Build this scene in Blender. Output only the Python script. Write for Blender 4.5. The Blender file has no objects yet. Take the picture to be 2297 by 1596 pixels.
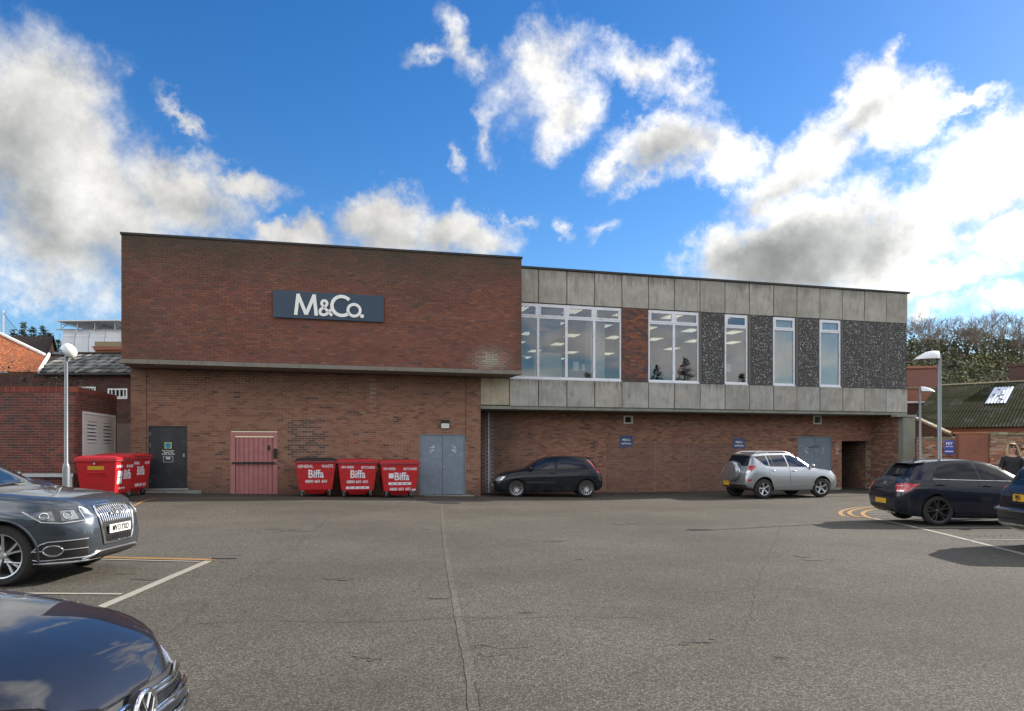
import bpy, bmesh, math, random
from mathutils import Vector, Matrix, noise as mnoise
from mathutils.bvhtree import BVHTree
R = math.radians
SC = bpy.context.scene
COL = SC.collection

# ---------------------------------------------------------------- camera
F, HCAM, CX, HY, PW, PH = 1650.0, 1.68, 1148.5, 1005.0, 2297.0, 1596.0
cam_d = bpy.data.cameras.new('camera')
cam_d.sensor_width = 36.0
cam_d.lens = F / PW * 36.0
cam_d.shift_y = (HY - PH / 2) / PW
cam_d.clip_start = 0.05
cam_d.clip_end = 3000
cam = bpy.data.objects.new('camera', cam_d)
cam.location = (0, 0, HCAM)
cam.rotation_euler = (R(90), 0, 0)
COL.objects.link(cam)
SC.camera = cam

# ---------------------------------------------------------------- light
SUN_AZ = math.atan2(0.905, 0.425)      # clockwise from +Y (away from the camera)
SUN_EL = R(29.0)
EXPOSURE = 0.95
SUN_STRENGTH = 3.9
SKY_STRENGTH = 0.090
SC.view_settings.view_transform = 'Standard'
SC.view_settings.look = 'None'
SC.view_settings.gamma = 1.0
SC.view_settings.use_curve_mapping = False
SC.view_settings.exposure = EXPOSURE
SC.render.film_transparent = False
SC.cycles.use_denoising = True
SC.cycles.max_bounces = 6
SC.cycles.diffuse_bounces = 3
SC.cycles.glossy_bounces = 4
SC.cycles.transparent_max_bounces = 12
SC.cycles.caustics_reflective = False
SC.cycles.caustics_refractive = False
SC.cycles.sample_clamp_indirect = 6.0

sun_d = bpy.data.lights.new('sun', 'SUN')
sun_d.energy = SUN_STRENGTH
sun_d.angle = R(0.5)
sun_d.color = (1.0, 0.93, 0.82)
sun = bpy.data.objects.new('sun', sun_d)
sdir = Vector((math.sin(SUN_AZ) * math.cos(SUN_EL), math.cos(SUN_AZ) * math.cos(SUN_EL), math.sin(SUN_EL)))
sun.rotation_euler = sdir.to_track_quat('Z', 'Y').to_euler()
sun.location = (40, 30, 40)
COL.objects.link(sun)


# ---------------------------------------------------------------- sky
class NT:
    """tiny node-tree helper"""
    def __init__(self, tree):
        self.t = tree

    def n(self, typ, **kw):
        nd = self.t.nodes.new(typ)
        for k, v in kw.items():
            if k.startswith('i_'):
                nd.inputs[k[2:].replace('_', ' ')].default_value = v
            else:
                setattr(nd, k, v)
        return nd

    def l(self, a, b):
        self.t.links.new(a, b)

    def put(self, sock, v):
        if hasattr(v, 'is_linked') or hasattr(v, 'links'):
            self.l(v, sock)
        else:
            sock.default_value = v

    def m(self, op, a, b=0.0, c=0.0, clamp=False):
        nd = self.t.nodes.new('ShaderNodeMath')
        nd.operation = op
        nd.use_clamp = clamp
        self.put(nd.inputs[0], a)
        self.put(nd.inputs[1], b)
        self.put(nd.inputs[2], c)
        return nd.outputs[0]

    def v(self, op, a, b=(0, 0, 0), c=(0, 0, 0)):
        nd = self.t.nodes.new('ShaderNodeVectorMath')
        nd.operation = op
        self.put(nd.inputs[0], a)
        self.put(nd.inputs[1], b)
        if op == 'MULTIPLY_ADD':
            self.put(nd.inputs[2], c)
        return nd.outputs['Value'] if op in ('LENGTH', 'DOT_PRODUCT', 'DISTANCE') else nd.outputs[0]

    def noise(self, vec, scale, detail=4.0, rough=0.55, dist=0.0, col=False, dim='3D'):
        nd = self.t.nodes.new('ShaderNodeTexNoise')
        nd.noise_dimensions = dim
        if vec is not None:
            self.l(vec, nd.inputs['Vector'])
        nd.inputs['Scale'].default_value = scale
        nd.inputs['Detail'].default_value = detail
        nd.inputs['Roughness'].default_value = rough
        nd.inputs['Distortion'].default_value = dist
        return nd.outputs['Color'] if col else nd.outputs[0]

    def ss(self, val, a, b, lo=0.0, hi=1.0):
        nd = self.t.nodes.new('ShaderNodeMapRange')
        nd.interpolation_type = 'SMOOTHSTEP'
        self.put(nd.inputs[0], val)
        nd.inputs[1].default_value = a
        nd.inputs[2].default_value = b
        nd.inputs[3].default_value = lo
        nd.inputs[4].default_value = hi
        return nd.outputs[0]

    def mix(self, fac, a, b, mode='MIX'):
        nd = self.t.nodes.new('ShaderNodeMix')
        nd.data_type = 'RGBA'
        nd.blend_type = mode
        self.put(nd.inputs[0], fac)
        self.put(nd.inputs[6], a)
        self.put(nd.inputs[7], b)
        return nd.outputs[2]


world = bpy.data.worlds.new('World')
SC.world = world
world.use_nodes = True
wt_ = world.node_tree
wt_.nodes.clear()
W = NT(wt_)
w_out = W.n('ShaderNodeOutputWorld')
w_bg = W.n('ShaderNodeBackground')
w_bg.inputs[1].default_value = 1.0
W.l(w_bg.outputs[0], w_out.inputs[0])
w_tc = W.n('ShaderNodeTexCoord')
wdir = w_tc.outputs['Generated']
sky = W.n('ShaderNodeTexSky')
sky.sky_type = 'NISHITA'
sky.sun_disc = False
sky.sun_elevation = SUN_EL
sky.sun_rotation = SUN_AZ
sky.air_density = 1.0
sky.dust_density = 0.35
sky.ozone_density = 3.0
hs = W.n('ShaderNodeHueSaturation')
hs.inputs['Saturation'].default_value = 1.34
hs.inputs['Hue'].default_value = 0.507
W.l(sky.outputs[0], hs.inputs['Color'])
skycol = W.v('SCALE', hs.outputs[0])
wt_.nodes[-1].inputs['Scale'].default_value = SKY_STRENGTH
sx = W.n('ShaderNodeSeparateXYZ')
W.l(wdir, sx.inputs[0])
az = W.m('ARCTAN2', sx.outputs[0], sx.outputs[1])
el = W.m('ARCSINE', sx.outputs[2])
qx = W.n('ShaderNodeCombineXYZ')
W.l(az, qx.inputs[0])
W.l(el, qx.inputs[1])
q = qx.outputs[0]
# domain warp, two octaves of it
n1 = W.noise(wdir, 7.0, 6.0, 0.62, col=True)
n2 = W.noise(wdir, 26.0, 7.0, 0.68, col=True)
o1 = W.v('SUBTRACT', n1, (0.5, 0.5, 0.5))
o2 = W.v('SUBTRACT', n2, (0.5, 0.5, 0.5))
qsoft = W.v('MULTIPLY_ADD', o1, (0.10, 0.10, 0), q)
qw = W.v('MULTIPLY_ADD', o1, (0.15, 0.15, 0), q)
qw = W.v('MULTIPLY_ADD', o2, (0.062, 0.062, 0), qw)


def aze(x, y):
    a = math.atan2(x - CX, F)
    e = math.atan2(HY - y, math.hypot(F, x - CX))
    return a, e


def blob_field(blobs, qv):
    acc = None
    for (x, y, rx, ry, rot, wgt) in blobs:
        a, e = aze(x, y)
        k = 1.0 / math.hypot(F, x - CX)
        ka = F / (F * F + (x - CX) ** 2)
        mp = W.n('ShaderNodeMapping', vector_type='TEXTURE')
        mp.inputs['Location'].default_value = (a, e, 0)
        mp.inputs['Rotation'].default_value = (0, 0, R(rot))
        mp.inputs['Scale'].default_value = (rx * ka, ry * k, 1)
        W.l(qv, mp.inputs['Vector'])
        ln = W.v('LENGTH', mp.outputs[0])
        d = W.m('MULTIPLY_ADD', ln, -wgt, wgt)
        if acc is None:
            acc = d
        else:
            nd = W.n('ShaderNodeMath', operation='SMOOTH_MAX')
            W.l(acc, nd.inputs[0])
            W.l(d, nd.inputs[1])
            nd.inputs[2].default_value = 0.25
            acc = nd.outputs[0]
    return acc


# clouds in view: centre x, y, radii, tilt, weight (picture units of 2297 px)
CL = [
    (60, 300, 250, 270, 0, 1.3), (190, 430, 260, 210, -20, 1.3), (400, 420, 210, 95, -18, 1.1), (120, 560, 260, 120, 0, 1.0),
    (560, 410, 110, 48, -10, 0.8), (340, 560, 170, 80, 0, 0.9), (60, 650, 170, 50, 0, 0.55), (240, 640, 90, 60, 20, 0.5),
    (420, 255, 85, 20, -35, 0.45), (30, 120, 90, 60, 0, 0.6),
    (850, 520, 150, 78, 0, 1.2), (1020, 545, 140, 78, -8, 1.2), (650, 545, 130, 52, 0, 1.1), (580, 520, 60, 26, 0, 0.8), (1140, 505, 50, 16, 10, 0.45),
    (1015, 95, 42, 90, 15, 0.62), (960, 150, 85, 26, 10, 0.5), (1060, 160, 60, 32, -20, 0.5),
    (1230, 150, 90, 110, 0, 0.85), (1260, 250, 80, 80, 0, 0.8), (1420, 140, 130, 60, -15, 0.8), (1540, 190, 85, 46, -20, 0.7),
    (1120, 290, 36, 56, -25, 0.5), (1028, 335, 26, 42, 20, 0.5), (1160, 215, 50, 60, 0, 0.35),
    (1480, 320, 150, 85, 10, 1.2), (1370, 380, 95, 40, 40, 0.8), (1620, 350, 120, 75, -5, 1.2), (1440, 400, 90, 30, 35, 0.5),
    (1780, 390, 190, 110, 30, 1.3), (1960, 260, 140, 120, 10, 1.4), (2060, 240, 110, 80, 0, 1.2), (1985, 160, 42, 55, 20, 0.75),
    (2170, 240, 120, 32, 12, 0.9), (1800, 560, 260, 120, 12, 1.5), (1640, 600, 130, 90, 20, 1.2), (2000, 560, 200, 130, 10, 1.4),
    (2210, 400, 190, 130, 22, 1.4), (2260, 330, 140, 90, 20, 1.3), (2130, 640, 160, 50, 8, 1.1), (2260, 540, 140, 60, 15, 1.2),
    (1255, 527, 30, 24, 0, 0.6), (1350, 540, 44, 18, 10, 0.35), (2240, 690, 140, 38, 12, 1.0), (2070, 712, 60, 30, 0, 0.8),
]
DK = [(30, 370, 200, 260, 0, 0.75), (160, 560, 240, 110, 0, 0.55), (1780, 590, 260, 85, 8, 1.3), (1480, 345, 110, 50, 25, 0.6), (1740, 440, 130, 36, 18, 0.4), (1960, 560, 120, 70, 15, 0.8),
      (1900, 300, 90, 32, 25, 0.45), (900, 555, 190, 34, -5, 0.45), (400, 460, 170, 42, -12, 0.5)]
field = blob_field(CL, qw)
dark = blob_field(DK, qsoft)
fine = W.noise(wdir, 17.0, 8.0, 0.64)
lift = W.v('ADD', wdir, tuple(sdir * 0.035))
fine_l = W.noise(lift, 17.0, 5.0, 0.6)
relief = W.m('SUBTRACT', fine, fine_l)
dens_v = W.m('ADD', field, W.m('MULTIPLY_ADD', fine, 1.05, -0.56))
# the rest of the sky: broken cumulus out of view, widened and brightened for fill
zp = W.m('ADD', W.m('MAXIMUM', sx.outputs[2], 0.0), 0.16)
pl = W.v('DIVIDE', wdir, (1, 1, 1))
cz = W.n('ShaderNodeCombineXYZ')
W.l(zp, cz.inputs[0]); W.l(zp, cz.inputs[1]); W.l(zp, cz.inputs[2])
W.l(cz.outputs[0], wt_.nodes[-2].inputs[1])
gen = W.noise(pl, 1.25, 9.0, 0.58)
dens_g = W.m('MULTIPLY_ADD', gen, 5.0, -2.12)
inview = W.m('MULTIPLY', W.ss(W.m('ABSOLUTE', az), 0.66, 0.84, 1, 0), W.ss(el, 0.58, 0.72, 1, 0))
dens = W.m('ADD', W.m('MULTIPLY', dens_v, inview), W.m('MULTIPLY', dens_g, W.m('SUBTRACT', 1.0, inview)))
cover = W.ss(dens, -0.14, 0.74)
# thick cloud is grey, thin rims and whatever lies towards the sun are bright
sun_dot = W.v('DOT_PRODUCT', wdir, tuple(sdir))
toward = W.ss(sun_dot, 0.25, 0.92)
puff = W.noise(wdir, 9.0, 7.0, 0.6)
thick_v = W.m('ADD', W.ss(dark, -0.35, 0.85), W.m('MULTIPLY_ADD', puff, 0.9, -0.5))
thick_g = W.m('MULTIPLY_ADD', dens_g, 0.25, -0.15)
thick = W.m('ADD', W.m('MULTIPLY', thick_v, inview), W.m('MULTIPLY', thick_g, W.m('SUBTRACT', 1.0, inview)), clamp=True)
EV = 2.0 ** EXPOSURE
CLW = 0.72 / EV
bright = W.m('MULTIPLY_ADD', toward, 0.62 / EV, CLW)
greyv = W.m('MULTIPLY_ADD', toward, -0.04 / EV, 0.44 / EV)
anti = W.ss(sun_dot, -0.9, 0.3, 1, 0)
bright = W.m('MULTIPLY_ADD', anti, 1.9 / EV, bright)
bright = W.m('MULTIPLY', bright, W.m('MULTIPLY_ADD', inview, -0.45, 1.45))  # clouds outside the view made brighter to add fill light
lum = W.m('ADD', W.m('MULTIPLY', bright, W.m('SUBTRACT', 1.0, thick)), W.m('MULTIPLY', greyv, thick))
lum = W.m('MULTIPLY', lum, W.m('MULTIPLY_ADD', relief, 0.95, 1.0))
ccol = W.mix(thick, (1.0, 0.985, 0.95, 1), (0.97, 1.0, 0.99, 1))
cl = W.v('SCALE', ccol)
W.l(lum, wt_.nodes[-1].inputs['Scale'])
final_sky = W.mix(cover, skycol, cl)
W.l(final_sky, w_bg.inputs[0])
try:
    world.cycles.sampling_method = 'MANUAL'
    world.cycles.sample_map_resolution = 512
except Exception:
    pass

# ---------------------------------------------------------------- picture <-> place
TH = math.atan(0.2844)                      # the shop front runs away to the right
CT, ST = math.cos(TH), math.sin(TH)


def ux(x):
    return (x - CX) / F


def sstep(a, b, v):
    k = min(1.0, max(0.0, (v - a) / (b - a)))
    return k * k * (3 - 2 * k)


GK = [(-60, .30), (-14, .30), (-11, .26), (-8.5, .155), (-2.3, -.01), (3.75, -.11), (15, -.15), (60, -.15)]


def gz(X, Y):
    """height of the car park surface: it falls gently from left to right along the shop"""
    for (a, za), (b, zb) in zip(GK, GK[1:]):
        if X <= b:
            k = max(0.0, (X - a) / (b - a))
            z = za + (zb - za) * k
            break
    else:
        z = -.15
    return z * sstep(14, 23, Y) * (1 - sstep(60, 90, Y))


def G(x, y):
    """ground point seen at picture position x, y"""
    z = 0.0
    for _ in range(12):
        Y = F * (HCAM - z) / (y - HY)
        z = gz(ux(x) * Y, Y)
    return Vector((ux(x) * Y, Y, z))


def P(x, y, Y):
    return Vector((ux(x) * Y, Y, HCAM + (HY - y) / F * Y))


def on_ground(x, Y):
    X = ux(x) * Y
    return Vector((X, Y, gz(X, Y)))


def ft(x, d):
    Y = d / (CT - ST * ux(x))
    return ux(x) * Y * CT + Y * ST


def fz(x, y, d):
    Y = d / (CT - ST * ux(x))
    return HCAM + (HY - y) / F * Y


def fw(t, d, z=0.0):
    return Vector((t * CT - d * ST, t * ST + d * CT, z))


# ---------------------------------------------------------------- mesh helpers
class MB:
    def __init__(self):
        self.v, self.f, self.mi, self.col = [], [], [], []
        self.c = None

    def add(self, vs, fs, mi=0):
        o = len(self.v)
        self.v.extend([tuple(p) for p in vs])
        for f in fs:
            self.f.append(tuple(i + o for i in f))
            self.mi.append(mi)
            self.col.append(self.c)
        return self

    def box(self, x0, x1, y0, y1, z0, z1, mi=0, skip=''):
        vs = [(x0, y0, z0), (x1, y0, z0), (x1, y1, z0), (x0, y1, z0), (x0, y0, z1), (x1, y0, z1), (x1, y1, z1), (x0, y1, z1)]
        fs = {'b': (0, 3, 2, 1), 't': (4, 5, 6, 7), 'f': (0, 1, 5, 4), 'k': (2, 3, 7, 6), 'l': (3, 0, 4, 7), 'r': (1, 2, 6, 5)}
        return self.add(vs, [f for k, f in fs.items() if k not in skip], mi)

    def bbox(self, x0, x1, y0, y1, z0, z1, b=0.01, mi=0):
        """box with chamfered vertical and horizontal edges"""
        bm = bmesh.new()
        m = Matrix.Translation(((x0 + x1) / 2, (y0 + y1) / 2, (z0 + z1) / 2)) @ Matrix.Diagonal((x1 - x0, y1 - y0, z1 - z0, 1))
        bmesh.ops.create_cube(bm, size=1.0, matrix=m)
        bmesh.ops.bevel(bm, geom=bm.edges[:], offset=b, segments=2, profile=0.5, affect='EDGES')
        return self.addbm(bm, mi)

    def addbm(self, bm, mi=0):
        bm.verts.ensure_lookup_table()
        bm.verts.index_update()
        self.add([v.co[:] for v in bm.verts], [[v.index for v in f.verts] for f in bm.faces], mi)
        bm.free()
        return self

    def prism(self, poly, a0, a1, axis='y', mi=0):
        """extrude a 2-D outline along an axis (counter-clockwise outline)"""
        n = len(poly)

        def mk(p, a):
            if axis == 'y':
                return (p[0], a, p[1])
            if axis == 'x':
                return (a, p[0], p[1])
            return (p[0], p[1], a)
        vs = [mk(p, a0) for p in poly] + [mk(p, a1) for p in poly]
        fs = [tuple(range(n)), tuple(range(2 * n - 1, n - 1, -1))]
        for i in range(n):
            j = (i + 1) % n
            fs.append((j, i, i + n, j + n))
        return self.add(vs, fs, mi)

    def tube(self, pts, rad, n=8, mi=0, cap=True, up=None):
        pts = [Vector(p) for p in pts]
        m = len(pts)
        if not hasattr(rad, '__len__'):
            rad = [rad] * m
        o = []
        ref = None
        for i, p in enumerate(pts):
            t = (pts[min(i + 1, m - 1)] - pts[max(i - 1, 0)])
            if t.length < 1e-9:
                t = Vector((0, 0, 1))
            t.normalize()
            if ref is None:
                ref = Vector(up) if up else (Vector((0, 0, 1)) if abs(t.z) < .9 else Vector((1, 0, 0)))
            a = t.cross(ref)
            if a.length < 1e-5:
                a = t.cross(Vector((0.3, 1, 0.2)))
            a.normalize()
            b = a.cross(t)
            ref = b
            for k in range(n):
                an = 2 * math.pi * k / n
                o.append(p + (a * math.cos(an) + b * math.sin(an)) * rad[i])
        fs = []
        for i in range(m - 1):
            for k in range(n):
                k2 = (k + 1) % n
                fs.append((i * n + k2, i * n + k, (i + 1) * n + k, (i + 1) * n + k2))
        if cap:
            fs.append(tuple(range(n)))
            fs.append(tuple(range((m - 1) * n + n - 1, (m - 1) * n - 1, -1)))
        return self.add(o, fs, mi)

    def bar(self, a, b, w, h, mi=0):
        """rectangular bar from a to b"""
        return self.ribbon([a, b], w, h, mi)

    def ribbon(self, pts, w, h, mi=0, up=(0, 0, 1)):
        pts = [Vector(p) for p in pts]
        m = len(pts)
        o = []
        for i, p in enumerate(pts):
            t = (pts[min(i + 1, m - 1)] - pts[max(i - 1, 0)]).normalized()
            u = Vector(up)
            if abs(t.dot(u)) > .99:
                u = Vector((1, 0, 0))
            a = t.cross(u).normalized()
            b = a.cross(t).normalized()
            for (sa, sb) in ((-1, -1), (1, -1), (1, 1), (-1, 1)):
                o.append(p + a * (w / 2 * sa) + b * (h / 2 * sb))
        fs = [(3, 2, 1, 0)]
        for i in range(m - 1):
            for k in range(4):
                k2 = (k + 1) % 4
                fs.append((i * 4 + k, i * 4 + k2, (i + 1) * 4 + k2, (i + 1) * 4 + k))
        q_ = (m - 1) * 4
        fs.append((q_, q_ + 1, q_ + 2, q_ + 3))
        return self.add(o, fs, mi)

    def lathe(self, prof, n=24, axis='z', c=(0, 0, 0), mi=0, cap=True):
        """profile of (r, h) around an axis"""
        o, fs = [], []
        for (r, h) in prof:
            for k in range(n):
                an = 2 * math.pi * k / n
                a, b = r * math.cos(an), r * math.sin(an)
                p = (a, b, h) if axis == 'z' else ((a, h, b) if axis == 'y' else (h, a, b))
                o.append((p[0] + c[0], p[1] + c[1], p[2] + c[2]))
        m = len(prof)
        for i in range(m - 1):
            for k in range(n):
                k2 = (k + 1) % n
                f = (i * n + k, i * n + k2, (i + 1) * n + k2, (i + 1) * n + k)
                fs.append(f if axis != 'y' else f[::-1])
        if cap and prof[0][0] > 1e-6:
            fs.append(tuple(range(n - 1, -1, -1)))
        if cap and prof[-1][0] > 1e-6:
            fs.append(tuple(range((m - 1) * n, m * n)))
        return self.add(o, fs, mi)

    def xform(self, M, start=0):
        for i in range(start, len(self.v)):
            self.v[i] = tuple(M @ Vector(self.v[i]))
        return self

    def mesh(self, name, mats, smooth=None):
        me = bpy.data.meshes.new(name)
        me.from_pydata(self.v, [], self.f)
        if not isinstance(mats, (list, tuple)):
            mats = [mats]
        for m_ in mats:
            me.materials.append(m_)
        if len(mats) > 1:
            me.polygons.foreach_set('material_index', self.mi)
        if any(c is not None for c in self.col):
            at = me.color_attributes.new('bc', 'FLOAT_COLOR', 'CORNER')
            buf = []
            for f, c in zip(self.f, self.col):
                c = c or (1, 1, 1)
                buf.extend((c[0], c[1], c[2], 1.0) * len(f))
            at.data.foreach_set('color', buf)
        if smooth is not None:
            smooth_mesh(me, smooth)
        me.update()
        return me

    def build(self, name, mats, parent=None, smooth=None, loc=None, rot=None, kind=None):
        o = bpy.data.objects.new(name, self.mesh(name, mats, smooth))
        COL.objects.link(o)
        if parent is not None:
            o.parent = parent
        if loc is not None:
            o.location = loc
        if rot is not None:
            o.rotation_euler = rot
        if kind:
            o['kind'] = kind
        return o


def smooth_mesh(me, ang):
    me.polygons.foreach_set('use_smooth', [True] * len(me.polygons))
    me.set_sharp_from_angle(angle=R(ang))


def tag(o, label=None, cat=None, group=None, kind=None):
    if label:
        o['label'] = label
    if cat:
        o['category'] = cat
    if group:
        o['group'] = group
    if kind:
        o['kind'] = kind
    return o


def thing(name, label, cat, loc=(0, 0, 0), rz=0.0, group=None):
    o = bpy.data.objects.new(name, None)
    o.empty_display_size = 0.2
    COL.objects.link(o)
    o.location = loc
    o.rotation_euler = (0, 0, rz)
    return tag(o, label, cat, group)


def copy_tree(o, parent=None):
    c = o.copy()
    COL.objects.link(c)
    if parent is not None:
        c.parent = parent
    for ch in list(o.children):
        copy_tree(ch, c)
    return c


def text_mb(s, size, bold=0.0, depth=0.004, sx=1.0, align='CENTER', mi=0, gap=1.0):
    """flat lettering in the x-z plane facing -y, centred on the origin"""
    cu = bpy.data.curves.new('lettering', 'FONT')
    cu.body = s
    cu.size = size
    cu.offset = bold
    cu.extrude = depth / 2
    cu.align_x = align
    cu.align_y = 'CENTER'
    cu.space_character = gap
    cu.resolution_u = 3
    ob = bpy.data.objects.new('lettering', cu)
    COL.objects.link(ob)
    dg = bpy.context.evaluated_depsgraph_get()
    me = bpy.data.meshes.new_from_object(ob.evaluated_get(dg))
    mb = MB()
    mb.add([(v.co.x * sx, -v.co.z, v.co.y) for v in me.vertices], [tuple(p.vertices) for p in me.polygons], mi)
    bpy.data.objects.remove(ob)
    bpy.data.curves.remove(cu)
    bpy.data.meshes.remove(me)
    return mb


def merge(mb, other, M=None):
    o = len(mb.v)
    mb.v.extend(other.v)
    for f, mi, c in zip(other.f, other.mi, other.col):
        mb.f.append(tuple(i + o for i in f))
        mb.mi.append(mi)
        mb.col.append(c if c is not None else mb.c)
    if M is not None:
        mb.xform(M, o)
    return mb


def stroke(mb, pts, w, y0, y1, closed=False, mi=0, scale=(1, 1), off=(0, 0)):
    """a flat stroke of even width along a 2-D path, standing in the x-z plane"""
    pts = [Vector((p[0] * scale[0] + off[0], p[1] * scale[1] + off[1])) for p in pts]
    n = len(pts)
    L, Rr = [], []
    for i in range(n):
        if closed:
            a, b = pts[i - 1], pts[(i + 1) % n]
            ta, tb = (pts[i] - a).normalized(), (b - pts[i]).normalized()
        else:
            ta = (pts[i] - pts[i - 1]).normalized() if i > 0 else (pts[1] - pts[0]).normalized()
            tb = (pts[i + 1] - pts[i]).normalized() if i < n - 1 else ta
        na, nb = Vector((-ta.y, ta.x)), Vector((-tb.y, tb.x))
        nn = (na + nb)
        nn = nn / max(0.35, nn.length_squared / 2) if nn.length > 1e-6 else na
        L.append(pts[i] + nn * (w / 2))
        Rr.append(pts[i] - nn * (w / 2))
    vs = []
    for p in L + Rr:
        vs.append((p.x, y0, p.y))
    for p in L + Rr:
        vs.append((p.x, y1, p.y))
    m = 2 * n
    fs = []
    rng = range(n) if closed else range(n - 1)
    for i in rng:
        j = (i + 1) % n
        fs.append((i, n + i, n + j, j))
        fs.append((m + i, m + j, m + n + j, m + n + i))
        fs.append((i, j, m + j, m + i))
        fs.append((n + j, n + i, m + n + i, m + n + j))
    if not closed:
        fs.append((0, m, m + n, n))
        fs.append((n - 1, 2 * n - 1, m + 2 * n - 1, m + n - 1))
    return mb.add(vs, fs, mi)


def arc(cx, cy, rx, ry, a0, a1, n=20):
    return [(cx + rx * math.cos(R(a0 + (a1 - a0) * i / n)), cy + ry * math.sin(R(a0 + (a1 - a0) * i / n))) for i in range(n + 1)]


# ---------------------------------------------------------------- materials
MATS = {}


def new_mat(name):
    m = bpy.data.materials.new(name)
    m.use_nodes = True
    t = m.node_tree
    t.nodes.clear()
    k = NT(t)
    out = k.n('ShaderNodeOutputMaterial')
    b = k.n('ShaderNodeBsdfPrincipled')
    k.l(b.outputs[0], out.inputs[0])
    MATS[name] = m
    return m, k, b


def simple(name, col, rough=0.6, metal=0.0, var=0.12, vscale=6.0, bump=0.0, bscale=60.0, coat=0.0, spec=0.5, emit=None, dirt=None):
    m, k, b = new_mat(name)
    tc = k.n('ShaderNodeTexCoord')
    n_ = k.noise(tc.outputs['Object'], vscale, 5.0, 0.6)
    f = k.m('MULTIPLY_ADD', n_, 2 * var, 1 - var)
    c = k.v('SCALE', tuple(col[:3]))
    k.l(f, k.t.nodes[-1].inputs['Scale'])
    if dirt:
        dn = k.noise(tc.outputs['Object'], dirt[1], 6.0, 0.65)
        c = k.mix(k.ss(dn, 0.48, 0.72, 0, dirt[2]), c, (*dirt[0], 1))
    k.l(c, b.inputs['Base Color'])
    b.inputs['Roughness'].default_value = rough
    b.inputs['Metallic'].default_value = metal
    b.inputs['Specular IOR Level'].default_value = spec
    if coat:
        b.inputs['Coat Weight'].default_value = coat
        b.inputs['Coat Roughness'].default_value = 0.03
    if bump:
        bn = k.n('ShaderNodeBump')
        bn.inputs['Strength'].default_value = bump
        bn.inputs['Distance'].default_value = 0.01
        k.l(k.noise(tc.outputs['Object'], bscale, 4.0, 0.6), bn.inputs['Height'])
        k.l(bn.outputs[0], b.inputs['Normal'])
    if emit:
        b.inputs['Emission Color'].default_value = (*emit[0], 1)
        b.inputs['Emission Strength'].default_value = emit[1]
    return m


def brick_mat(name, from_object, rough=0.88):
    m, k, b = new_mat(name)
    tc = k.n('ShaderNodeTexCoord')
    geo = k.n('ShaderNodeNewGeometry')
    if from_object:
        src = k.n('ShaderNodeObjectInfo').outputs['Color']
    else:
        at = k.n('ShaderNodeAttribute')
        at.attribute_name = 'bc'
        src = at.outputs['Color']
    n_ = k.noise(geo.outputs['Position'], 22.0, 5.0, 0.65)
    f = k.m('MULTIPLY_ADD', n_, 0.7, 0.65)
    c = k.v('SCALE', src)
    k.l(f, k.t.nodes[-1].inputs['Scale'])
    k.l(c, b.inputs['Base Color'])
    b.inputs['Roughness'].default_value = rough
    b.inputs['Specular IOR Level'].default_value = 0.25
    return m


def mortar_mat(name, a, bcol):
    m, k, b = new_mat(name)
    geo = k.n('ShaderNodeNewGeometry')
    n_ = k.noise(geo.outputs['Position'], 0.9, 6.0, 0.65)
    c = k.mix(k.ss(n_, 0.38, 0.66), (*a, 1), (*bcol, 1))
    k.l(c, b.inputs['Base Color'])
    b.inputs['Roughness'].default_value = 0.95
    return m


def concrete_mat(name, base, stain, amt, dark_amt=0.6):
    """weathered precast concrete: soft mottling, vertical run-off streaks, each panel different"""
    m, k, b = new_mat(name)
    tc = k.n('ShaderNodeTexCoord')
    oi = k.n('ShaderNodeObjectInfo')
    off = k.v('SCALE', (37.0, 11.0, 53.0))
    k.l(oi.outputs['Random'], k.t.nodes[-1].inputs['Scale'])
    p = k.v('ADD', tc.outputs['Object'], off)
    mott = k.noise(p, 2.2, 8.0, 0.68)
    streak = k.noise(k.v('MULTIPLY', p, (8.5, 8.5, 1.5)), 1.0, 7.0, 0.68)
    blot = k.noise(k.v('MULTIPLY', p, (3.0, 3.0, 1.1)), 1.0, 6.0, 0.7)
    c = k.mix(k.ss(mott, 0.32, 0.7), (*[v * 0.82 for v in base], 1), (*[min(1, v * 1.1) for v in base], 1))
    sf = k.m('MULTIPLY', k.ss(streak, 0.45, 0.75), k.ss(blot, 0.4, 0.7, 0.25, 1.0))
    c = k.mix(k.m('MULTIPLY', sf, amt), c, (*stain, 1))
    # run-off that starts at the top edge and dies out downwards, in ragged tongues
    spz = k.n('ShaderNodeSeparateXYZ')
    k.l(tc.outputs['Object'], spz.inputs[0])
    tong = k.noise(k.v('MULTIPLY', p, (7.0, 7.0, .6)), 1.0, 5.0, 0.65)
    reach_ = k.m('MULTIPLY_ADD', tong, 1.5, -0.62)
    run = k.ss(k.m('ADD', spz.outputs[2], reach_), 0.35, 0.75, 0, .75)
    c = k.mix(k.m('MULTIPLY', run, oi.outputs['Random']), c, (*stain, 1))
    speck = k.noise(p, 95.0, 2.0, 0.5)
    c = k.mix(k.ss(speck, 0.66, 0.74, 0, dark_amt), c, (*[v * 0.5 for v in base], 1))
    tone = k.m('MULTIPLY_ADD', oi.outputs['Random'], 0.22, 0.89)
    c = k.v('SCALE', c)
    k.l(tone, k.t.nodes[-1].inputs['Scale'])
    k.l(c, b.inputs['Base Color'])
    b.inputs['Roughness'].default_value = 0.9
    bn = k.n('ShaderNodeBump')
    bn.inputs['Strength'].default_value = 0.25
    bn.inputs['Distance'].default_value = 0.008
    k.l(k.noise(p, 40.0, 4.0, 0.6), bn.inputs['Height'])
    k.l(bn.outputs[0], b.inputs['Normal'])
    return m


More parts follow.
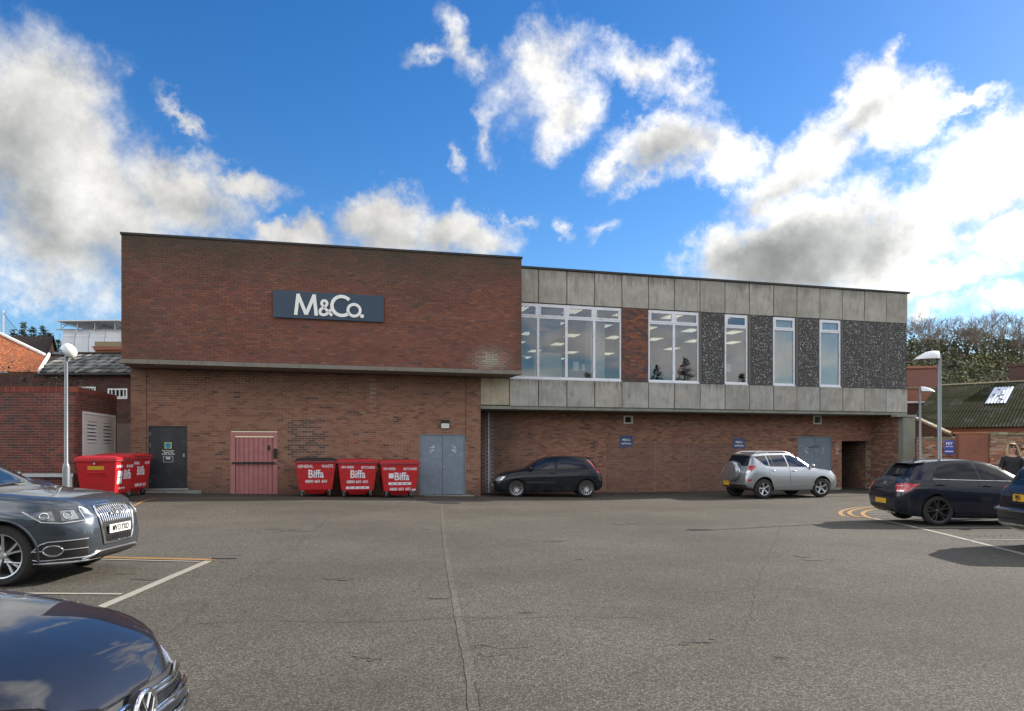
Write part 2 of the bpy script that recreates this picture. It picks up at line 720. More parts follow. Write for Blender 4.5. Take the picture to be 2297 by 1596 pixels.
def glass_mat(name, tint=(0.80, 0.87, 0.86), refl=2.1):
    """double-glazed pane: clear, mirror-like by fresnel"""
    m = bpy.data.materials.new(name)
    m.use_nodes = True
    t = m.node_tree
    t.nodes.clear()
    k = NT(t)
    out = k.n('ShaderNodeOutputMaterial')
    tr = k.n('ShaderNodeBsdfTransparent')
    tr.inputs[0].default_value = (*tint, 1)
    gl = k.n('ShaderNodeBsdfGlossy')
    gl.inputs['Color'].default_value = (0.95, 0.97, 1.0, 1)
    gl.inputs['Roughness'].default_value = 0.012
    fr = k.n('ShaderNodeFresnel')
    fr.inputs[0].default_value = 1.52
    geo = k.n('ShaderNodeNewGeometry')
    bn = k.n('ShaderNodeBump')
    bn.inputs['Strength'].default_value = 0.02
    bn.inputs['Distance'].default_value = 0.02
    k.l(k.noise(geo.outputs['Position'], 1.4, 2.0, 0.5), bn.inputs['Height'])
    k.l(bn.outputs[0], gl.inputs['Normal'])
    mx = k.n('ShaderNodeMixShader')
    k.l(k.m('MULTIPLY', fr.outputs[0], refl * 2, clamp=True), mx.inputs[0])
    k.l(tr.outputs[0], mx.inputs[1])
    k.l(gl.outputs[0], mx.inputs[2])
    k.l(mx.outputs[0], out.inputs[0])
    MATS[name] = m
    return m


def paint_mat(name, col, metal=0.35, rough=0.32, flake=0.15, coat=1.0, spec=0.5):
    """car paint: base coat with fine flake, clear coat on top, a little road film"""
    m, k, b = new_mat(name)
    tc = k.n('ShaderNodeTexCoord')
    fl = k.noise(tc.outputs['Object'], 420.0, 2.0, 0.5)
    f = k.m('MULTIPLY_ADD', fl, 2 * flake, 1 - flake)
    c = k.v('SCALE', tuple(col))
    k.l(f, k.t.nodes[-1].inputs['Scale'])
    film = k.noise(tc.outputs['Object'], 3.0, 6.0, 0.65)
    sp = k.n('ShaderNodeSeparateXYZ')
    k.l(tc.outputs['Object'], sp.inputs[0])
    low = k.ss(sp.outputs[2], 0.2, 0.55, 0.22, 0.01)
    ff = k.m('MULTIPLY', k.ss(film, 0.35, 0.75), low)
    c = k.mix(ff, c, (0.16, 0.14, 0.12, 1))
    k.l(c, b.inputs['Base Color'])
    b.inputs['Metallic'].default_value = metal
    k.l(k.m('MULTIPLY_ADD', ff, 0.8, rough), b.inputs['Roughness'])
    b.inputs['Coat Weight'].default_value = coat
    b.inputs['Specular IOR Level'].default_value = spec
    k.l(k.m('MULTIPLY_ADD', ff, 0.6, 0.015), b.inputs['Coat Roughness'])
    return m


M_BRICK = brick_mat('brick', False)
M_BRICKO = brick_mat('brick_single', True)
M_MORT_UP = mortar_mat('mortar_dark', (.105, .072, .058), (.15, .10, .08))
M_MORT = mortar_mat('mortar', (.27, .20, .145), (.40, .31, .22))
M_MORT_PALE = mortar_mat('mortar_pale', (.34, .27, .20), (.42, .34, .25))
M_CONC = concrete_mat('precast_concrete', (.385, .362, .318), (.10, .095, .085), .8)
M_CONC_LOW = concrete_mat('precast_concrete_stained', (.40, .385, .35), (.085, .082, .075), .85)
M_CONC_CREAM = concrete_mat('precast_concrete_cream', (.52, .45, .34), (.28, .20, .12), 0.9)
M_LEDGE = concrete_mat('ledge_concrete', (.40, .365, .30), (.09, .08, .07), 1.0)
M_GREYCONC = concrete_mat('column_concrete', (.33, .33, .29), (.12, .13, .09), 1.0)
M_COPING = simple('coping_lead', (.035, .034, .033), 0.6, 0.2, 0.3, 4)
M_FRAME = simple('white_upvc', (.74, .75, .80), 0.35, 0, 0.04, 3, dirt=((.4, .39, .37), 5, 0.4))
M_GLASS = glass_mat('window_glass')
M_WHITE = simple('white_paint', (.78, .78, .76), 0.5, 0, 0.06, 6, dirt=((.4, .37, .32), 7, 0.5))
M_BLACKDOOR = simple('door_black', (.022, .025, .03), 0.42, 0, 0.25, 5, dirt=((.07, .07, .07), 3, 0.5))
M_GREYDOOR = simple('door_grey_blue', (.19, .235, .285), 0.5, 0, 0.15, 3, dirt=((.27, .31, .35), 6, 0.6))
M_PINK = simple('door_faded_red', (.46, .19, .18), 0.65, 0, 0.2, 7, dirt=((.36, .14, .13), 5, 0.7))
M_STEEL = simple('steel_galvanised', (.42, .43, .44), 0.42, 0.75, 0.15, 8)
M_DARKSTEEL = simple('steel_dark', (.03, .028, .027), 0.55, 0.4, 0.3, 9)
M_BLACKPL = simple('black_plastic', (.018, .018, .019), 0.5, 0, 0.2, 9)
M_RUBBER = simple('tyre_rubber', (.022, .021, .020), 0.82, 0, 0.25, 14, bump=0.3, bscale=90)
M_ALLOY = simple('alloy_silver', (.56, .565, .57), 0.28, 0.85, 0.06, 6)
M_ALLOY_DK = simple('alloy_gunmetal', (.13, .13, .135), 0.3, 0.85, 0.1, 6)
M_CHROME = simple('chrome', (.80, .81, .82), 0.07, 1.0, 0.02, 5)
M_SIGNBLUE = simple('sign_navy', (.022, .050, .090), 0.4, 0, 0.12, 2)
M_SIGNBLUE2 = simple('sign_blue', (.05, .085, .22), 0.45, 0, 0.1, 4)
M_LETTER = simple('letter_off_white', (.90, .89, .85), 0.5, 0, 0.03, 2)
M_INT = simple('interior_wall', (.33, .37, .37), 0.8, 0, 0.06, 1)
M_CEIL = simple('interior_ceiling', (.28, .32, .32), 0.85, 0, 0.06, 1)
M_CARPET = simple('interior_floor', (.22, .22, .22), 0.9, 0, 0.1, 3)
M_TUBE = simple('fluorescent_tube', (.9, .9, .85), 0.6, 0, 0.0, 1, emit=((1.0, .93, .74), 0.34))
M_BLACKVOID = simple('void_dark', (.05, .035, .03), 0.95, 0, 0.4, 9)  # near-black tone: shade of voids put into the colour, also dark joints
M_CARGLASS = simple('car_glass', (.014, .020, .030), 0.03, 0, 0.1, 1, spec=0.65)
M_TINTGLASS = simple('tinted_car_glass', (.006, .008, .013), 0.03, 0, 0.1, 1, spec=0.35)

# ---------------------------------------------------------------- ground
def asphalt_mat(name='asphalt', gain=1.0, gap=.72):
    m, k, b = new_mat(name)
    geo = k.n('ShaderNodeNewGeometry')
    p = geo.outputs['Position']
    big = k.noise(p, 0.22, 6.0, 0.62)
    mid = k.noise(p, 1.6, 6.0, 0.66)
    chip = k.noise(p, 40.0, 3.0, 0.65)
    vor = k.n('ShaderNodeTexVoronoi')
    vor.inputs['Scale'].default_value = 62.0
    k.l(p, vor.inputs['Vector'])
    c = k.mix(k.ss(big, 0.34, 0.66), (.100, .090, .071, 1), (.153, .139, .113, 1))
    c = k.mix(k.ss(mid, 0.52, 0.74, 0, .55), c, (.087, .079, .066, 1))
    # stones of many tones in a dark binder
    sepc = k.n('ShaderNodeSeparateColor')
    k.l(vor.outputs['Color'], sepc.inputs[0])
    tone = k.m('MULTIPLY_ADD', sepc.outputs[0], 0.95 * gain, 0.55 * gain)
    c2 = k.v('SCALE', c)
    k.l(tone, k.t.nodes[-1].inputs['Scale'])
    gapf = k.ss(vor.outputs['Distance'], 0.28, 0.62, 0, gap)
    c2 = k.mix(gapf, c2, (.040, .037, .034, 1))
    patch = k.ss(k.noise(p, 0.75, 6.0, 0.72), 0.50, 0.66, 0, .55)
    c2 = k.mix(k.m('MULTIPLY', patch, k.ss(chip, 0.45, 0.6)), c2, (.05, .047, .044, 1))
    k.l(c2, b.inputs['Base Color'])
    b.inputs['Roughness'].default_value = 0.9
    b.inputs['Specular IOR Level'].default_value = 0.2
    bn = k.n('ShaderNodeBump')
    bn.inputs['Strength'].default_value = 0.5
    bn.inputs['Distance'].default_value = 0.006
    k.l(k.m('MULTIPLY_ADD', vor.outputs['Distance'], -1.0, chip), bn.inputs['Height'])
    k.l(bn.outputs[0], b.inputs['Normal'])
    return m


def worn_paint(name, col, wear):
    m, k, b = new_mat(name)
    geo = k.n('ShaderNodeNewGeometry')
    p = geo.outputs['Position']
    n_ = k.noise(p, 38.0, 4.0, 0.65)
    n2_ = k.noise(p, 2.4, 5.0, 0.6)
    f = k.m('MULTIPLY', k.ss(n_, 0.50, 0.66), k.ss(n2_, 0.3, 0.7, wear * 0.4, wear))
    c = k.mix(f, (*col, 1), (.13, .12, .105, 1))
    k.l(c, b.inputs['Base Color'])
    b.inputs['Roughness'].default_value = 0.8
    return m


M_ASPH = asphalt_mat()
M_LINE = worn_paint('road_paint_white', (.30, .28, .235), 0.6)
M_YEL = worn_paint('road_paint_yellow', (.34, .18, .05), 0.65)
M_SEAM = asphalt_mat('tar_band', .96, .35)
M_CRACK = simple('crack_dark', (.055, .048, .04), 0.95, 0, 0.3, 30)  # dark ribbon colour for the asphalt cracks
M_WET = simple('damp_asphalt', (.035, .034, .034), 0.5, 0, 0.35, 4)
M_GREEN = simple('leaf_litter', (.07, .11, .035), 0.8, 0, 0.4, 40)
M_TWIG = simple('twig', (.16, .10, .06), 0.85, 0, 0.3, 40)
M_EARTH = simple('verge_earth', (.07, .075, .04), 0.95, 0, 0.4, 0.4)


def spread(a, b, near):
    out = []
    v = a
    while v < b:
        out.append(v)
        d = abs(v - near)
        v += 1.0 if d < 28 else (4.0 if d < 60 else 30.0)
    out.append(b)
    return out


xs, ys = spread(-420, 420, 0), spread(-160, 700, 18)
gm = MB()
nx = len(xs)
gm.v = [(x, y, gz(x, y)) for y in ys for x in xs]
for j in range(len(ys) - 1):
    for i in range(nx - 1):
        gm.f.append((j * nx + i, j * nx + i + 1, (j + 1) * nx + i + 1, (j + 1) * nx + i))
        gm.mi.append(0)
        gm.col.append(None)
gm.build('car_park_ground', M_ASPH, smooth=60, kind='structure')


def densify(pts, step):
    out = [pts[0]]
    for a, b in zip(pts, pts[1:]):
        n = max(1, int((b - a).length / step))
        for i in range(1, n + 1):
            out.append(a.lerp(b, i / n))
    return out


def curve_pts(pts, n=6):
    """Catmull-Rom through points"""
    out = []
    for i in range(len(pts) - 1):
        p0, p1, p2, p3 = pts[max(i - 1, 0)], pts[i], pts[i + 1], pts[min(i + 2, len(pts) - 1)]
        for k in range(n):
            t = k / n
            out.append(0.5 * ((2 * p1) + (p2 - p0) * t + (2 * p0 - 5 * p1 + 4 * p2 - p3) * t * t + (3 * p1 - p0 - 3 * p2 + p3) * t ** 3))
    out.append(pts[-1])
    return out


def strip(mb, pts, width, z, rag=0.0, rnd=random):
    """a thin sheet laid along a line on the ground"""
    pts = [Vector((p[0], p[1])) for p in pts]
    n = len(pts)
    vs = []
    for i, p in enumerate(pts):
        t = (pts[min(i + 1, n - 1)] - pts[max(i - 1, 0)])
        t = t.normalized() if t.length > 0 else Vector((1, 0))
        s = Vector((-t.y, t.x))
        w = width[i] if hasattr(width, '__len__') else width
        for sg in (-1, 1):
            q_ = p + s * sg * (w / 2 + rnd.uniform(-rag, rag))
            vs.append((q_.x, q_.y, gz(q_.x, q_.y) + z))
    return mb.add(vs, [(2 * i, 2 * i + 2, 2 * i + 3, 2 * i + 1) for i in range(n - 1)])


def gpts(lst):
    return [G(*p) for p in lst]


def gpts2(lst):
    return [Vector((p.x, p.y)) for p in gpts(lst)]


rg = random.Random(5)
MARKS = thing('parking_markings', 'painted bay lines and no-waiting lines on the asphalt', 'road markings')
MARKS['kind'] = 'structure'


def line_mark(lst, w, mat, z=0.004, curve=False, name='bay_line', step=0.25):
    pts = gpts2(lst)
    if curve:
        pts = curve_pts(pts, 8)
    pts = densify(pts, step)
    mb = MB()
    strip(mb, pts, w, z, 0.004, rg)
    return mb.build(name, mat, MARKS)


line_mark([(470, 1258), (340, 1314), (198, 1375)], 0.12, M_LINE)
line_mark([(-60, 1332), (274, 1334)], 0.075, M_LINE, 0.008)
line_mark([(60, 1252), (449, 1261)], 0.075, M_LINE, 0.008)
line_mark([(120, 1247), (470, 1255.5)], 0.06, M_YEL, 0.004, name='no_waiting_line')
line_mark([(120, 1250.5), (485, 1258.5)], 0.06, M_YEL, 0.012, name='no_waiting_line')
line_mark([(285, 1143), (306, 1132), (331, 1121.5), (369, 1117.5), (490, 1117), (738, 1116), (1091, 1118.3), (1223, 1119.2), (1330, 1119)], 0.07, M_YEL, 0.004, True, 'no_waiting_line')
line_mark([(1956, 1163), (2120, 1199), (2297, 1244), (2500, 1296)], 0.11, M_LINE)
line_mark([(2045, 1185), (2500, 1183)], 0.075, M_LINE, 0.008)
line_mark([(2165, 1213), (2560, 1212)], 0.075, M_LINE, 0.008)
line_mark([(1945, 1161.5), (2400, 1160)], 0.075, M_LINE, 0.008)
line_mark([(1945, 1149.5), (2040, 1150.5)], 0.07, M_LINE, 0.004)
line_mark([(1950, 1155), (2050, 1156)], 0.07, M_LINE, 0.004)


def r7(pts):
    return [((2800 + a / 2.952) / 1.5577, (1700 + b / 2.952) / 1.5577) for a, b in pts]


for pl_ in ([(900, 203), (745, 209), (600, 218), (480, 236), (412, 260), (405, 288), (440, 308), (520, 316), (640, 320)],
            [(900, 216), (745, 220), (610, 234), (520, 255), (494, 278), (520, 300), (575, 314), (660, 321)],
            [(900, 234), (745, 241), (670, 256), (632, 280), (650, 303), (700, 326), (730, 334)]):
    line_mark(r7(pl_), 0.11, M_YEL, 0.006 if pl_[0][1] != 216 else 0.010, True, 'no_waiting_line')


def jag(lst, amp, seed, step=0.12):
    rr = random.Random(seed)
    p = densify(gpts2(lst), step)
    return [v + Vector((rr.uniform(-amp, amp), rr.uniform(-amp, amp))) for v in p]


def crack(lst, w, seed, mat=None, z=0.004, amp=0.03, nm='asphalt_crack'):
    p = jag(lst, amp, seed)
    rr = random.Random(seed)
    ws = [max(0.003, w * rr.uniform(0.3, 1.3)) for _ in p]
    mb = MB()
    strip(mb, p, ws, z)
    o = mb.build(nm, mat or M_CRACK)
    o['kind'] = 'structure'
    return o


seam = MB()
sp_ = densify(curve_pts(gpts2([(990, 1136), (995, 1190), (1003, 1250), (1016, 1320), (1028, 1385), (1043, 1450), (1056, 1520), (1068, 1640)]), 6), 0.1)
strip(seam, sp_, 0.075, 0.004, 0.007, rg)
seam.build('tar_seam', M_SEAM, kind='structure')
crack([(1084, 1600), (1076, 1560), (1070, 1530)], 0.008, 3, z=0.009, amp=.015)
crack([(750, 1142), (722, 1178), (655, 1232), (592, 1272), (500, 1330), (380, 1420)], 0.012, 4, amp=0.03)
crack([(1760, 1145), (1745, 1205), (1712, 1270), (1690, 1345), (1672, 1420)], 0.007, 5)
crack([(440, 1400), (620, 1393), (760, 1397), (905, 1394), (1030, 1386), (1160, 1388), (1290, 1383), (1500, 1390)], 0.012, 6, z=0.009)
crack([(970, 1262), (975, 1282), (955, 1300), (930, 1330)], 0.012, 7)
crack([(1060, 1452), (1090, 1448), (1130, 1455), (1175, 1452)], 0.016, 8)
crack([(1070, 1470), (1100, 1476), (1150, 1468)], 0.014, 9)
crack([(1560, 1332), (1700, 1316), (1850, 1330), (2050, 1362)], 0.009, 10)
crack([(560, 1130), (700, 1128), (990, 1129), (1010, 1136)], 0.02, 11, amp=0.05)

# wet patch by the grey doors
wet = MB()
for (x0, x1, y0, y1, sd) in ((905, 1130, 1120, 1127.5, 1), (950, 1045, 1126, 1131, 2)):
    rr = random.Random(sd)
    c_ = G((x0 + x1) / 2, (y0 + y1) / 2)
    a_, b_ = G(x1, (y0 + y1) / 2), G((x0 + x1) / 2, y0)
    hw, hd = (a_ - c_).length, (b_ - c_).length
    ring = []
    for i in range(40):
        an = 2 * math.pi * i / 40
        k_ = 0.75 + 0.3 * mnoise.noise(Vector((math.cos(an) * 2, math.sin(an) * 2, sd * 5)))
        X_, Y_ = c_.x + hw * k_ * math.cos(an), c_.y + hd * k_ * math.sin(an)
        ring.append((X_, Y_, gz(X_, Y_) + 0.004 * sd))
    wet.add([(c_.x, c_.y, gz(c_.x, c_.y) + 0.004 * sd)] + ring, [(0, i + 1, (i + 1) % 40 + 1) for i in range(40)])
wet.build('damp_patch', M_WET, kind='structure')

# oil drips and darker worn spots in the lane and the bays
M_OIL = simple('oil_stain', (.062, .056, .046), 0.8, 0, 0.3, 9)
for sd, (x, y, rx, ry) in enumerate(((1420, 1175, .5, .35), (1250, 1215, .25, .2), (640, 1190, .4, .3), (1850, 1255, .3, .25), (760, 1300, .22, .16), (1560, 1440, .16, .12), (330, 1300, .2, .15), (820, 1480, .12, .09))):
    c_ = G(x, y)
    mb = MB()
    for dr in range(7):
        rr = random.Random(sd * 10 + dr)
        ox, oy = rr.gauss(0, rx * .5), rr.gauss(0, ry * .5)
        sc_ = rr.uniform(.06, .22)
        ring = []
        for i in range(18):
            an = 2 * math.pi * i / 18
            k_ = sc_ * (1 + .5 * mnoise.noise(Vector((math.cos(an) * 1.5, math.sin(an) * 1.5, sd * 7 + dr))))
            X_, Y_ = c_.x + ox + rx * k_ * 2 * math.cos(an), c_.y + oy + ry * k_ * 2 * math.sin(an)
            ring.append((X_, Y_, gz(X_, Y_) + .003 + dr * .0005))
        mb.add(ring, [tuple(range(18))])
    mb.build('oil_stain', M_OIL, kind='structure')

# loose grit: stones broken out of worn spots
grit = MB()
rr = random.Random(21)
spots = [(1110, 1460, .6, .3, 90), (2185, 1203, .9, .25, 160), (960, 1130, 1.2, .2, 60)]
for (x, y, rx, ry, n) in spots:
    c_ = G(x, y)
    for _ in range(n):
        X_, Y_ = c_.x + rr.gauss(0, rx * .5), c_.y + rr.gauss(0, ry * .5)
        s_ = rr.uniform(.004, .011)
        g_ = rr.uniform(.08, .24)
        grit.c = (g_, g_ * .93, g_ * .84)
        z_ = gz(X_, Y_)
        a_ = rr.uniform(0, 6.28)
        vs = [(X_ + s_ * math.cos(a_ + k * 1.5708) * rr.uniform(.6, 1.2), Y_ + s_ * math.sin(a_ + k * 1.5708) * rr.uniform(.6, 1.2), z_ + s_ * .25) for k in range(4)]
        vs += [(X_, Y_, z_ + s_), (X_, Y_, z_ - .003)]
        grit.add(vs, [(0, 1, 4), (1, 2, 4), (2, 3, 4), (3, 0, 4), (1, 0, 5), (2, 1, 5), (3, 2, 5), (0, 3, 5)])
tag(grit.build('loose_grit', M_BRICK, kind='stuff'), 'loose grey stone chips lying on worn spots of the asphalt', 'grit')

# twigs and leaves
for i, (x, y, L, a, m_, lab) in enumerate(((985, 1345, .26, .05, M_TWIG, 'brown twig lying beside the pale tar seam'), (1300, 1257, .2, .3, M_GREEN, 'green stem lying on asphalt far right of the tar seam'),
                                       (1180, 1377, .16, -.1, M_GREEN, 'green stem just above the long crosswise crack'), (1750, 1478, .13, -.3, M_GREEN, 'green stem on bare asphalt at lower right'),
                                       (955, 1190, .2, -.2, M_TWIG, 'small dark twig left of the upper tar seam'), (282, 1290, .3, .1, M_GREEN, 'green blade lying under the grey car nose'))):
    c_ = G(x, y)
    mb = MB()
    rr = random.Random(i)
    pts = [(L * (k / 6 - .5), rr.uniform(-.012, .012), 0.008 + rr.uniform(0, .006)) for k in range(7)]
    mb.tube(pts, [.002 + .003 * math.sin(k / 6 * 3.14) for k in range(7)], 5)
    if i == 0:
        mb.tube([pts[2], (pts[2][0] - .05, .05, .012), (pts[2][0] - .1, .07, .02)], [.004, .003, .002], 5)
    o = mb.build('twig', m_, loc=c_, rot=(0, 0, a))
    tag(o, lab, 'twig', 'litter on the asphalt')

M_IRON = simple('cast_iron', (.10, .092, .085), 0.6, 0.3, 0.3, 20)
# gully grate
c_ = G(513, 1250.5)
gt = thing('gully_grate', 'small iron drain grate beside the yellow line corner', 'drain', c_)
fr = MB()
for a in (-.17, .17):
    fr.box(a - .02, a + .02, -.17, .17, .004, .014)
    fr.box(-.15, .15, a - .02, a + .02, .004, .0135)
fr.build('frame', M_IRON, gt)
for i in range(7):
    b_ = MB()
    x_ = -.126 + i * .042
    b_.box(x_ - .011, x_ + .011, -.15, .15, .004, .012)
    b_.build('grate_bar', M_IRON, gt)

# ---------------------------------------------------------------- shop building
DB, DA, DR = 24.25, 25.6, 27.2          # planes: overhanging brick box, panel/lower-left wall, recessed lower-right wall
T0 = 5.0
BLD = thing('shop_building', 'two storey brown brick shop block with concrete panel band and flat roof', 'building', fw(T0, DA), TH)


def LX(x, d):
    """local x on the building for picture column x on plane d"""
    return ft(x, d) - T0


def bz(X_, d):
    p = fw(X_ + T0, d)
    return gz(p.x, p.y)


class Bricks:
    """bricks of one wall: the ones that show largest become objects, the rest one mesh"""
    def __init__(self):
        self.items = []

    def wall(self, x0, x1, z0, z1, y, holes=(), pal=None, bond=0.225, course=0.075, joint=0.010, seed=0, ztop=None, axis='x', sgn=1, deep=0.10, topcut=None):
        rr = random.Random(seed)
        n0 = int(math.floor(z0 / course)) - 1
        row = n0
        while row * course < z1:
            zb, zt = row * course + joint / 2, (row + 1) * course - joint / 2
            row += 1
            if zt < z0:
                continue
            xo = x0 - (bond / 2 if row % 2 else 0) - rr.choice((0, 0))
            while xo < x1:
                a, b = xo + joint / 2, xo + bond - joint / 2
                xo += bond
                segs = [(max(a, x0), min(b, x1), max(zb, z0), min(zt, z1))]
                for (hx0, hx1, hz0, hz1) in holes:
                    ns = []
                    for (sa, sb, sc, sd) in segs:
                        if sb <= hx0 or sa >= hx1 or sd <= hz0 or sc >= hz1:
                            ns.append((sa, sb, sc, sd))
                            continue
                        if sa < hx0:
                            ns.append((sa, hx0, sc, sd))
                        if sb > hx1:
                            ns.append((hx1, sb, sc, sd))
                        m0, m1 = max(sa, hx0), min(sb, hx1)
                        if sc < hz0:
                            ns.append((m0, m1, sc, hz0))
                        if sd > hz1:
                            ns.append((m0, m1, hz1, sd))
                    segs = ns
                for (sa, sb, sc, sd) in segs:
                    if topcut:
                        sd = min(sd, topcut((sa + sb) / 2))
                    if sb - sa < .02 or sd - sc < .012:
                        continue
                    full = abs(sb - sa - (bond - joint)) < 1e-4 and abs(sd - sc - (course - joint)) < 1e-4
                    self.items.append([sa, sb, sc, sd, y + rr.uniform(-.0025, .0025), pal((sa + sb) / 2, (sc + sd) / 2, rr), full, axis, sgn, deep])
        return self

    def emit(self, parent, n_single, cam_local, visible=lambda it: True, mat=None, shared={}):
        its = self.items
        single = set()
        if n_single:
            cand = [i for i, it in enumerate(its) if it[6] and visible(it)]

            def size(i):
                a, b, c, d, y = its[i][:5]
                p = Vector(((a + b) / 2, y, (c + d) / 2)) if its[i][7] == 'x' else Vector((y, (a + b) / 2, (c + d) / 2))
                return (p - cam_local).length
            cand.sort(key=size)
            single = set(cand[:n_single])
        rest = MB()
        for i, (a, b, c, d, y, col, full, axis, sgn, deep) in enumerate(its):
            y1 = y + sgn * deep
            if i in single:
                key = (round(b - a, 4), round(d - c, 4), axis, sgn, deep)
                me = shared.get(key)
                if me is None:
                    mb = MB()
                    w2, h2 = (b - a) / 2, (d - c) / 2
                    e = .003
                    if axis == 'x':
                        mb.add([(-w2 + e, 0, -h2 + e), (w2 - e, 0, -h2 + e), (w2 - e, 0, h2 - e), (-w2 + e, 0, h2 - e),
                                (-w2, sgn * e, -h2), (w2, sgn * e, -h2), (w2, sgn * e, h2), (-w2, sgn * e, h2),
                                (-w2, sgn * deep, -h2), (w2, sgn * deep, -h2), (w2, sgn * deep, h2), (-w2, sgn * deep, h2)],
                               [(0, 1, 2, 3)] + [(4 + k, 4 + (k + 1) % 4, (k + 1) % 4, k) for k in range(4)] + [(8 + k, 8 + (k + 1) % 4, 4 + (k + 1) % 4, 4 + k) for k in range(4)])
                    else:
                        mb.box(0, sgn * deep, -w2, w2, -h2, h2) if sgn > 0 else mb.box(sgn * deep, 0, -w2, w2, -h2, h2)
                    me = mb.mesh('brick', M_BRICKO)
                    shared[key] = me
                o = bpy.data.objects.new('brick', me)
                COL.objects.link(o)
                o.parent = parent
                o.location = ((a + b) / 2, y, (c + d) / 2) if axis == 'x' else (y, (a + b) / 2, (c + d) / 2)
                o.color = (*col, 1)
            else:
                rest.c = col
                lo, hi = min(y, y1), max(y, y1)
                if axis == 'x':
                    rest.box(a, b, lo, hi, c, d, skip='k' if sgn > 0 else 'f')
                else:
                    rest.box(lo, hi, a, b, c, d, skip='r' if sgn > 0 else 'l')
        if rest.v:
            rest.build('brickwork', mat or M_BRICK, parent, kind='stuff')


def holed(mb, x0, x1, z0, z1, y0, y1, holes, mi=0):
    """slab with rectangular openings, as butted boxes"""
    xs_ = sorted({x0, x1, *[max(x0, min(x1, h[0])) for h in holes], *[max(x0, min(x1, h[1])) for h in holes]})
    for a, b in zip(xs_, xs_[1:]):
        if b - a < 1e-6:
            continue
        cuts = sorted((h[2], h[3]) for h in holes if h[0] < (a + b) / 2 < h[1])
        z = z0
        for (c, d) in cuts:
            if c > z:
                mb.box(a, b, y0, y1, z, c, mi)
            z = max(z, d)
        if z < z1:
            mb.box(a, b, y0, y1, z, z1, mi)
    return mb


def lerp3(a, b, k):
    return tuple(p + (q_ - p) * k for p, q_ in zip(a, b))


def fbm(x, z, s, sd=0.0):
    return 0.5 + 0.5 * mnoise.fractal(Vector((x * s, z * s, sd)), 1.0, 2.0, 4)


REDS = [(.205, .084, .059), (.222, .090, .062), (.192, .080, .058), (.235, .102, .070), (.200, .090, .066), (.180, .082, .063)]
DARKS = [(.115, .072, .065), (.09, .072, .075), (.14, .082, .07), (.10, .068, .06)]
BROWNS = [(.325, .178, .118), (.305, .166, .112), (.345, .186, .121), (.292, .160, .109), (.310, .150, .102)]


def var(c, rr, a=.09):
    k = 1 + rr.uniform(-a, a)
    return (c[0] * k, c[1] * k * (1 + rr.uniform(-.05, .05)), c[2] * k * (1 + rr.uniform(-.06, .06)))


XB0, XB1 = LX(272, DB), LX(1170, DB)
YB = DB - DA
ZB0 = 4.33
ZBL, ZBR = fz(272, 525, DB), fz(1170, 580, DB)


def box_top(x):
    return ZBL + (ZBR - ZBL) * (x - XB0) / (XB1 - XB0)


def pal_box(x, z, rr):
    top = box_top(x) - z
    c = var(rr.choice(REDS), rr)
    g_ = fbm(x, z * 2.2, .5, 3)
    if rr.random() < .12 + .2 * max(0, .55 - g_):
        c = lerp3(c, var(rr.choice(DARKS), rr), rr.uniform(.2, .7))
    k0 = .86 + .32 * fbm(x * .6, z * 2.0, .8, 8)
    c = tuple(v * k0 for v in c)
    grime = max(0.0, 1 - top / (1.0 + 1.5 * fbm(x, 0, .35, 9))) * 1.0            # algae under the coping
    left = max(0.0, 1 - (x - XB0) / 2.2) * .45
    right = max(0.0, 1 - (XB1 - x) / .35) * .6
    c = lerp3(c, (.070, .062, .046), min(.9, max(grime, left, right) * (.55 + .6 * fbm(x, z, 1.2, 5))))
    dx, dz = (x - (XB1 - 1.1)) / .5, (z - (ZB0 + .32)) / .32                      # lime bloom at the lower right corner
    k = math.exp(-(dx * dx + dz * dz)) * (.3 + .9 * fbm(x * 3, z, 2.0, 7))
    return lerp3(c, (.42, .42, .34), min(.75, k))


walls = {}
# --- overhanging box
core = MB()
core.box(XB0 + .012, XB1 - .012, YB + .006, 19.0, ZB0 + .002, 7.9)
core.prism([(XB0 + .012, 7.9), (XB1 - .012, 7.9), (XB1 - .012, ZBR - .03), (XB0 + .012, ZBL - .03)], YB + .006, YB + .3)
w_box = core.build('overhanging_wall', M_MORT_UP, BLD)
w_box['label'] = 'dark red brick wall of the overhanging upper storey'
bk = Bricks()
bk.wall(XB0, XB1, ZB0, 8.4, YB, pal=pal_box, seed=1, topcut=lambda x: box_top(x) - .012)
cam_l = Vector((-T0, -DA, HCAM))
bk.emit(w_box, 140, cam_l)
ret = Bricks()
ret.wall(YB, 3.2, ZB0, 8.0, XB0, pal=lambda x, z, rr: lerp3(var(rr.choice(REDS), rr), (.07, .06, .05), .4), seed=2, axis='y', sgn=1)
ret.emit(w_box, 0, cam_l)
cop = MB()
cop.prism([(XB0 - .03, ZBL - .012), (XB1 + .03, ZBR - .012), (XB1 + .03, ZBR + .05), (XB0 - .03, ZBL + .05)], YB - .04, YB + .36)
for xe in (XB0 - .03, XB1 - .33):
    cop.box(xe, xe + .36, YB + .361, 19.0, ZBL - .2, ZBL + .03)
cop.build('roof_coping', M_COPING, BLD)
led = MB()
led.box(XB0 - .03, XB1 + .02, YB - .045, YB + .40, 4.20, 4.328)
led.box(XB0 - .02, XB1 + .01, YB + .401, .14, 4.215, 4.32)
led.build('concrete_ledge', M_LEDGE, BLD)

# --- lower left wall
XL0, XL1 = LX(293, DA), LX(1078, DA)


def rect(xa, xb, ya, yb, d):
    xm = (xa + xb) / 2
    return (LX(xa, d), LX(xb, d), fz(xm, yb, d), fz(xm, ya, d))


H_BLACK = rect(333, 420, 956, 1097, DA)
H_PINK = rect(517, 622, 968, 1109, DA)
H_GREY = rect(942, 1044, 975, 1111, DA)


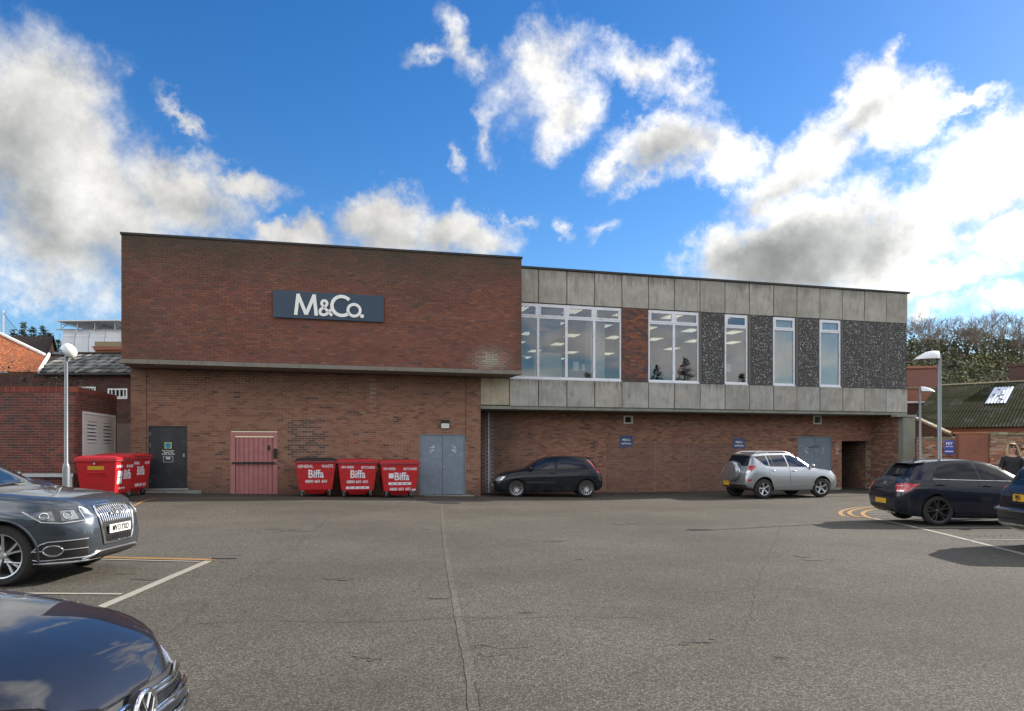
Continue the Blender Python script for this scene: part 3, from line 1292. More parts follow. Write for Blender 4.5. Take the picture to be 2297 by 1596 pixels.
def pal_low(x, z, rr):
    c = lerp3(var(rr.choice(BROWNS + BROWNS + REDS), rr), (.30, .155, .106), .5)
    if rr.random() < .05:
        c = lerp3(c, var(rr.choice(DARKS), rr), .8)
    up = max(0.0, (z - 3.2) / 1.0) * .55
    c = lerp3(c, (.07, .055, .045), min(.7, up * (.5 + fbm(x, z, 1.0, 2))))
    a, b = LX(645, DA), LX(735, DA)
    if a < x < b and 1.3 < z < 2.65 and rr.random() < .55:
        c = lerp3(c, var(rr.choice(DARKS), rr), .8)
    foot_dark = max(0.0, .55 - (z - bz(x, DA)))  # bricks get darker towards the foot of the wall
    c = lerp3(c, (.06, .05, .042), min(.6, foot_dark))
    dx, dz = (x - LX(775, DA)) / .9, (z - .95) / .5
    k = math.exp(-((x - LX(778, DA)) / .15) ** 2 - ((z - .98) / .3) ** 2) * .5
    k += math.exp(-((x - LX(836, DA)) / .07) ** 2 - ((z - 3.65) / .42) ** 2) * .5
    return lerp3(c, (.45, .42, .37), k)


core = MB()
holed(core, XL0 + .01, XL1 - .006, -.6, 4.20, .006, .30, [H_BLACK, H_PINK, H_GREY])
core.box(XL0 + .01, XL0 + .30, .301, 19, -.6, 4.2)
core.box(XL1 - .25, XL1 - .006, .301, DR - DA + .3, -.6, 4.2)
w_low = core.build('ground_floor_wall', M_MORT, BLD)
w_low['label'] = 'brown brick ground floor wall with three metal doors'
for (a, b, c, d) in ((LX(650, DA), LX(737, DA), 1.25, 2.55), (LX(800, DA), LX(930, DA), 1.9, 2.5), (LX(872, DA), LX(905, DA), 1.3, 2.3)):
    pt = MB()
    holed(pt, a, b, c, d, .0035, .0055, [])
    pt.build('repointed_joints', M_MORT_PALE, w_low)
bk = Bricks()
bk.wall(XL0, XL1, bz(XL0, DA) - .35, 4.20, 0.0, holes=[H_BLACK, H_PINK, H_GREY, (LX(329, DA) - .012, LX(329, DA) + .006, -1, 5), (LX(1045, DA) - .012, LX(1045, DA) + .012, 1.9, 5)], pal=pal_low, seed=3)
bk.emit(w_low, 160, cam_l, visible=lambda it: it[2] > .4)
# joint strips beside the end piers
jt = MB()
jt.box(LX(329, DA) - .012, LX(329, DA) + .006, .002, .0045, 0.4, 4.2)
jt.box(LX(1045, DA) - .012, LX(1045, DA) + .012, .002, .0045, 1.9, 4.2)
jt.build('movement_joint', M_BLACKVOID, BLD)
ret = Bricks()
ret.wall(0.0, DR - DA, -.4, 3.1, XL1, pal=pal_low, seed=4, axis='y', sgn=-1)
ret.emit(w_low, 0, cam_l)

# --- black fire door
h = H_BLACK
dr_ = MB()
dr_.box(h[0] + .03, h[1] - .03, .05, .10, h[2] + .02, h[3] - .03)
door = dr_.build('black_door', M_BLACKDOOR, BLD)
door['label'] = 'black steel fire door with blue round notice'
f_ = MB()
f_.box(h[0], h[0] + .03, .01, .14, h[2], h[3])
f_.box(h[1] - .03, h[1], .01, .14, h[2], h[3])
f_.box(h[0] + .03, h[1] - .03, .01, .14, h[3] - .03, h[3])
f_.build('door_frame', M_BLACKDOOR, door)
s_ = MB()
s_.box(h[0] - .02, h[1] + .03, -.03, .14, h[2] - .035, h[2] + .012)
s_.build('threshold', M_STEEL, door)
for zz in (h[3] - .25, h[3] - .62, h[3] - 1.15, h[2] + .25):
    b_ = MB()
    b_.box(h[0] + .035, h[0] + .05, .035, .05, zz - .06, zz + .06)
    b_.build('hinge', M_STEEL, door)
b_ = MB()
b_.box(h[1] - .13, h[1] - .08, .03, .05, h[2] + 1.02, h[2] + 1.12)
b_.tube([(h[1] - .105, .03, h[2] + 1.07), (h[1] - .105, -.005, h[2] + 1.07)], .012, 8)
b_.build('handle', M_STEEL, door)
M_NOTICE = simple('notice_yellow', (.55, .62, .22), 0.5)
M_CYAN = simple('notice_cyan', (.02, .30, .44), 0.5)
xc, zc = (h[0] + h[1]) / 2, h[2] + (h[3] - h[2]) * .69
nt = MB()
nt.box(xc - .11, xc + .10, .044, .0495, zc - .10, zc + .10)
n_o = nt.build('notice_plate', M_NOTICE, door)
nt = MB()
nt.lathe([(0, .0395), (.085, .0395), (.085, .0435)], 24, 'y', (xc - .005, 0, zc))
nt.build('notice_disc', M_CYAN, n_o)
tx = MB()
for i, ln in enumerate(('For Deliveries', 'Please Call', '01494 762 024')):
    merge(tx, text_mb(ln, .062, .0012, .003), Matrix.Translation((xc, .0475, zc - .17 - i * .055)))
tx.build('door_lettering', M_LETTER, door)
lb = MB()
for (a, b, c, d) in ((-.15, .15, -.02, 0), (-.15, .15, -.20, -.18), (-.15, -.13, -.18, -.02), (.13, .15, -.18, -.02)):
    lb.box(xc + a, xc + b, .035, .0495, zc - .34 + c, zc - .34 + d)
lb.build('letter_plate', M_STEEL, door)
lb = MB()
lb.box(xc - .07, xc + .06, .042, .0495, zc - .445, zc - .375)
lb.build('paper_label', M_WHITE, door)
st = MB()
xa = (h[0] + h[1]) / 2
st.box(h[0] - .25, h[1] + .45, -.30, -.004, bz(xa, DA) - .25, h[2] - .05)
st.build('door_step', M_GREYCONC, BLD)

# --- faded red corrugated steel door
h = H_PINK
dr_ = MB()
n = 8
x0_, x1_ = h[0] + .14, h[1] - .12
prof = []
for i in range(n):
    a = x0_ + (x1_ - x0_) * i / n
    w_ = (x1_ - x0_) / n
    prof += [(a, .075), (a + w_ * .12, .045), (a + w_ * .62, .045), (a + w_ * .74, .075)]
prof.append((x1_, .075))
for (pa, ya), (pb, yb) in zip(prof, prof[1:]):
    dr_.add([(pa, ya, h[2] + .01), (pb, yb, h[2] + .01), (pb, yb, h[3] - .19), (pa, ya, h[3] - .19)], [(0, 1, 2, 3)])
dr_.box(x0_, x1_, .08, .10, h[2] + .01, h[3] - .19)
door = dr_.build('corrugated_door', M_PINK, BLD)
door['label'] = 'faded red corrugated steel door with black locking bar'
f_ = MB()
f_.box(h[0], h[0] + .14, .0, .12, h[2], h[3] - .02)
f_.box(h[1] - .12, h[1], .0, .12, h[2], h[3] - .02)
f_.box(h[0] + .14, h[1] - .12, .004, .12, h[3] - .17, h[3] - .02)
f_.build('door_frame', M_PINK, door)
b_ = MB()
b_.box(h[0] + .04, h[1] - .04, -.03, .0, h[2] + 1.0, h[2] + 1.06)
b_.build('locking_bar', M_DARKSTEEL, door)
b_ = MB()
b_.box(h[1] - .12, h[1] - .002, -.06, -.001, h[2] + 1.18, h[2] + 1.50)
b_.build('lock_box', M_DARKSTEEL, door)
b_ = MB()
b_.box(h[1] - .30, h[1] - .23, .02, .044, h[2] + 1.45, h[2] + 1.60)
b_.build('pull_plate', M_DARKSTEEL, door)
b_ = MB()
b_.tube([(h[1] - .06, -.045, h[2] + 1.02), (h[1] - .06, -.03, h[2] + .98)], .035, 10)
b_.build('padlock', M_STEEL, door)

# --- grey-blue double door
def double_door(h, y, nm, lab, graffiti):
    mid = (h[0] + h[1]) / 2
    root = None
    for k, (a, b) in enumerate(((h[0] + .035, mid - .006), (mid + .006, h[1] - .035))):
        mb = MB()
        mb.bbox(a, b, y + .04, y + .09, h[2] + .015, h[3] - .04, .004)
        if root is None:
            root = mb.build(nm, M_GREYDOOR, BLD)
            root['label'] = lab
        else:
            mb.build('door_leaf', M_GREYDOOR, root)
        g_ = MB()
        rr = random.Random(k + len(lab))
        cx_ = (a + b) / 2 + .02
        for j in range(5):
            pts = [(cx_ + rr.uniform(-.1, .1), h[2] + 1.50 + j * .055 + rr.uniform(-.02, .02)) for _ in range(4)]
            stroke(g_, pts, .014, y + .034, y + .0385)
        g_.build('scrawl', M_LETTER if graffiti else M_WHITE, root)
    f_ = MB()
    f_.box(h[0], h[0] + .03, y + .01, y + .12, h[2], h[3])
    f_.box(h[1] - .03, h[1], y + .01, y + .12, h[2], h[3])
    f_.box(h[0] + .03, h[1] - .03, y + .01, y + .12, h[3] - .035, h[3])
    f_.build('door_frame', M_GREYDOOR, root)
    b_ = MB()
    b_.lathe([(0, y + .02), (.03, y + .02), (.03, y + .039)], 12, 'y', (mid + .05, 0, h[2] + 1.0))
    b_.build('lock', M_STEEL, root)
    for zz in (h[2] + .3, h[3] - .3):
        for xx in (h[0] + .036, h[1] - .036):
            b_ = MB()
            b_.box(xx - .008, xx + .008, y + .022, y + .0385, zz - .07, zz + .07)
            b_.build('hinge', M_GREYDOOR, root)
    s_ = MB()
    s_.box(h[0] - .1, h[1] + .25, y - .28, y - .004, bz(mid, DA + y) - .2, h[2] - .004)
    s_.build('door_step', M_GREYCONC, BLD)
    return root


double_door(H_GREY, 0.0, 'grey_double_door', 'blue-grey steel double door beside the red bins', True)

# --- recessed lower right wall
YR = DR - DA
XR0, XR1 = XL1, LX(1953, DR)
XE = LX(2038, DA)
H_D3 = rect(1790, 1866, 980, 1094, DR)
H_PASS = (LX(1888, DR), XR1 - .001, -.6, fz(1920, 990, DR))
V1 = rect(1399, 1419, 933, 951, DR)
V2 = rect(1824, 1842, 933, 952, DR)


def pal_r(x, z, rr):
    c = tuple(v * 1.25 for v in lerp3(var(rr.choice(BROWNS + REDS), rr), (.255, .125, .088), .5))
    if rr.random() < .13:
        c = lerp3(c, var(rr.choice(DARKS), rr), rr.uniform(.3, .9))
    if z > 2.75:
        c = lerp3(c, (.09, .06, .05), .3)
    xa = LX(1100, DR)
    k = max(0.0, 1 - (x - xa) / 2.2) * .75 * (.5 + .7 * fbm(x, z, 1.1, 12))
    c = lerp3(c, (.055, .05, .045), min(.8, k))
    if z < 1.9 and LX(1358, DR) < x < LX(1545, DR):
        c = lerp3(c, (.155, .09, .075), .5)
    if z < 1.9 and LX(1545, DR) <= x < LX(1650, DR):
        c = lerp3(c, (.14, .085, .08), .55)
    k = math.exp(-((x - LX(1096, DR)) / .13) ** 2) * (.35 + .65 * max(0.0, 1 - z / 2.6)) * (.4 + .9 * fbm(x, z, 2.3, 15))
    return lerp3(c, (.40, .42, .46), min(.85, k))                                   # lime run-off down the corner


core = MB()
holed(core, XR0 - .2, XR1 + .2, -.6, 3.07, YR + .006, YR + .30, [H_D3, H_PASS, V1, V2])
w_r = core.build('recessed_wall', M_MORT, BLD)
w_r['label'] = 'recessed brown brick wall behind the parked staff cars'
for (a, b, c, d) in ((LX(1536, DR), LX(1568, DR), 2.42, 2.72), (LX(1780, DR), LX(1880, DR), 2.08, 2.28), (LX(1866.5, DR), LX(1887, DR), .2, 2.08), (LX(1365, DR), LX(1392, DR), .3, 1.9)):
    pt = MB()
    holed(pt, a, b, c, d, YR + .0035, YR + .0055, [(H_D3[0] - .01, H_D3[1] + .01, -1, H_D3[3] + .01)])
    pt.build('repointed_joints', M_MORT_PALE, w_r)
bk = Bricks()
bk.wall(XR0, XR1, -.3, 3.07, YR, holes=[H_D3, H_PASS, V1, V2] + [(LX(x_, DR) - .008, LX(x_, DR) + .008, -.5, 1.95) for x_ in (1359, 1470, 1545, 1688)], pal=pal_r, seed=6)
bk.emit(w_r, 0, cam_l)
double_door(H_D3, YR, 'grey_double_door', 'slate grey steel double door behind the silver car, scrawled', False)
gr = MB()
rr = random.Random(8)
xg, zg = (H_D3[0] + H_D3[1]) / 2 - .35, 1.72
stroke(gr, [(xg + i * .045 + rr.uniform(-.02, .02), zg + rr.uniform(-.07, .07)) for i in range(14)], .012, YR + .03, YR + .037)
stroke(gr, [(xg + .1 + i * .09, zg - .02 + rr.uniform(-.06, .06)) for i in range(7)], .010, YR + .0325, YR + .0372)
gr.build('graffiti_tag', M_BLACKPL, BLD)
gr = MB()
xg = (H_D3[1] + H_PASS[0]) / 2
for j in range(5):
    stroke(gr, [(xg + rr.uniform(-.1, .1), 1.42 + j * .085 + rr.uniform(-.02, .02)) for _ in range(4)], .018, YR - .006, YR - .001)
gr.build('graffiti_mark', M_LETTER, BLD)
# passage and wing wall
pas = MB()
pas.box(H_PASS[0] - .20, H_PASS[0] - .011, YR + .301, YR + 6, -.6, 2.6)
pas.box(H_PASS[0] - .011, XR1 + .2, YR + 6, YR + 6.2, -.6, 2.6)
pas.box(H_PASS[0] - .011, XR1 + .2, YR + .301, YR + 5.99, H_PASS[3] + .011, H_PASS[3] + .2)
pas.build('passage_wall', M_BLACKVOID, BLD)  # shade inside the passage is put into the wall colour
XW = XR1
YW0 = LX(0, 1) * 0 + 0.02
core = MB()
core.box(XW + .006, XW + .30, YW0 + .01, YR + .004, -.6, 3.07)
core.box(XW + .006, XW + .30, YR + .305, YR + 6, -.6, 2.6)
w_w = core.build('wing_wall', M_MORT, BLD)
ret = Bricks()
ret.wall(YW0, YR + 5.5, -.35, 3.07, XW, holes=[(YR - .001, YR + .30, 2.2, 4)], pal=lambda x, z, rr: lerp3(var(rr.choice(REDS + BROWNS), rr), (.09, .06, .045), .15 + .5 * min(1, max(0, x - 1.6))), seed=7, axis='y', sgn=1)
ret.emit(w_w, 0, cam_l)
cl_ = MB()
cl_.bbox(XW + .0, XW + .62, -.26, YW0 - .002, -.6, 2.98, .01)
cl_.build('concrete_column', M_GREYCONC, BLD)
cl_ = MB()
cl_.box(XW - .35, XW + .66, -.30, .05, 2.985, 3.075)
cl_.build('column_cap', M_GREYCONC, BLD)

# --- soffit and edge beam under the panels
sf = MB()
sf.box(XL1 + .004, XE - .02, .05, YR + .30, 3.08, 3.195)
sf.build('soffit_slab', M_GREYCONC, BLD)
# --- concrete panels
TJ = (LX(2036, DA) - LX(1208, DA)) / 15.0
XJ0 = LX(1208, DA)


def panel(nm, x0, x1, z0, z1, mat, y=0.0, dp=.07, lab=None):
    mb = MB()
    mb.bbox(x0 - (x0 + x1) / 2, x1 - (x0 + x1) / 2, 0, dp, z0 - (z0 + z1) / 2, z1 - (z0 + z1) / 2, .008)
    o = mb.build(nm, mat, BLD, loc=((x0 + x1) / 2, y, (z0 + z1) / 2))
    if lab:
        o['label'] = lab
    return o


g_ = .016
rr = random.Random(31)
for i in range(-3, 15):
    x0, x1 = XJ0 + i * TJ + g_, XJ0 + (i + 1) * TJ - g_
    panel('concrete_panel', x0, x1, 6.99, 8.22 + (i - 7) * .003, M_CONC, rr.uniform(-.004, .004))
for i in range(-2, 15):
    x0, x1 = XJ0 + i * TJ + g_, XJ0 + (i + 1) * TJ - g_
    if i == -2:
        panel('concrete_panel', XL1 + .01, x1, 3.225, 4.195, M_CONC_CREAM, .002, lab='cream coloured concrete panel at the left end')
        continue
    # panels under windows lean in and are darker with run-off
    panel('concrete_panel', x0, x1, 3.20, 4.175, M_CONC_LOW if i not in (2, 5, 7, 9, 11, 12, 13) else M_CONC, rr.uniform(-.004, .006) + (.0 if i not in (2, 5, 7, 9, 11, 12, 13) else -.012))
bkd = MB()
bkd.box(XL1 + .01, XE - .02, .072, .16, 3.20, 4.17)
bkd.box(LX(1150, DA) - 2, XE - .02, .072, .16, 7.0, 8.2)
bkd.build('panel_backing', M_BLACKVOID, BLD)
cop = MB()
cop.prism([(XB1 + .02, 8.225 - .01), (XE + .03, 8.225 + .035), (XE + .03, 8.225 + .105), (XB1 + .02, 8.225 + .06)], -.05, .35)
cop.box(XE - .27, XE + .03, .351, 19, 8.2, 8.31)
cop.build('roof_coping', M_COPING, BLD)
# side wall of the panel storey, roof, floor, back
body = MB()
body.box(XE - .25, XE - .02, .17, 19, 3.2, 8.19)
body.box(XB1 - 12.3, XE - .26, 18.8, 19, 3.2, 8.15)
body.box(XB1 - .01, XE - .26, .17, 18.79, 7.92, 8.15)
body.build('side_and_roof', M_MORT_UP, BLD)
grd = MB()
grd.box(XL1 - .2, XE - .3, YR + 6.3, 19, -.6, 3.05)
grd.build('rear_ground_floor', M_MORT_UP, BLD)

# --- infill between windows: brick panel and pebbled panels
def xi(i):
    return XJ0 + i * TJ


Z0W, Z1W = 4.205, 6.96
bp = MB()
bp.box(xi(3) + .012, xi(4) - .012, .022, .15, 4.19, 6.985)
b_o = bp.build('brick_infill', M_MORT_UP, BLD)
bk = Bricks()
bk.wall(xi(3) + .012, xi(4) - .012, 4.19, 6.985, .016, pal=lambda x, z, rr: var(rr.choice(DARKS + REDS + [(.27, .11, .06)]), rr), seed=9, deep=.05)
bk.emit(b_o, 0, cam_l)
M_MATRIX = simple('pebble_matrix', (.060, .058, .057), 0.85, 0, 0.45, 30, bump=0.8, bscale=45)
M_PEB = brick_mat('pebble', False, 0.7)
M_FILLET = simple('joint_render', (.13, .125, .11), 0.9, 0, 0.2, 5)


def pebble_mesh(seed, w, h):
    rr = random.Random(seed)
    mb = MB()
    for _ in range(1500):
        s_ = rr.choice((.006, .007, .009, .010, .013, .016)) * rr.uniform(.8, 1.2)
        x_, z_ = rr.uniform(-w / 2 + .02, w / 2 - .02), rr.uniform(-h / 2 + .02, h / 2 - .02)
        dens_ = mnoise.noise(Vector((x_ * 3, z_ * 2.2, seed)))
        bright = rr.random() < .44 + .45 * dens_
        g__ = rr.uniform(.5, .88) if bright else rr.uniform(.05, .22)
        mb.c = (g__, g__, g__ * .97)
        ax, az_ = s_ * rr.uniform(.7, 1.3), s_ * rr.uniform(.6, 1.1)
        vs = [(x_ + ax * math.cos(k * 1.0472), -.002, z_ + az_ * math.sin(k * 1.0472)) for k in range(6)]
        vs.append((x_ + rr.uniform(-.003, .003), -.002 - s_ * .6, z_))
        mb.add(vs, [(k, (k + 1) % 6, 6) for k in range(6)])
    return mb.mesh('pebbles', M_PEB)


PEB = None
for n_i, i in enumerate((6, 8, 10, 12, 13, 14)):
    x0, x1 = xi(i) + .032, xi(i + 1) - .042
    if i in (6, 8, 10):
        x0 += .05
    mb = MB()
    w_, h_ = x1 - x0, 6.985 - 4.19
    mb.box(-w_ / 2, w_ / 2, 0, .12, -h_ / 2, h_ / 2)
    o = mb.build('pebbled_panel', M_MATRIX, BLD, loc=((x0 + x1) / 2, .02, (4.19 + 6.985) / 2))
    pe = bpy.data.objects.new('pebbles', pebble_mesh(n_i + 40, w_ - .02, h_))
    COL.objects.link(pe)
    pe.parent = o
    pe['kind'] = 'stuff'
fl = MB()
for i in (6, 8, 10, 12, 13, 14):
    fl.box(xi(i) - .04, xi(i) + (.068 if i in (6, 8, 10) else .03), .008, .12, 4.19, 6.985)
fl.build('panel_fillet', M_FILLET, BLD)


# --- windows
def window(x0, x1, lights, lab):
    o = MB()
    fr_ = .062
    y0, y1 = .045, .115
    o.box(x0, x1, y0 - .045, y1, Z0W - .028, Z0W + .02)
    root = o.build('window', M_FRAME, BLD)
    root['label'] = lab
    f = MB()
    f.box(x0, x1, y0, y1, Z1W - fr_, Z1W)
    f.box(x0, x1, y0, y1, Z0W + .021, Z0W + .021 + fr_)
    f.box(x0, x0 + fr_, y0, y1, Z0W + .021 + fr_, Z1W - fr_)
    f.box(x1 - fr_, x1, y0, y1, Z0W + .021 + fr_, Z1W - fr_)
    f.build('window_frame', M_FRAME, root)
    TZ = 6.46
    w_ = (x1 - x0) / lights
    for k in range(lights):
        a = x0 + k * w_ + (fr_ if k == 0 else .05)
        b = x0 + (k + 1) * w_ - (fr_ if k == lights - 1 else .05)
        if k:
            m_ = MB()
            m_.box(x0 + k * w_ - .05, x0 + k * w_ + .05, y0 - .006, y1, Z0W + .021 + fr_, Z1W - fr_)
            m_.build('mullion', M_FRAME, root)
        m_ = MB()
        m_.box(a, b, y0 - .004, y1, TZ - .035, TZ + .035)
        m_.build('transom', M_FRAME, root)
        # opening top light with its own frame
        s_ = MB()
        e = .055
        za, zb_ = TZ + .036, Z1W - fr_ - .001
        s_.box(a, b, y0 - .018, y0 + .03, za, za + e)
        s_.box(a, b, y0 - .018, y0 + .03, zb_ - e, zb_)
        s_.box(a, a + e, y0 - .018, y0 + .03, za + e, zb_ - e)
        s_.box(b - e, b, y0 - .018, y0 + .03, za + e, zb_ - e)
        s_.build('top_light', M_FRAME, root)
        p_ = MB()
        p_.add([(a + e, y0 + .02, za + e), (b - e, y0 + .02, za + e), (b - e, y0 + .02, zb_ - e), (a + e, y0 + .02, zb_ - e)], [(0, 1, 2, 3)])
        p_.build('pane', M_GLASS, root)
        p_ = MB()
        zc_, zd_ = Z0W + .021 + fr_, TZ - .035
        p_.add([(a, y0 + .03, zc_), (b, y0 + .031, zc_), (b, y0 + .029, zd_), (a, y0 + .03, zd_)], [(0, 1, 2, 3)])
        p_.build('pane', M_GLASS, root)
    return root


window(xi(-1), xi(3) - .012, 4, 'wide four-light white window beside the overhanging box')
window(xi(4) + .012, xi(6) - .03, 2, 'two-light white window right of the brick infill')
window(xi(7) + .012, xi(8) - .07, 1, 'single white window, first right of the two-light one')
window(xi(9) + .012, xi(10) - .07, 1, 'single white window, middle of the three narrow ones')
window(xi(11) + .012, xi(12) - .07, 1, 'single white window with closed blind, rightmost')

# --- inside of the sales floor
rm = MB()
xr0, xr1 = XB1 - 12, XE - .27
rm.box(xr0, xr1, .17, 18.7, 3.55, 3.68)
rm.build('sales_floor', M_CARPET, BLD)
rm = MB()
rm.box(xr0, xr1, .17, 18.7, 7.02, 7.10)
rm.build('sales_ceiling', M_CEIL, BLD)
rm = MB()
rm.box(xr0, xr1, 18.5, 18.7, 3.69, 7.01)
rm.box(xr0, xr0 + .1, .8, 18.49, 3.69, 7.01)
rm.box(xr1 - .1, xr1, .2, 18.49, 3.69, 7.01)
rm.build('interior_wall', M_INT, BLD)
core = MB()
core.box(xr0, XB1 - .05, .17, .5, 3.69, 7.01)
core.build('interior_lining', M_INT, BLD)
lt = MB()
for k in range(4):
    lt.box(-.225 + k * .15 - .03, -.225 + k * .15 + .03, -.44, .44, -.02, 0)
LT_ME = lt.mesh('tubes', M_TUBE)
hb = MB()
hb.box(-.33, .33, -.64, .64, .001, .02)
HB_ME = hb.mesh('ceiling_light', M_WHITE)
CL_LAB = ['fluorescent ceiling light panel glimpsed through the upstairs windows']
for j in range(6):
    for i in range(9):
        x_, y_ = XB1 - 3.6 + i * 2.15 + (j % 2) * .35, 1.3 + j * 2.9
        if x_ > xr1 - 1.0 or (i > 6 and j > 3):
            continue
        o = bpy.data.objects.new('ceiling_light', HB_ME)
        COL.objects.link(o)
        o.location = fw(x_ + T0, y_ + DA, 6.995)
        o.rotation_euler = (0, 0, TH)
        tag(o, CL_LAB[0], 'ceiling light', 'sales floor ceiling lights')
        c = bpy.data.objects.new('tubes', LT_ME)
        COL.objects.link(c)
        c.parent = o
M_BOARD = simple('display_board', (.62, .53, .38), 0.7)
M_BANNER = simple('banner_slate', (.06, .085, .11), 0.7)
M_PINKT = simple('pink_print', (.55, .10, .17), 0.6)
M_BLIND = simple('roller_blind', (.82, .81, .79), 0.8, 0, 0.05, 3)


def inside(name, mb_fn, x, y, z, lab, cat, mat, rz=0.0):
    mb = MB()
    mb_fn(mb)
    o = mb.build(name, mat, loc=fw(x + T0, y + DA, z), rot=(0, 0, TH + rz))
    tag(o, lab, cat)
    return o


def board(mb):
    mb.bbox(-.55, .55, -.03, .03, .08, 1.62, .01)
    for a in (-.45, .45):
        mb.box(a - .03, a + .03, -.2, .2, 0, .06)
        mb.box(a - .02, a + .02, -.025, .025, .06, .08)


def pillar(mb):
    mb.bbox(-.3, .3, -.3, .3, 0, 3.33, .02)
    mb.box(-.33, .33, -.33, .33, 0, .1)


def banner(mb):
    mb.box(-.62, .62, -.01, .01, -.95, 0)
    mb.tube([(-.66, 0, .02), (.66, 0, .02)], .02, 8)


inside('display_board', board, xi(.62), 1.0, 3.685, 'cream display board standing behind the wide upstairs window', 'display board', M_BOARD)
inside('pillar', pillar, xi(2.6), 1.6, 3.685, 'white square pillar behind the wide upstairs window', 'pillar', M_WHITE)
bo = inside('hanging_banner', banner, xi(.5), .9, 6.72, 'slate blue banner hanging behind the wide upstairs window', 'banner', M_BANNER)
tm = MB()
stroke(tm, [tuple(p) for p in curve_pts([Vector(p) for p in ((-.34, -.62), (-.2, -.36), (-.12, -.44), (-.22, -.6), (-.02, -.52), (.06, -.42), (.04, -.6), (.2, -.5), (.3, -.6))], 5)], .035, -.020, -.012)
stroke(tm, [(-.3, -.74), (0, -.71), (.32, -.75)], .03, -.020, -.012)
tm.build('banner_print', M_PINKT, bo)
for nm, (x_, z_, w_, h_) in (('large sheet on the third light of the wide window', (xi(1.35), 4.72, .22, .33)), ('small sheet beside the large one on the wide window', (xi(1.62), 4.68, .11, .22)), ('slim sheet beside the mullion of the two-light window', (xi(5.04), 4.75, .08, .30)), ('square sheet on the first narrow window', (xi(7.18), 4.85, .20, .30))):
    mb = MB()
    mb.box(x_ - w_ / 2, x_ + w_ / 2, .084, .087, z_ - h_ / 2, z_ + h_ / 2)
    mb.box(x_ - w_ / 2 + .02, x_ + w_ / 2 - .02, .0825, .084, z_ + h_ / 2 - .05, z_ + h_ / 2 - .02)
    o = mb.build('paper_notice', M_WHITE, loc=fw(T0, DA), rot=(0, 0, TH))
    tag(o, 'white paper ' + nm, 'notice', 'notices on the upstairs windows')
for k, i in enumerate((9, 11)):
    mb = MB()
    x0_, x1_ = xi(i) + .06, xi(i + 1) - .12
    for s_ in range(24):
        xa_ = x0_ + (x1_ - x0_) * s_ / 24
        mb.add([(xa_, .15 + .012 * (s_ % 2), 4.26), (xa_ + (x1_ - x0_) / 24, .15 + .012 * ((s_ + 1) % 2), 4.26), (xa_ + (x1_ - x0_) / 24, .15 + .012 * ((s_ + 1) % 2), 6.9), (xa_, .15 + .012 * (s_ % 2), 6.9)], [(0, 1, 2, 3)])
    mb.tube([(x0_, .16, 6.93), (x1_, .16, 6.93)], .03, 8)
    o = mb.build('window_blind', M_BLIND, loc=fw(T0, DA), rot=(0, 0, TH))
    tag(o, ('pale blind behind the middle narrow window', 'pale blind behind the rightmost narrow window')[k], 'blind', 'window blinds')
# clothes rails near the windows
GC = [simple('garment_%d' % i, c, 0.9, 0, .2, 6) for i, c in enumerate(((.30, .30, .32), (.10, .12, .20), (.42, .36, .30), (.35, .12, .14), (.12, .20, .19)))]
for ri, (x_, y_, rz_, lab) in enumerate(((xi(-.55), 1.9, .1, 'clothes rail behind the left light of the wide window'), (xi(1.9), 3.2, -.1, 'clothes rail behind the third light of the wide window'), (xi(4.6), 2.3, .15, 'clothes rail behind the two-light window'), (xi(7.4), 2.0, 0, 'clothes rail behind the first narrow window'))):
    t = thing('clothes_rail', lab, 'clothes rail', fw(x_ + T0, y_ + DA, 3.682), TH + rz_, 'clothes rails on the sales floor')
    mb = MB()
    for sx_ in (-.7, .7):
        mb.tube([(sx_, 0, 0), (sx_, 0, 1.62)], .014, 6)
        mb.tube([(sx_, -.25, .015), (sx_, .25, .015)], .014, 6)
    mb.tube([(-.7, 0, 1.62), (.7, 0, 1.62)], .014, 6)
    mb.build('rail_frame', M_STEEL, t)
    rr = random.Random(ri)
    for g_ in range(11):
        gx = -.6 + .12 * g_
        mb = MB()
        L_g = rr.uniform(.7, 1.05)
        w_g = rr.uniform(.2, .26)
        mb.add([(gx - .03, -.06, 1.56), (gx + .03, -.06, 1.56), (gx + .03, .06, 1.56), (gx - .03, .06, 1.56), (gx - .04, -w_g, 1.46), (gx + .04, -w_g, 1.46), (gx + .04, w_g, 1.46), (gx - .04, w_g, 1.46), (gx - .05, -w_g * .9, 1.56 - L_g), (gx + .05, -w_g * .9, 1.56 - L_g), (gx + .05, w_g * .9, 1.56 - L_g), (gx - .05, w_g * .9, 1.56 - L_g)],
               [(0, 1, 2, 3)] + [(4 * r_ + q_ + 4, 4 * r_ + (q_ + 1) % 4 + 4, 4 * r_ + (q_ + 1) % 4, 4 * r_ + q_) for r_ in range(2) for q_ in range(4)])
        mb.build('garment', rr.choice(GC), t)
# pink balloon figure in the two-light window
fm = MB()
pts = [(-.32, 0, -.30), (-.2, 0, -.36), (-.05, 0, -.30), (.03, 0, -.16), (.0, 0, .02), (.02, 0, .14), (.12, 0, .20), (.2, 0, .12), (.3, 0, .06)]
fm.tube(curve_pts([Vector(p) for p in pts], 4), [.03 + .035 * math.sin(i / 32 * 3.14) for i in range(33)], 8)
o = fm.build('balloon_figure', M_PINKT, loc=fw(xi(5.38) + T0, DA + .45, 4.78), rot=(0, 0, TH), smooth=60)
tag(o, 'pink curled balloon behind the two-light window', 'balloon')

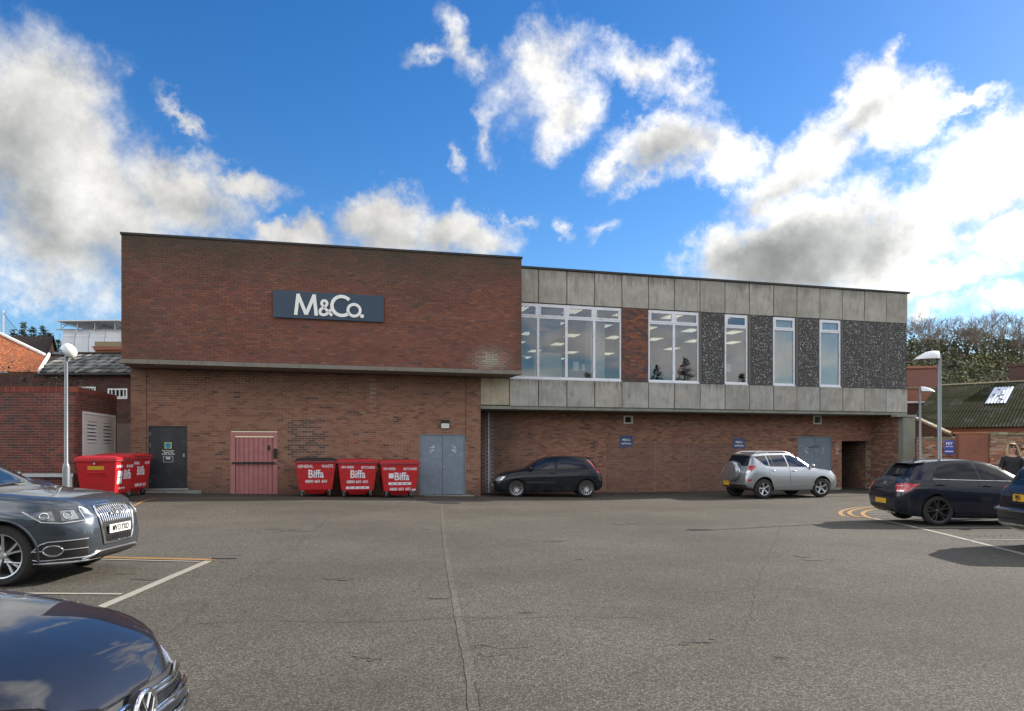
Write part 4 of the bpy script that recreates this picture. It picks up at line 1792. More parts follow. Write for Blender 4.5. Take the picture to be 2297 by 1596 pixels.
# --- vents, sign, lamp, notices
for k, v_ in enumerate((V1, V2)):
    mb = MB()
    a, b, c, d = v_
    for (p0, p1, p2, p3) in ((a, b, c, c + .05), (a, b, d - .05, d), (a, a + .05, c + .05, d - .05), (b - .05, b, c + .05, d - .05)):
        mb.box(p0, p1, YR - .03, YR + .1, p2, p3)
    o = mb.build('wall_vent', M_WHITE, BLD)
    mb = MB()
    mb.box(a + .05, b - .05, YR + .12, YR + .29, c + .05, d - .05)
    mb.build('vent_void', M_BLACKVOID, o)
    if k:
        for s_ in range(7):
            mb = MB()
            z_ = c + .065 + (d - c - .1) * s_ / 7
            mb.box(a + .05, b - .05, YR - .005, YR + .02, z_, z_ + .012)
            mb.build('slat', M_GREYDOOR, o)

sg = thing('shop_sign', 'long navy fascia sign with white M&Co. letters on upper brick wall', 'sign', fw(T0, DA), TH)
yS = YB - .09
zs0, zs1 = fz(738, 714, DB), fz(738, 652, DB)
xs0, xs1 = LX(613, DB), LX(860, DB)
mb = MB()
dz_ = .02
mb.bbox(xs0, xs1, yS, yS + .07, fz(613, 713, DB), fz(613, 713, DB) + (fz(613, 652, DB) - fz(613, 713, DB)), .008)
mb.build('sign_board', M_SIGNBLUE, sg)
mb = MB()
for xx in (xs0 + .4, (xs0 + xs1) / 2, xs1 - .4):
    mb.box(xx - .03, xx + .03, yS + .071, YB - .003, fz(613, 705, DB), fz(613, 660, DB))
mb.build('fixing_rail', M_DARKSTEEL, sg)
# letters, measured on the sign crop (500 x 180 picture px), drawn on the sign's own face


def sgp(a, b):
    """crop position -> sign-face coordinates (the crop's x along the sign, y corrected for the slope)"""
    x = 900 + a / 4.594
    y = 980 + b / 4.594
    return LX(x / 1.5577, DB), fz(x / 1.5577, y / 1.5577, DB)


LW = 0.105


def letter(paths, nm='letter', w=LW):
    mb = MB()
    for k, (pts, closed) in enumerate(paths):
        stroke(mb, pts, w, yS - .035 + k * .0015, yS - .001, closed)
    return mb.build(nm, M_LETTER, sg)


m0, m1, m2, m3, m4 = sgp(612, 566), sgp(652, 232), sgp(779, 545), sgp(906, 243), sgp(942, 578)
letter([([m0, m1], False), ([(m1[0] - .01, m1[1]), (m2[0], m2[1] - .03)], False), ([(m2[0], m2[1] - .03), (m3[0] + .01, m3[1])], False), ([m3, m4], False)])
amp = [sgp(1195, 578), sgp(1130, 512), sgp(1050, 425), sgp(1028, 385), sgp(1040, 350), sgp(1070, 340), sgp(1105, 355), sgp(1112, 395), sgp(1085, 432), sgp(1030, 465), sgp(1000, 505), sgp(1010, 548), sgp(1050, 566), sgp(1095, 558), sgp(1140, 520), sgp(1175, 482)]
amp2 = curve_pts([Vector(p) for p in amp], 4)
letter([([tuple(p) for p in amp2], False)], w=.085)
cc = sgp(1350, 425)
rC = (sgp(1350, 275)[1] - sgp(1350, 578)[1]) / 2
letter([(arc(cc[0], cc[1], rC * 1.02, rC, 42, 318, 40), False)])
co = sgp(1545, 493)
ro = (sgp(1545, 400)[1] - sgp(1545, 586)[1]) / 2
letter([(arc(co[0], co[1], ro * 1.03, ro, 0, 360, 36)[:-1], True)], w=.09)
cd = sgp(1673, 586)
mb = MB()
mb.lathe([(0, yS - .034), (.062, yS - .034), (.062, yS - .001)], 20, 'y', (cd[0], 0, cd[1]))
mb.build('full_stop', M_LETTER, sg)

# bulkhead lamp over the grey door
c_x, c_z = LX(998, DA), fz(998, 952, DA)
wl = thing('bulkhead_lamp', 'square white wall lamp with black hood above the grey door', 'wall lamp', fw(c_x + T0, DA, c_z), TH)
mb = MB()
mb.bbox(-.135, .135, -.10, -.002, -.15, .03, .02)
mb.build('lamp_lens', M_WHITE, wl)
mb = MB()
mb.bbox(-.145, .145, -.13, -.003, .032, .15, .02)
mb.build('lamp_hood', M_BLACKPL, wl)
mb = MB()
stroke(mb, arc(0, -.03, .045, .045, 180, 360, 10), .018, -.106, -.1005)
mb.build('lamp_ring', M_STEEL, wl)

for k, (xa, xb, ya, yb, lab) in enumerate(((1390, 1419, 978, 1003, 'navy staff parking notice left on the recessed wall, above the black car side'), (1644, 1671, 984, 1007, 'navy staff parking notice directly above the silver car'))):
    a, b, c, d = rect(xa, xb, ya, yb, DR)
    s_ = thing('parking_notice', lab, 'sign', fw((a + b) / 2 + T0, DR - .012, (c + d) / 2), TH, 'staff parking notices')
    w_, h_ = b - a, d - c
    mb = MB()
    mb.bbox(-w_ / 2, w_ / 2, 0, .01, -h_ / 2, h_ / 2, .003)
    mb.build('notice_board', M_SIGNBLUE2, s_)
    mb = MB()
    merge(mb, text_mb('M&Co', .13, .002, .004), Matrix.Translation((0, -.004, .06)))
    merge(mb, text_mb('Staff Parking', .098, .0018, .004, .88), Matrix.Translation((0, -.004, -.09)))
    mb.build('notice_lettering', M_LETTER, s_)
# conduit in the recessed corner
mb = MB()
mb.tube([(LX(1095.5, DR), YR - .03, -.2), (LX(1095.5, DR), YR - .03, 3.0)], .022, 8)
o = mb.build('downpipe', M_FRAME, BLD, smooth=50)
o['label'] = 'thin pale pipe in the corner of the recessed wall'

# ---------------------------------------------------------------- surroundings
def far_brick(name, a, b, mort, scale=1.0):
    """brickwork too far off to tell the bricks apart: laid out in the wall's own x-z plane"""
    m, k, bs = new_mat(name)
    tc = k.n('ShaderNodeTexCoord')
    sp = k.n('ShaderNodeSeparateXYZ')
    k.l(tc.outputs['Object'], sp.inputs[0])
    cb = k.n('ShaderNodeCombineXYZ')
    k.l(k.m('ADD', sp.outputs[0], sp.outputs[1]), cb.inputs[0])
    k.l(sp.outputs[2], cb.inputs[1])
    br = k.n('ShaderNodeTexBrick')
    br.inputs['Color1'].default_value = (*a, 1)
    br.inputs['Color2'].default_value = (*b, 1)
    br.inputs['Mortar'].default_value = (*mort, 1)
    br.inputs['Scale'].default_value = scale
    br.inputs['Mortar Size'].default_value = 0.006
    br.inputs['Brick Width'].default_value = 0.225
    br.inputs['Row Height'].default_value = 0.075
    br.inputs['Bias'].default_value = -0.1
    k.l(cb.outputs[0], br.inputs['Vector'])
    n_ = k.noise(tc.outputs['Object'], 0.8, 6.0, 0.65)
    f_n = k.m('MULTIPLY_ADD', n_, 0.9, 0.55)
    c = k.v('SCALE', br.outputs['Color'])
    k.l(f_n, k.t.nodes[-1].inputs['Scale'])
    k.l(c, bs.inputs['Base Color'])
    bs.inputs['Roughness'].default_value = 0.9
    return m


M_FB_DARK = far_brick('far_brick_dark', (.10, .045, .035), (.075, .038, .032), (.09, .07, .06))
M_FB_RED = far_brick('far_brick_red', (.30, .10, .055), (.22, .08, .05), (.22, .16, .12))
M_FB_ORANGE = far_brick('far_brick_orange', (.40, .16, .075), (.32, .12, .06), (.30, .22, .15))
M_SLATE = brick_mat('slate', False, 0.75)
M_SLATEO = brick_mat('slate_single', True, 0.75)
M_TILE = brick_mat('clay_tile', False, 0.85)
M_TILEO = brick_mat('clay_tile_single', True, 0.85)
M_DARKROOF = simple('dark_tile_roof', (.045, .035, .030), 0.9, 0, 0.4, 6, bump=0.5, bscale=14, spec=.1)
M_REDROOF = simple('red_tile_roof', (.075, .028, .022), 1.0, 0, 0.4, 5, spec=0.05)
M_STONE = simple('coping_stone', (.26, .22, .13), 0.9, 0, 0.3, 4)
M_SHEET = simple('scaffold_sheet', (.66, .69, .73), 0.55, 0, 0.08, 2, bump=0.35, bscale=1.6)
M_MOSS = None


def gnd_wall(name, label, cat, A, B, ztop, thick, mat, zb=None):
    """a thing whose local x runs from A to B on the ground"""
    d = Vector((B[0] - A[0], B[1] - A[1]))
    t = thing(name, label, cat, (A[0], A[1], 0), math.atan2(d.y, d.x))
    return t, d.length


def poly_obj(name, pts, mat, parent=None, faces=None, smooth=None):
    mb = MB()
    mb.add(pts, faces or [tuple(range(len(pts)))])
    return mb.build(name, mat, parent, smooth)


def cam_in(o):
    bpy.context.view_layer.update()
    return o.matrix_world.inverted() @ Vector((0, 0, HCAM))


def ray_seg(x, A, B):
    """fraction along A-B where picture column x meets it, and the depth there"""
    u = ux(x)
    k = (u * A[1] - A[0]) / ((B[0] - A[0]) - u * (B[1] - A[1]))
    return k, A[1] + k * (B[1] - A[1])


def pal_sub(x, z, rr):
    c = var(rr.choice([(.20, .055, .045), (.17, .05, .042), (.23, .07, .052), (.15, .05, .045)]), rr)
    if rr.random() < .25:
        c = lerp3(c, (.07, .045, .042), rr.uniform(.4, .9))
    return lerp3(c, (.06, .05, .045), .5 * fbm(x, z, .9, 4))


# --- brick enclosure with louvred doors (left)
SC0 = Vector((ux(173) * 20.8, 20.8))
SE = Vector((ux(262) * 24.4, 24.4))
SL = Vector((ux(-120) * 20.9, 20.9))
ZS = 3.41
enc = thing('brick_enclosure', 'low red brick plant enclosure with white louvred doors at left', 'building', (SC0.x, SC0.y, 0), 0)
fr_len = SC0.x - SL.x
core = MB()
core.box(-fr_len, -.085, .006, .25, 0, ZS - .17)
w_f = core.build('front_wall', M_MORT, enc)
bk = Bricks()
bk.wall(-fr_len, -.004, .1, ZS - .165, 0, pal=pal_sub, seed=11, deep=.03)
bk.emit(w_f, 150, Vector((0, 0, HCAM)) - Vector((SC0.x, SC0.y, 0)), visible=lambda it: it[0] > -2.2 and it[2] > .9)
sd_a = math.atan2(SE.y - SC0.y, SE.x - SC0.x)
sd_len = (SE - SC0).length
# side wall in its own turned frame: local x along the side, local -y looks towards the shop
side = MB()


def side_hit(x, y):
    k, Y = ray_seg(x, SC0, SE)
    return k * sd_len, HCAM + (HY - y) / F * Y


dl0, dt0 = side_hit(184.5, 921.5)
dl1, dt1 = side_hit(257.5, 934)
H_L = (dl0, dl1, .25, (dt0 + dt1) / 2)
holed(side, .07, sd_len, 0, ZS - .17, .006, .25, [H_L])
w_s = side.build('side_wall', M_MORT, enc, rot=(0, 0, sd_a))
bk = Bricks()
bk.wall(.0, sd_len, .1, ZS - .165, 0, holes=[H_L], pal=pal_sub, seed=12, deep=.03)
bk.emit(w_s, 0, Vector((0, 0, 0)))
# soldier-course coping
cb_ = Bricks()
rr = random.Random(13)
cop = MB()
x_ = -fr_len
while x_ < -.03:
    cop.c = var(rr.choice([(.22, .06, .045), (.26, .075, .05), (.18, .055, .045)]), rr)
    cop.box(x_, x_ + .066, -.012, .2, ZS - .16, ZS + rr.uniform(-.004, .004))
    x_ += .075
cop.build('coping_bricks', M_BRICK, enc, kind='stuff')
cop = MB()
x_ = .0
while x_ < sd_len - .03:
    cop.c = var(rr.choice([(.22, .06, .045), (.26, .075, .05), (.18, .055, .045)]), rr)
    cop.box(x_, x_ + .066, -.012, .2, ZS - .16, ZS + rr.uniform(-.004, .004))
    x_ += .075
cop.build('coping_bricks', M_BRICK, w_s, kind='stuff')
bkd = MB()
bkd.box(-fr_len, -.8, .26, 3.2, 3.0, 3.1)
bkd.build('enclosure_roof', M_DARKROOF, enc)
# louvred doors
dw = H_L[1] - H_L[0]
f_ = MB()
f_.box(H_L[0], H_L[1], -.03, .06, H_L[3] - .07, H_L[3])
f_.box(H_L[0], H_L[0] + .07, -.03, .06, H_L[2], H_L[3] - .07)
f_.box(H_L[1] - .07, H_L[1], -.03, .06, H_L[2], H_L[3] - .07)
dfr = f_.build('louvre_doors', M_WHITE, w_s)
M_LOUV = simple('louvre_paint', (.66, .62, .59), 0.5, 0, 0.06, 4)
for k in range(2):
    a = H_L[0] + .075 + k * (dw - .15) / 2 + .004
    b = a + (dw - .15) / 2 - .008
    top = H_L[3] - .075
    lf = MB()
    zl0, zl1 = top - .85, top - .2
    xm0, xm1 = a + (b - a) * .22, a + (b - a) * .80
    holed(lf, a, b, H_L[2] + .02, top, -.012, .03, [(xm0, xm1, zl0, zl1)])
    for s_ in range(6):
        zz = zl0 + (zl1 - zl0) * (s_ + .15) / 6
        lf.add([(xm0, -.018, zz), (xm1, -.018, zz), (xm1, .028, zz + .085), (xm0, .028, zz + .085), (xm0, -.018, zz + .02), (xm1, -.018, zz + .02)], [(0, 1, 2, 3), (4, 5, 1, 0), (5, 4, 3, 2)])
    lf.build('door_leaf', M_LOUV, w_s)
    vb = MB()
    vb.box(xm0, xm1, .05, .06, zl0, zl1)
    vb.build('louvre_void', M_BLACKVOID, w_s)
rl = MB()
rl.box(-3.2, -.02, -.16, -.10, .86, .96)
for xx in (-3.1, -1.6, -.12):
    rl.box(xx - .04, xx + .04, -.10, -.02, .0, .95)
rl.build('guard_rail', M_STEEL, enc)

# weeds growing on the enclosure
wd = MB()
rr = random.Random(17)
for _ in range(60):
    bx, by = SC0.x - rr.uniform(.6, 8), SC0.y + rr.uniform(.4, 2.6)
    h_ = rr.uniform(.3, 1.5) * (1.0 if bx < SC0.x - 2 else .6)
    px, py, pz = bx, by, 3.1
    tip = Vector((bx + rr.uniform(-.4, .4), by + rr.uniform(-.2, .2), 3.1 + h_))
    wd.tube([(bx, by, 3.1), Vector((bx, by, 3.1)).lerp(tip, .5) + Vector((rr.uniform(-.1, .1), 0, .08)), tip], [.008, .006, .003], 3, cap=False, mi=0)
    for l_ in range(14):
        q_ = Vector((bx, by, 3.1)).lerp(tip, rr.uniform(.2, 1)) + Vector((rr.gauss(0, .1), rr.gauss(0, .08), rr.gauss(0, .06)))
        s_ = rr.uniform(.03, .08)
        a1 = Vector((rr.uniform(-1, 1), rr.uniform(-1, 1), rr.uniform(-.6, .6))).normalized() * s_
        a2 = a1.cross(Vector((rr.uniform(-1, 1), rr.uniform(-1, 1), 1))).normalized() * s_ * .5
        wd.add([q_ - a1, q_ + a2, q_ + a1, q_ - a2], [(0, 1, 2, 3)], 1)
M_LEAFD = simple('weed_leaf', (.045, .06, .028), 0.8, 0, 0.5, 9)
o = wd.build('roof_weeds', [M_TWIG, M_LEAFD], kind='stuff')
tag(o, 'scruffy weeds and buddleia stems on top of the brick enclosure', 'weeds')

# --- dark outbuilding with stone-slate roof behind the enclosure
YO, YOR = 31.0, 33.6
xo0, xo1 = ux(97) * YO, ux(330) * YO
xl = ux(-120) * YO
ze = HCAM + (HY - 840) / F * YO
zr_ = HCAM + (HY - 797) / F * YOR
ob = thing('outbuilding', 'dark brick outbuilding with mossy stone slate roof behind the enclosure', 'building', (xo0, YO, 0))
W1 = (ux(242) * YO - xo0, ux(286) * YO - xo0, 3.74, HCAM + (HY - 872) / F * YO)
W2 = (ux(176) * YO - xo0, ux(215) * YO - xo0, 3.74, HCAM + (HY - 868) / F * YO)
mb = MB()
holed(mb, xl - xo0, xo1 - xo0, 0, ze + .02, .006, .3, [W1, W2])
ow = mb.build('wall', M_MORT_UP, ob)
bk = Bricks()
bk.wall(xl - xo0, xo1 - xo0, 2.7, ze + .02, 0, holes=[W1, W2], pal=lambda x, z, rr: var(rr.choice([(.085, .04, .035), (.10, .045, .036), (.065, .036, .032)]), rr), seed=14)
bk.emit(ow, 0, Vector((0, 0, 0)))
for Wn in (W1, W2):
    f_ = MB()
    for (a, b, c, d) in ((Wn[0], Wn[1], Wn[3] - .06, Wn[3]), (Wn[0], Wn[1], Wn[2], Wn[2] + .06), (Wn[0], Wn[0] + .06, Wn[2] + .06, Wn[3] - .06), (Wn[1] - .06, Wn[1], Wn[2] + .06, Wn[3] - .06)):
        f_.box(a, b, -.02, .08, c, d)
    for k in range(1, 5):
        xx = Wn[0] + (Wn[1] - Wn[0]) * k / 5
        f_.box(xx - .018, xx + .018, -.01, .06, Wn[2] + .06, Wn[3] - .06)
    f_.box(Wn[0] + .06, Wn[1] - .06, .0, .05, Wn[3] - .36, Wn[3] - .33)
    wo = f_.build('window', M_WHITE, ob)
    p_ = MB()
    p_.box(Wn[0] + .05, Wn[1] - .05, .09, .1, Wn[2] + .05, Wn[3] - .05)
    p_.build('pane', M_CARGLASS, wo)
# stone slates, one by one
L_s = math.hypot(YOR - YO + .25, zr_ - ze)
nrow, ncol = 6, 30
va = Vector((0, YOR - YO + .25, zr_ - ze)) / L_s
nv = Vector((0, -va.z, va.y))
base = Vector((0, -.25, ze + .03))
rr = random.Random(15)
sl_me = {}
lean_ = ux(113) * YOR - xo0
rf_w = xo1 - xo0
bd = MB()
bd.add([base - nv * .03, base - nv * .03 + Vector((rf_w, 0, 0)), base + va * L_s - nv * .03 + Vector((rf_w, 0, 0)), base + va * L_s - nv * .03 + Vector((lean_, 0, 0))], [(0, 1, 2, 3)])
roof_o = bd.build('roof', M_DARKROOF, ob)
for r_ in range(nrow):
    for c_ in range(-4, ncol):
        w_ = rf_w / ncol
        x_ = c_ * w_ + (w_ / 2 if r_ % 2 else 0)
        if x_ + w_ > rf_w + .05 or x_ < lean_ * (r_ + .2) / nrow - .08:
            continue
        key = (r_ + c_) % 3
        if key not in sl_me:
            q2 = random.Random(key)
            t_ = MB()
            h_ = L_s / nrow * 1.12
            e = .012
            pts = [Vector((e, 0, 0)), Vector((w_ - e, q2.uniform(0, .02), 0)), Vector((w_ - e, h_, 0)), Vector((e, h_, 0))]
            t_.add([(p.x, p.y, .05) if i < 2 else (p.x, p.y, .012) for i, p in enumerate(pts)] + [(p.x, p.y, 0) for p in pts], [(0, 1, 2, 3), (4, 5, 1, 0), (5, 6, 2, 1), (7, 4, 0, 3), (6, 7, 3, 2)])
            sl_me[key] = t_.mesh('roof_slate', M_SLATEO)
        o = bpy.data.objects.new('roof_slate', sl_me[key])
        COL.objects.link(o)
        o.parent = roof_o
        p = base + va * (L_s / nrow * r_) + Vector((x_, 0, 0)) + nv * rr.uniform(0, .012)
        o.matrix_local = Matrix(((1, 0, 0, p.x), (0, va.y, nv.y, p.y), (0, va.z, nv.z, p.z), (0, 0, 0, 1)))
        g_ = rr.choice((.06, .08, .11, .16, .22, .30))
        o.color = (g_, g_ * rr.uniform(.95, 1.02), g_ * rr.uniform(.82, .96), 1)
vg = MB()
vg.bar(base + Vector((-.03, 0, .03)), base + va * L_s + Vector((lean_ - .03, 0, .03)), .10, .12)
vg.build('verge_board', M_WHITE, ob)
rd = MB()
rd.tube([base + va * L_s + Vector((lean_, 0, .02)), base + va * L_s + Vector((rf_w, 0, .02))], .09, 8)
rd.build('ridge', M_DARKROOF, ob)
gt = MB()
gt.tube([base + Vector((-.1, -.05, -.06)), base + Vector((rf_w, -.05, -.06))], .05, 8)
gt.build('gutter', M_BLACKPL, ob)

# --- house with orange clay tiles
hs_ = thing('tiled_house', 'orange brick house with dark gabled roof and sloping clay tile roof', 'building', P(50, 1005, 44) * Vector((1, 1, 0)) if False else (P(50, 1005, 44).x, 44, 0))
o0 = Vector(hs_.location)
E0, E1 = P(-80, 834, 36) - o0, P(99.5, 836, 36) - o0
T0_, T1_ = P(-80, 712, 41) - o0, P(101, 799, 38.6) - o0
poly_obj('lower_roof', [E0, E1, T1_, T0_], M_TILE, hs_)
lr = bpy.data.objects[hs_.children[0].name] if hs_.children else None
# tiles in courses
rows, cols = 24, 46
tn = MB()
rr = random.Random(16)
nt_ = (E1 - E0).cross(T0_ - E0).normalized()
if nt_.y > 0:
    nt_ = -nt_


def rpt(u, v):
    return E0.lerp(E1, u).lerp(T0_.lerp(T1_, u), v)


for r_ in range(rows):
    for c_ in range(cols):
        u0 = (c_ + (.5 if r_ % 2 else 0)) / (cols + .5)
        u1 = u0 + .96 / (cols + .5)
        v0, v1 = r_ / rows, (r_ + 1.15) / rows
        g_ = fbm(c_ * .25, r_ * .25, 1.0, 6)
        tn.c = var(rr.choice([(.48, .15, .06), (.42, .14, .065), (.52, .20, .09), (.36, .13, .07)]), rr, .18)
        if rr.random() < .12 + .25 * max(0, g_ - .5):
            tn.c = lerp3(tn.c, (.20, .16, .10), .6)
        a, b, c, d = rpt(u0, v0) + nt_ * .05, rpt(u1, v0) + nt_ * .05, rpt(u1, min(1, v1)) + nt_ * .02, rpt(u0, min(1, v1)) + nt_ * .02
        tn.add([a, b, c, d, rpt(u0, v0), rpt(u1, v0)], [(0, 1, 2, 3), (4, 5, 1, 0)])
tn.build('roof_tiles', M_TILE, hs_, kind='stuff')
fl = MB()
fl.bar(T0_ + nt_ * .09, T1_ + nt_ * .09, .16, .10)
fl.build('verge_flashing', M_WHITE, hs_)
lw = MB()
lw.add([E0 + Vector((0, .2, 0)), E1 + Vector((0, .2, 0)), Vector((E1.x, E1.y + .2, 0)), Vector((E0.x, E0.y + .2, 0))], [(3, 2, 1, 0)])
lw.add([E1 + Vector((0, .2, -.02)), T1_ + Vector((0, 0, -.02)), Vector((T1_.x, T1_.y, 0)), Vector((E1.x, E1.y + .2, 0))], [(0, 1, 2, 3)])
lw.build('lower_wall', M_FB_ORANGE, hs_)
R1, R0 = P(115.7, 756, 46) - o0, P(-20, 752, 47) - o0
EE1, EE0 = P(101, 807, 43.4) - o0, P(-40, 806, 44.4) - o0
BB1 = P(124.5, 795, 48.6) - o0
BB0 = R0 + (BB1 - R1)
poly_obj('main_roof', [EE0, EE1, R1, R0, BB1, BB0], M_DARKROOF, hs_, [(0, 1, 2, 3), (3, 2, 4, 5)])
gw = MB()
gw.add([EE1, BB1, R1, Vector((EE1.x, EE1.y, 0)), Vector((BB1.x, BB1.y, 0))], [(0, 3, 4, 1), (0, 1, 2)])
gw.build('gable_wall', M_FB_ORANGE, hs_)
vb = MB()
vb.bar(R1 + Vector((.05, 0, .03)), BB1 + Vector((.1, 0, .03)), .14, .12)
vb.bar(EE1 + Vector((.03, -.1, .03)), R1 + Vector((.05, 0, .03)), .14, .12)
vb.build('bargeboard', M_DARKROOF, hs_)
sk = MB()
q0, q1 = P(42, 784, 41.2) - o0, P(90, 803, 40.4) - o0
sk.bar(P(44, 779, 41.5) - o0, P(82, 795, 41.0) - o0, .5, .35)
sk.build('rooflight', M_WHITE, hs_)

# --- net post
nt = thing('net_fence', 'tall thin post with sagging dark netting at far left', 'net', (P(7.5, 1005, 40).x, 40, 0))
mb = MB()
mb.tube([(0, 0, 0), (0, 0, P(7.5, 697, 40).z)], .045, 8)
mb.build('post', M_STEEL, nt)
mb = MB()
zt0 = P(7.5, 698, 40).z
for k in range(22):
    u = k / 21
    xx = u * 2.1
    top = zt0 - 2.2 * (u ** .75)
    mb.tube([(xx, 0, zt0 - 1.35), (xx, 0, max(top, zt0 - 1.3))], .004, 3, cap=False)
    mb.tube([(-xx, 0, zt0 - 1.35), (-xx, 0, zt0 - .05)], .004, 3, cap=False)
for k in range(14):
    zz = zt0 - 1.3 + k * .095
    ln_ = ((zt0 - zz) / 2.2) ** (1 / .75) * 2.1 if zz < zt0 else 0
    mb.tube([(-2, 0, zz), (min(2.1, ln_), 0, zz)], .004, 3, cap=False)
mb.tube([(u / 20 * 2.1, 0, zt0 - 2.2 * ((u / 20) ** .75)) for u in range(21)], .012, 4, cap=False)
mb.build('netting', M_DARKSTEEL, nt, kind='stuff')


# --- conifers
M_CONIF = simple('conifer_needles', (.030, .048, .022), 0.8, 0, 0.5, 2.0)
M_BARK = simple('bark', (.11, .085, .065), 0.95, 0, 0.35, 6, bump=0.6, bscale=25)


def conifer(loc, h, seed, lab, wide=.26):
    t = thing('conifer', lab, 'tree', loc, 0, 'conifers behind the buildings')
    rr = random.Random(seed)
    mb = MB()
    mb.tube([(0, 0, 0), (.1, 0, h * .5), (0, .05, h)], [h * .02, h * .013, .015], 7)
    mb.build('trunk', M_BARK, t)
    cr = MB()
    z = h * .12
    while z < h * .99:
        k = 1 - z / h
        n = int(8 + 14 * k)
        for i in range(n):
            a = rr.uniform(0, 6.28)
            L = h * wide * (k ** .8) * rr.uniform(.55, 1.2) + .1
            d = Vector((math.cos(a), math.sin(a), rr.uniform(-.25, .25)))
            p0 = Vector((0, 0, z + rr.uniform(-.2, .2)))
            for s_ in range(int(7 + L * 9)):
                f = rr.uniform(.08, 1) ** .8
                q_ = p0 + d * L * f + Vector((rr.gauss(0, .07), rr.gauss(0, .07), rr.gauss(0, .06) - .15 * L * f * f))
                w_ = rr.uniform(.10, .24)
                a1 = (d + Vector((rr.uniform(-.7, .7), rr.uniform(-.7, .7), rr.uniform(-.3, .7)))).normalized() * w_
                a2 = a1.cross(Vector((rr.uniform(-1, 1), rr.uniform(-1, 1), 1))).normalized() * w_ * .28
                cr.add([q_ - a1 * .3 - a2, q_ + a1, q_ - a1 * .3 + a2], [(0, 1, 2)])
        z += h * .022 + .05
    cr.build('crown', M_CONIF, t)
    return t


for k, (x, y, Y, wd_, lab) in enumerate(((53, 722, 62, .17, 'dark conifer, tallest behind the tiled house ridge'), (74, 735, 62, .17, 'dark conifer in the middle behind the tiled house'), (97, 732, 61, .15, 'dark conifer near the right end of the tiled house ridge'),
                                   (109, 739, 60, .13, 'slim dark conifer at the gable of the tiled house'), (30, 743, 63, .22, 'dark bushy conifer nearest the net post'), (131, 760, 58, .2, 'dark conifer beside the white sheeted scaffold'))):
    p = P(x, y, Y)
    conifer((p.x, p.y, 0), p.z, 50 + k, lab, wd_)

# --- sheeted scaffold
sf_ = thing('sheeted_scaffold', 'white sheeted scaffold with flat temporary roof', 'scaffold', (P(140, 1005, 45).x, 45, 0))
s0 = Vector(sf_.location)


def SP(x, y, dy=0.0):
    return P(x, y, 45 + dy) - s0


xs_ = [141, 170, 201, 237, 272, 310]
for i in range(len(xs_) - 1):
    a, b = SP(xs_[i], 740), SP(xs_[i + 1], 740)
    zt_, zm = SP(0, 741).z, SP(0, 757).z
    for (z0_, z1_, oy) in ((zm, zt_, .0), (0.5, zm - .03, -.12)):
        mb = MB()
        n_ = 8
        rr = random.Random(i)
        vs = []
        for r_ in range(9):
            for c_ in range(n_ + 1):
                u = c_ / n_
                bulge = .05 * math.sin(u * math.pi) * (1 + .4 * math.sin(r_ * 1.3 + i))
                vs.append((a.x + .015 + (b.x - a.x - .03) * u, oy - bulge, z0_ + (z1_ - z0_) * r_ / 8))
        mb.add(vs, [(r_ * (n_ + 1) + c_, r_ * (n_ + 1) + c_ + 1, (r_ + 1) * (n_ + 1) + c_ + 1, (r_ + 1) * (n_ + 1) + c_) for r_ in range(8) for c_ in range(n_)])
        mb.build('sheet', M_SHEET, sf_, 60)
mb = MB()
mb.box(SP(141, 0).x + .05, SP(310, 0).x, .3, 6, 0.3, SP(0, 742).z)
mb.build('sheeted_core', M_SHEET, sf_)
mb = MB()
a, b = SP(137, 722), SP(312, 720)
mb.add([(a.x, -.5, a.z), (b.x, -.5, b.z), (b.x, 6.5, b.z + .1), (a.x, 6.5, a.z + .1), (a.x, -.5, a.z - .07), (b.x, -.5, b.z - .07), (b.x, 6.5, b.z + .03), (a.x, 6.5, a.z + .03)], [(0, 1, 2, 3), (4, 7, 6, 5), (0, 4, 5, 1), (1, 5, 6, 2), (3, 2, 6, 7), (0, 3, 7, 4)])
mb.build('temporary_roof', M_SHEET, sf_)
for x in (141, 178, 217, 262, 300):
    p = SP(x, 724)
    mb = MB()
    mb.tube([(p.x, -.2, SP(0, 742).z - .1), (p.x, -.2, p.z - .06)], .03, 6)
    mb.tube([(p.x, -.2, SP(0, 740).z), (p.x + .45, -.15, p.z - .06)], .022, 6)
    mb.tube([(p.x, -.2, p.z - .12), (p.x + .5, 3.0, p.z - .10)], .022, 6)
    mb.build('truss', M_STEEL, sf_)
mb = MB()
mb.tube([(SP(130, 0).x, -.2, SP(0, 741).z), (SP(300, 0).x, -.2, SP(0, 741).z)], .03, 6)
mb.tube([(SP(138, 0).x, -.2, SP(0, 760).z), (SP(138, 0).x, -.2, SP(0, 750).z)], .03, 6)
mb.build('ledger_tube', M_STEEL, sf_)

# --- red brick parapet in front of the scaffold
pb = thing('red_brick_block', 'red brick parapet with stone capping beside the shop corner', 'building', (P(213, 1005, 40).x, 40, 0))
p0 = Vector(pb.location)
x1_ = P(330, 0, 40).x - p0.x


def pz(y):
    return P(0, y, 40).z


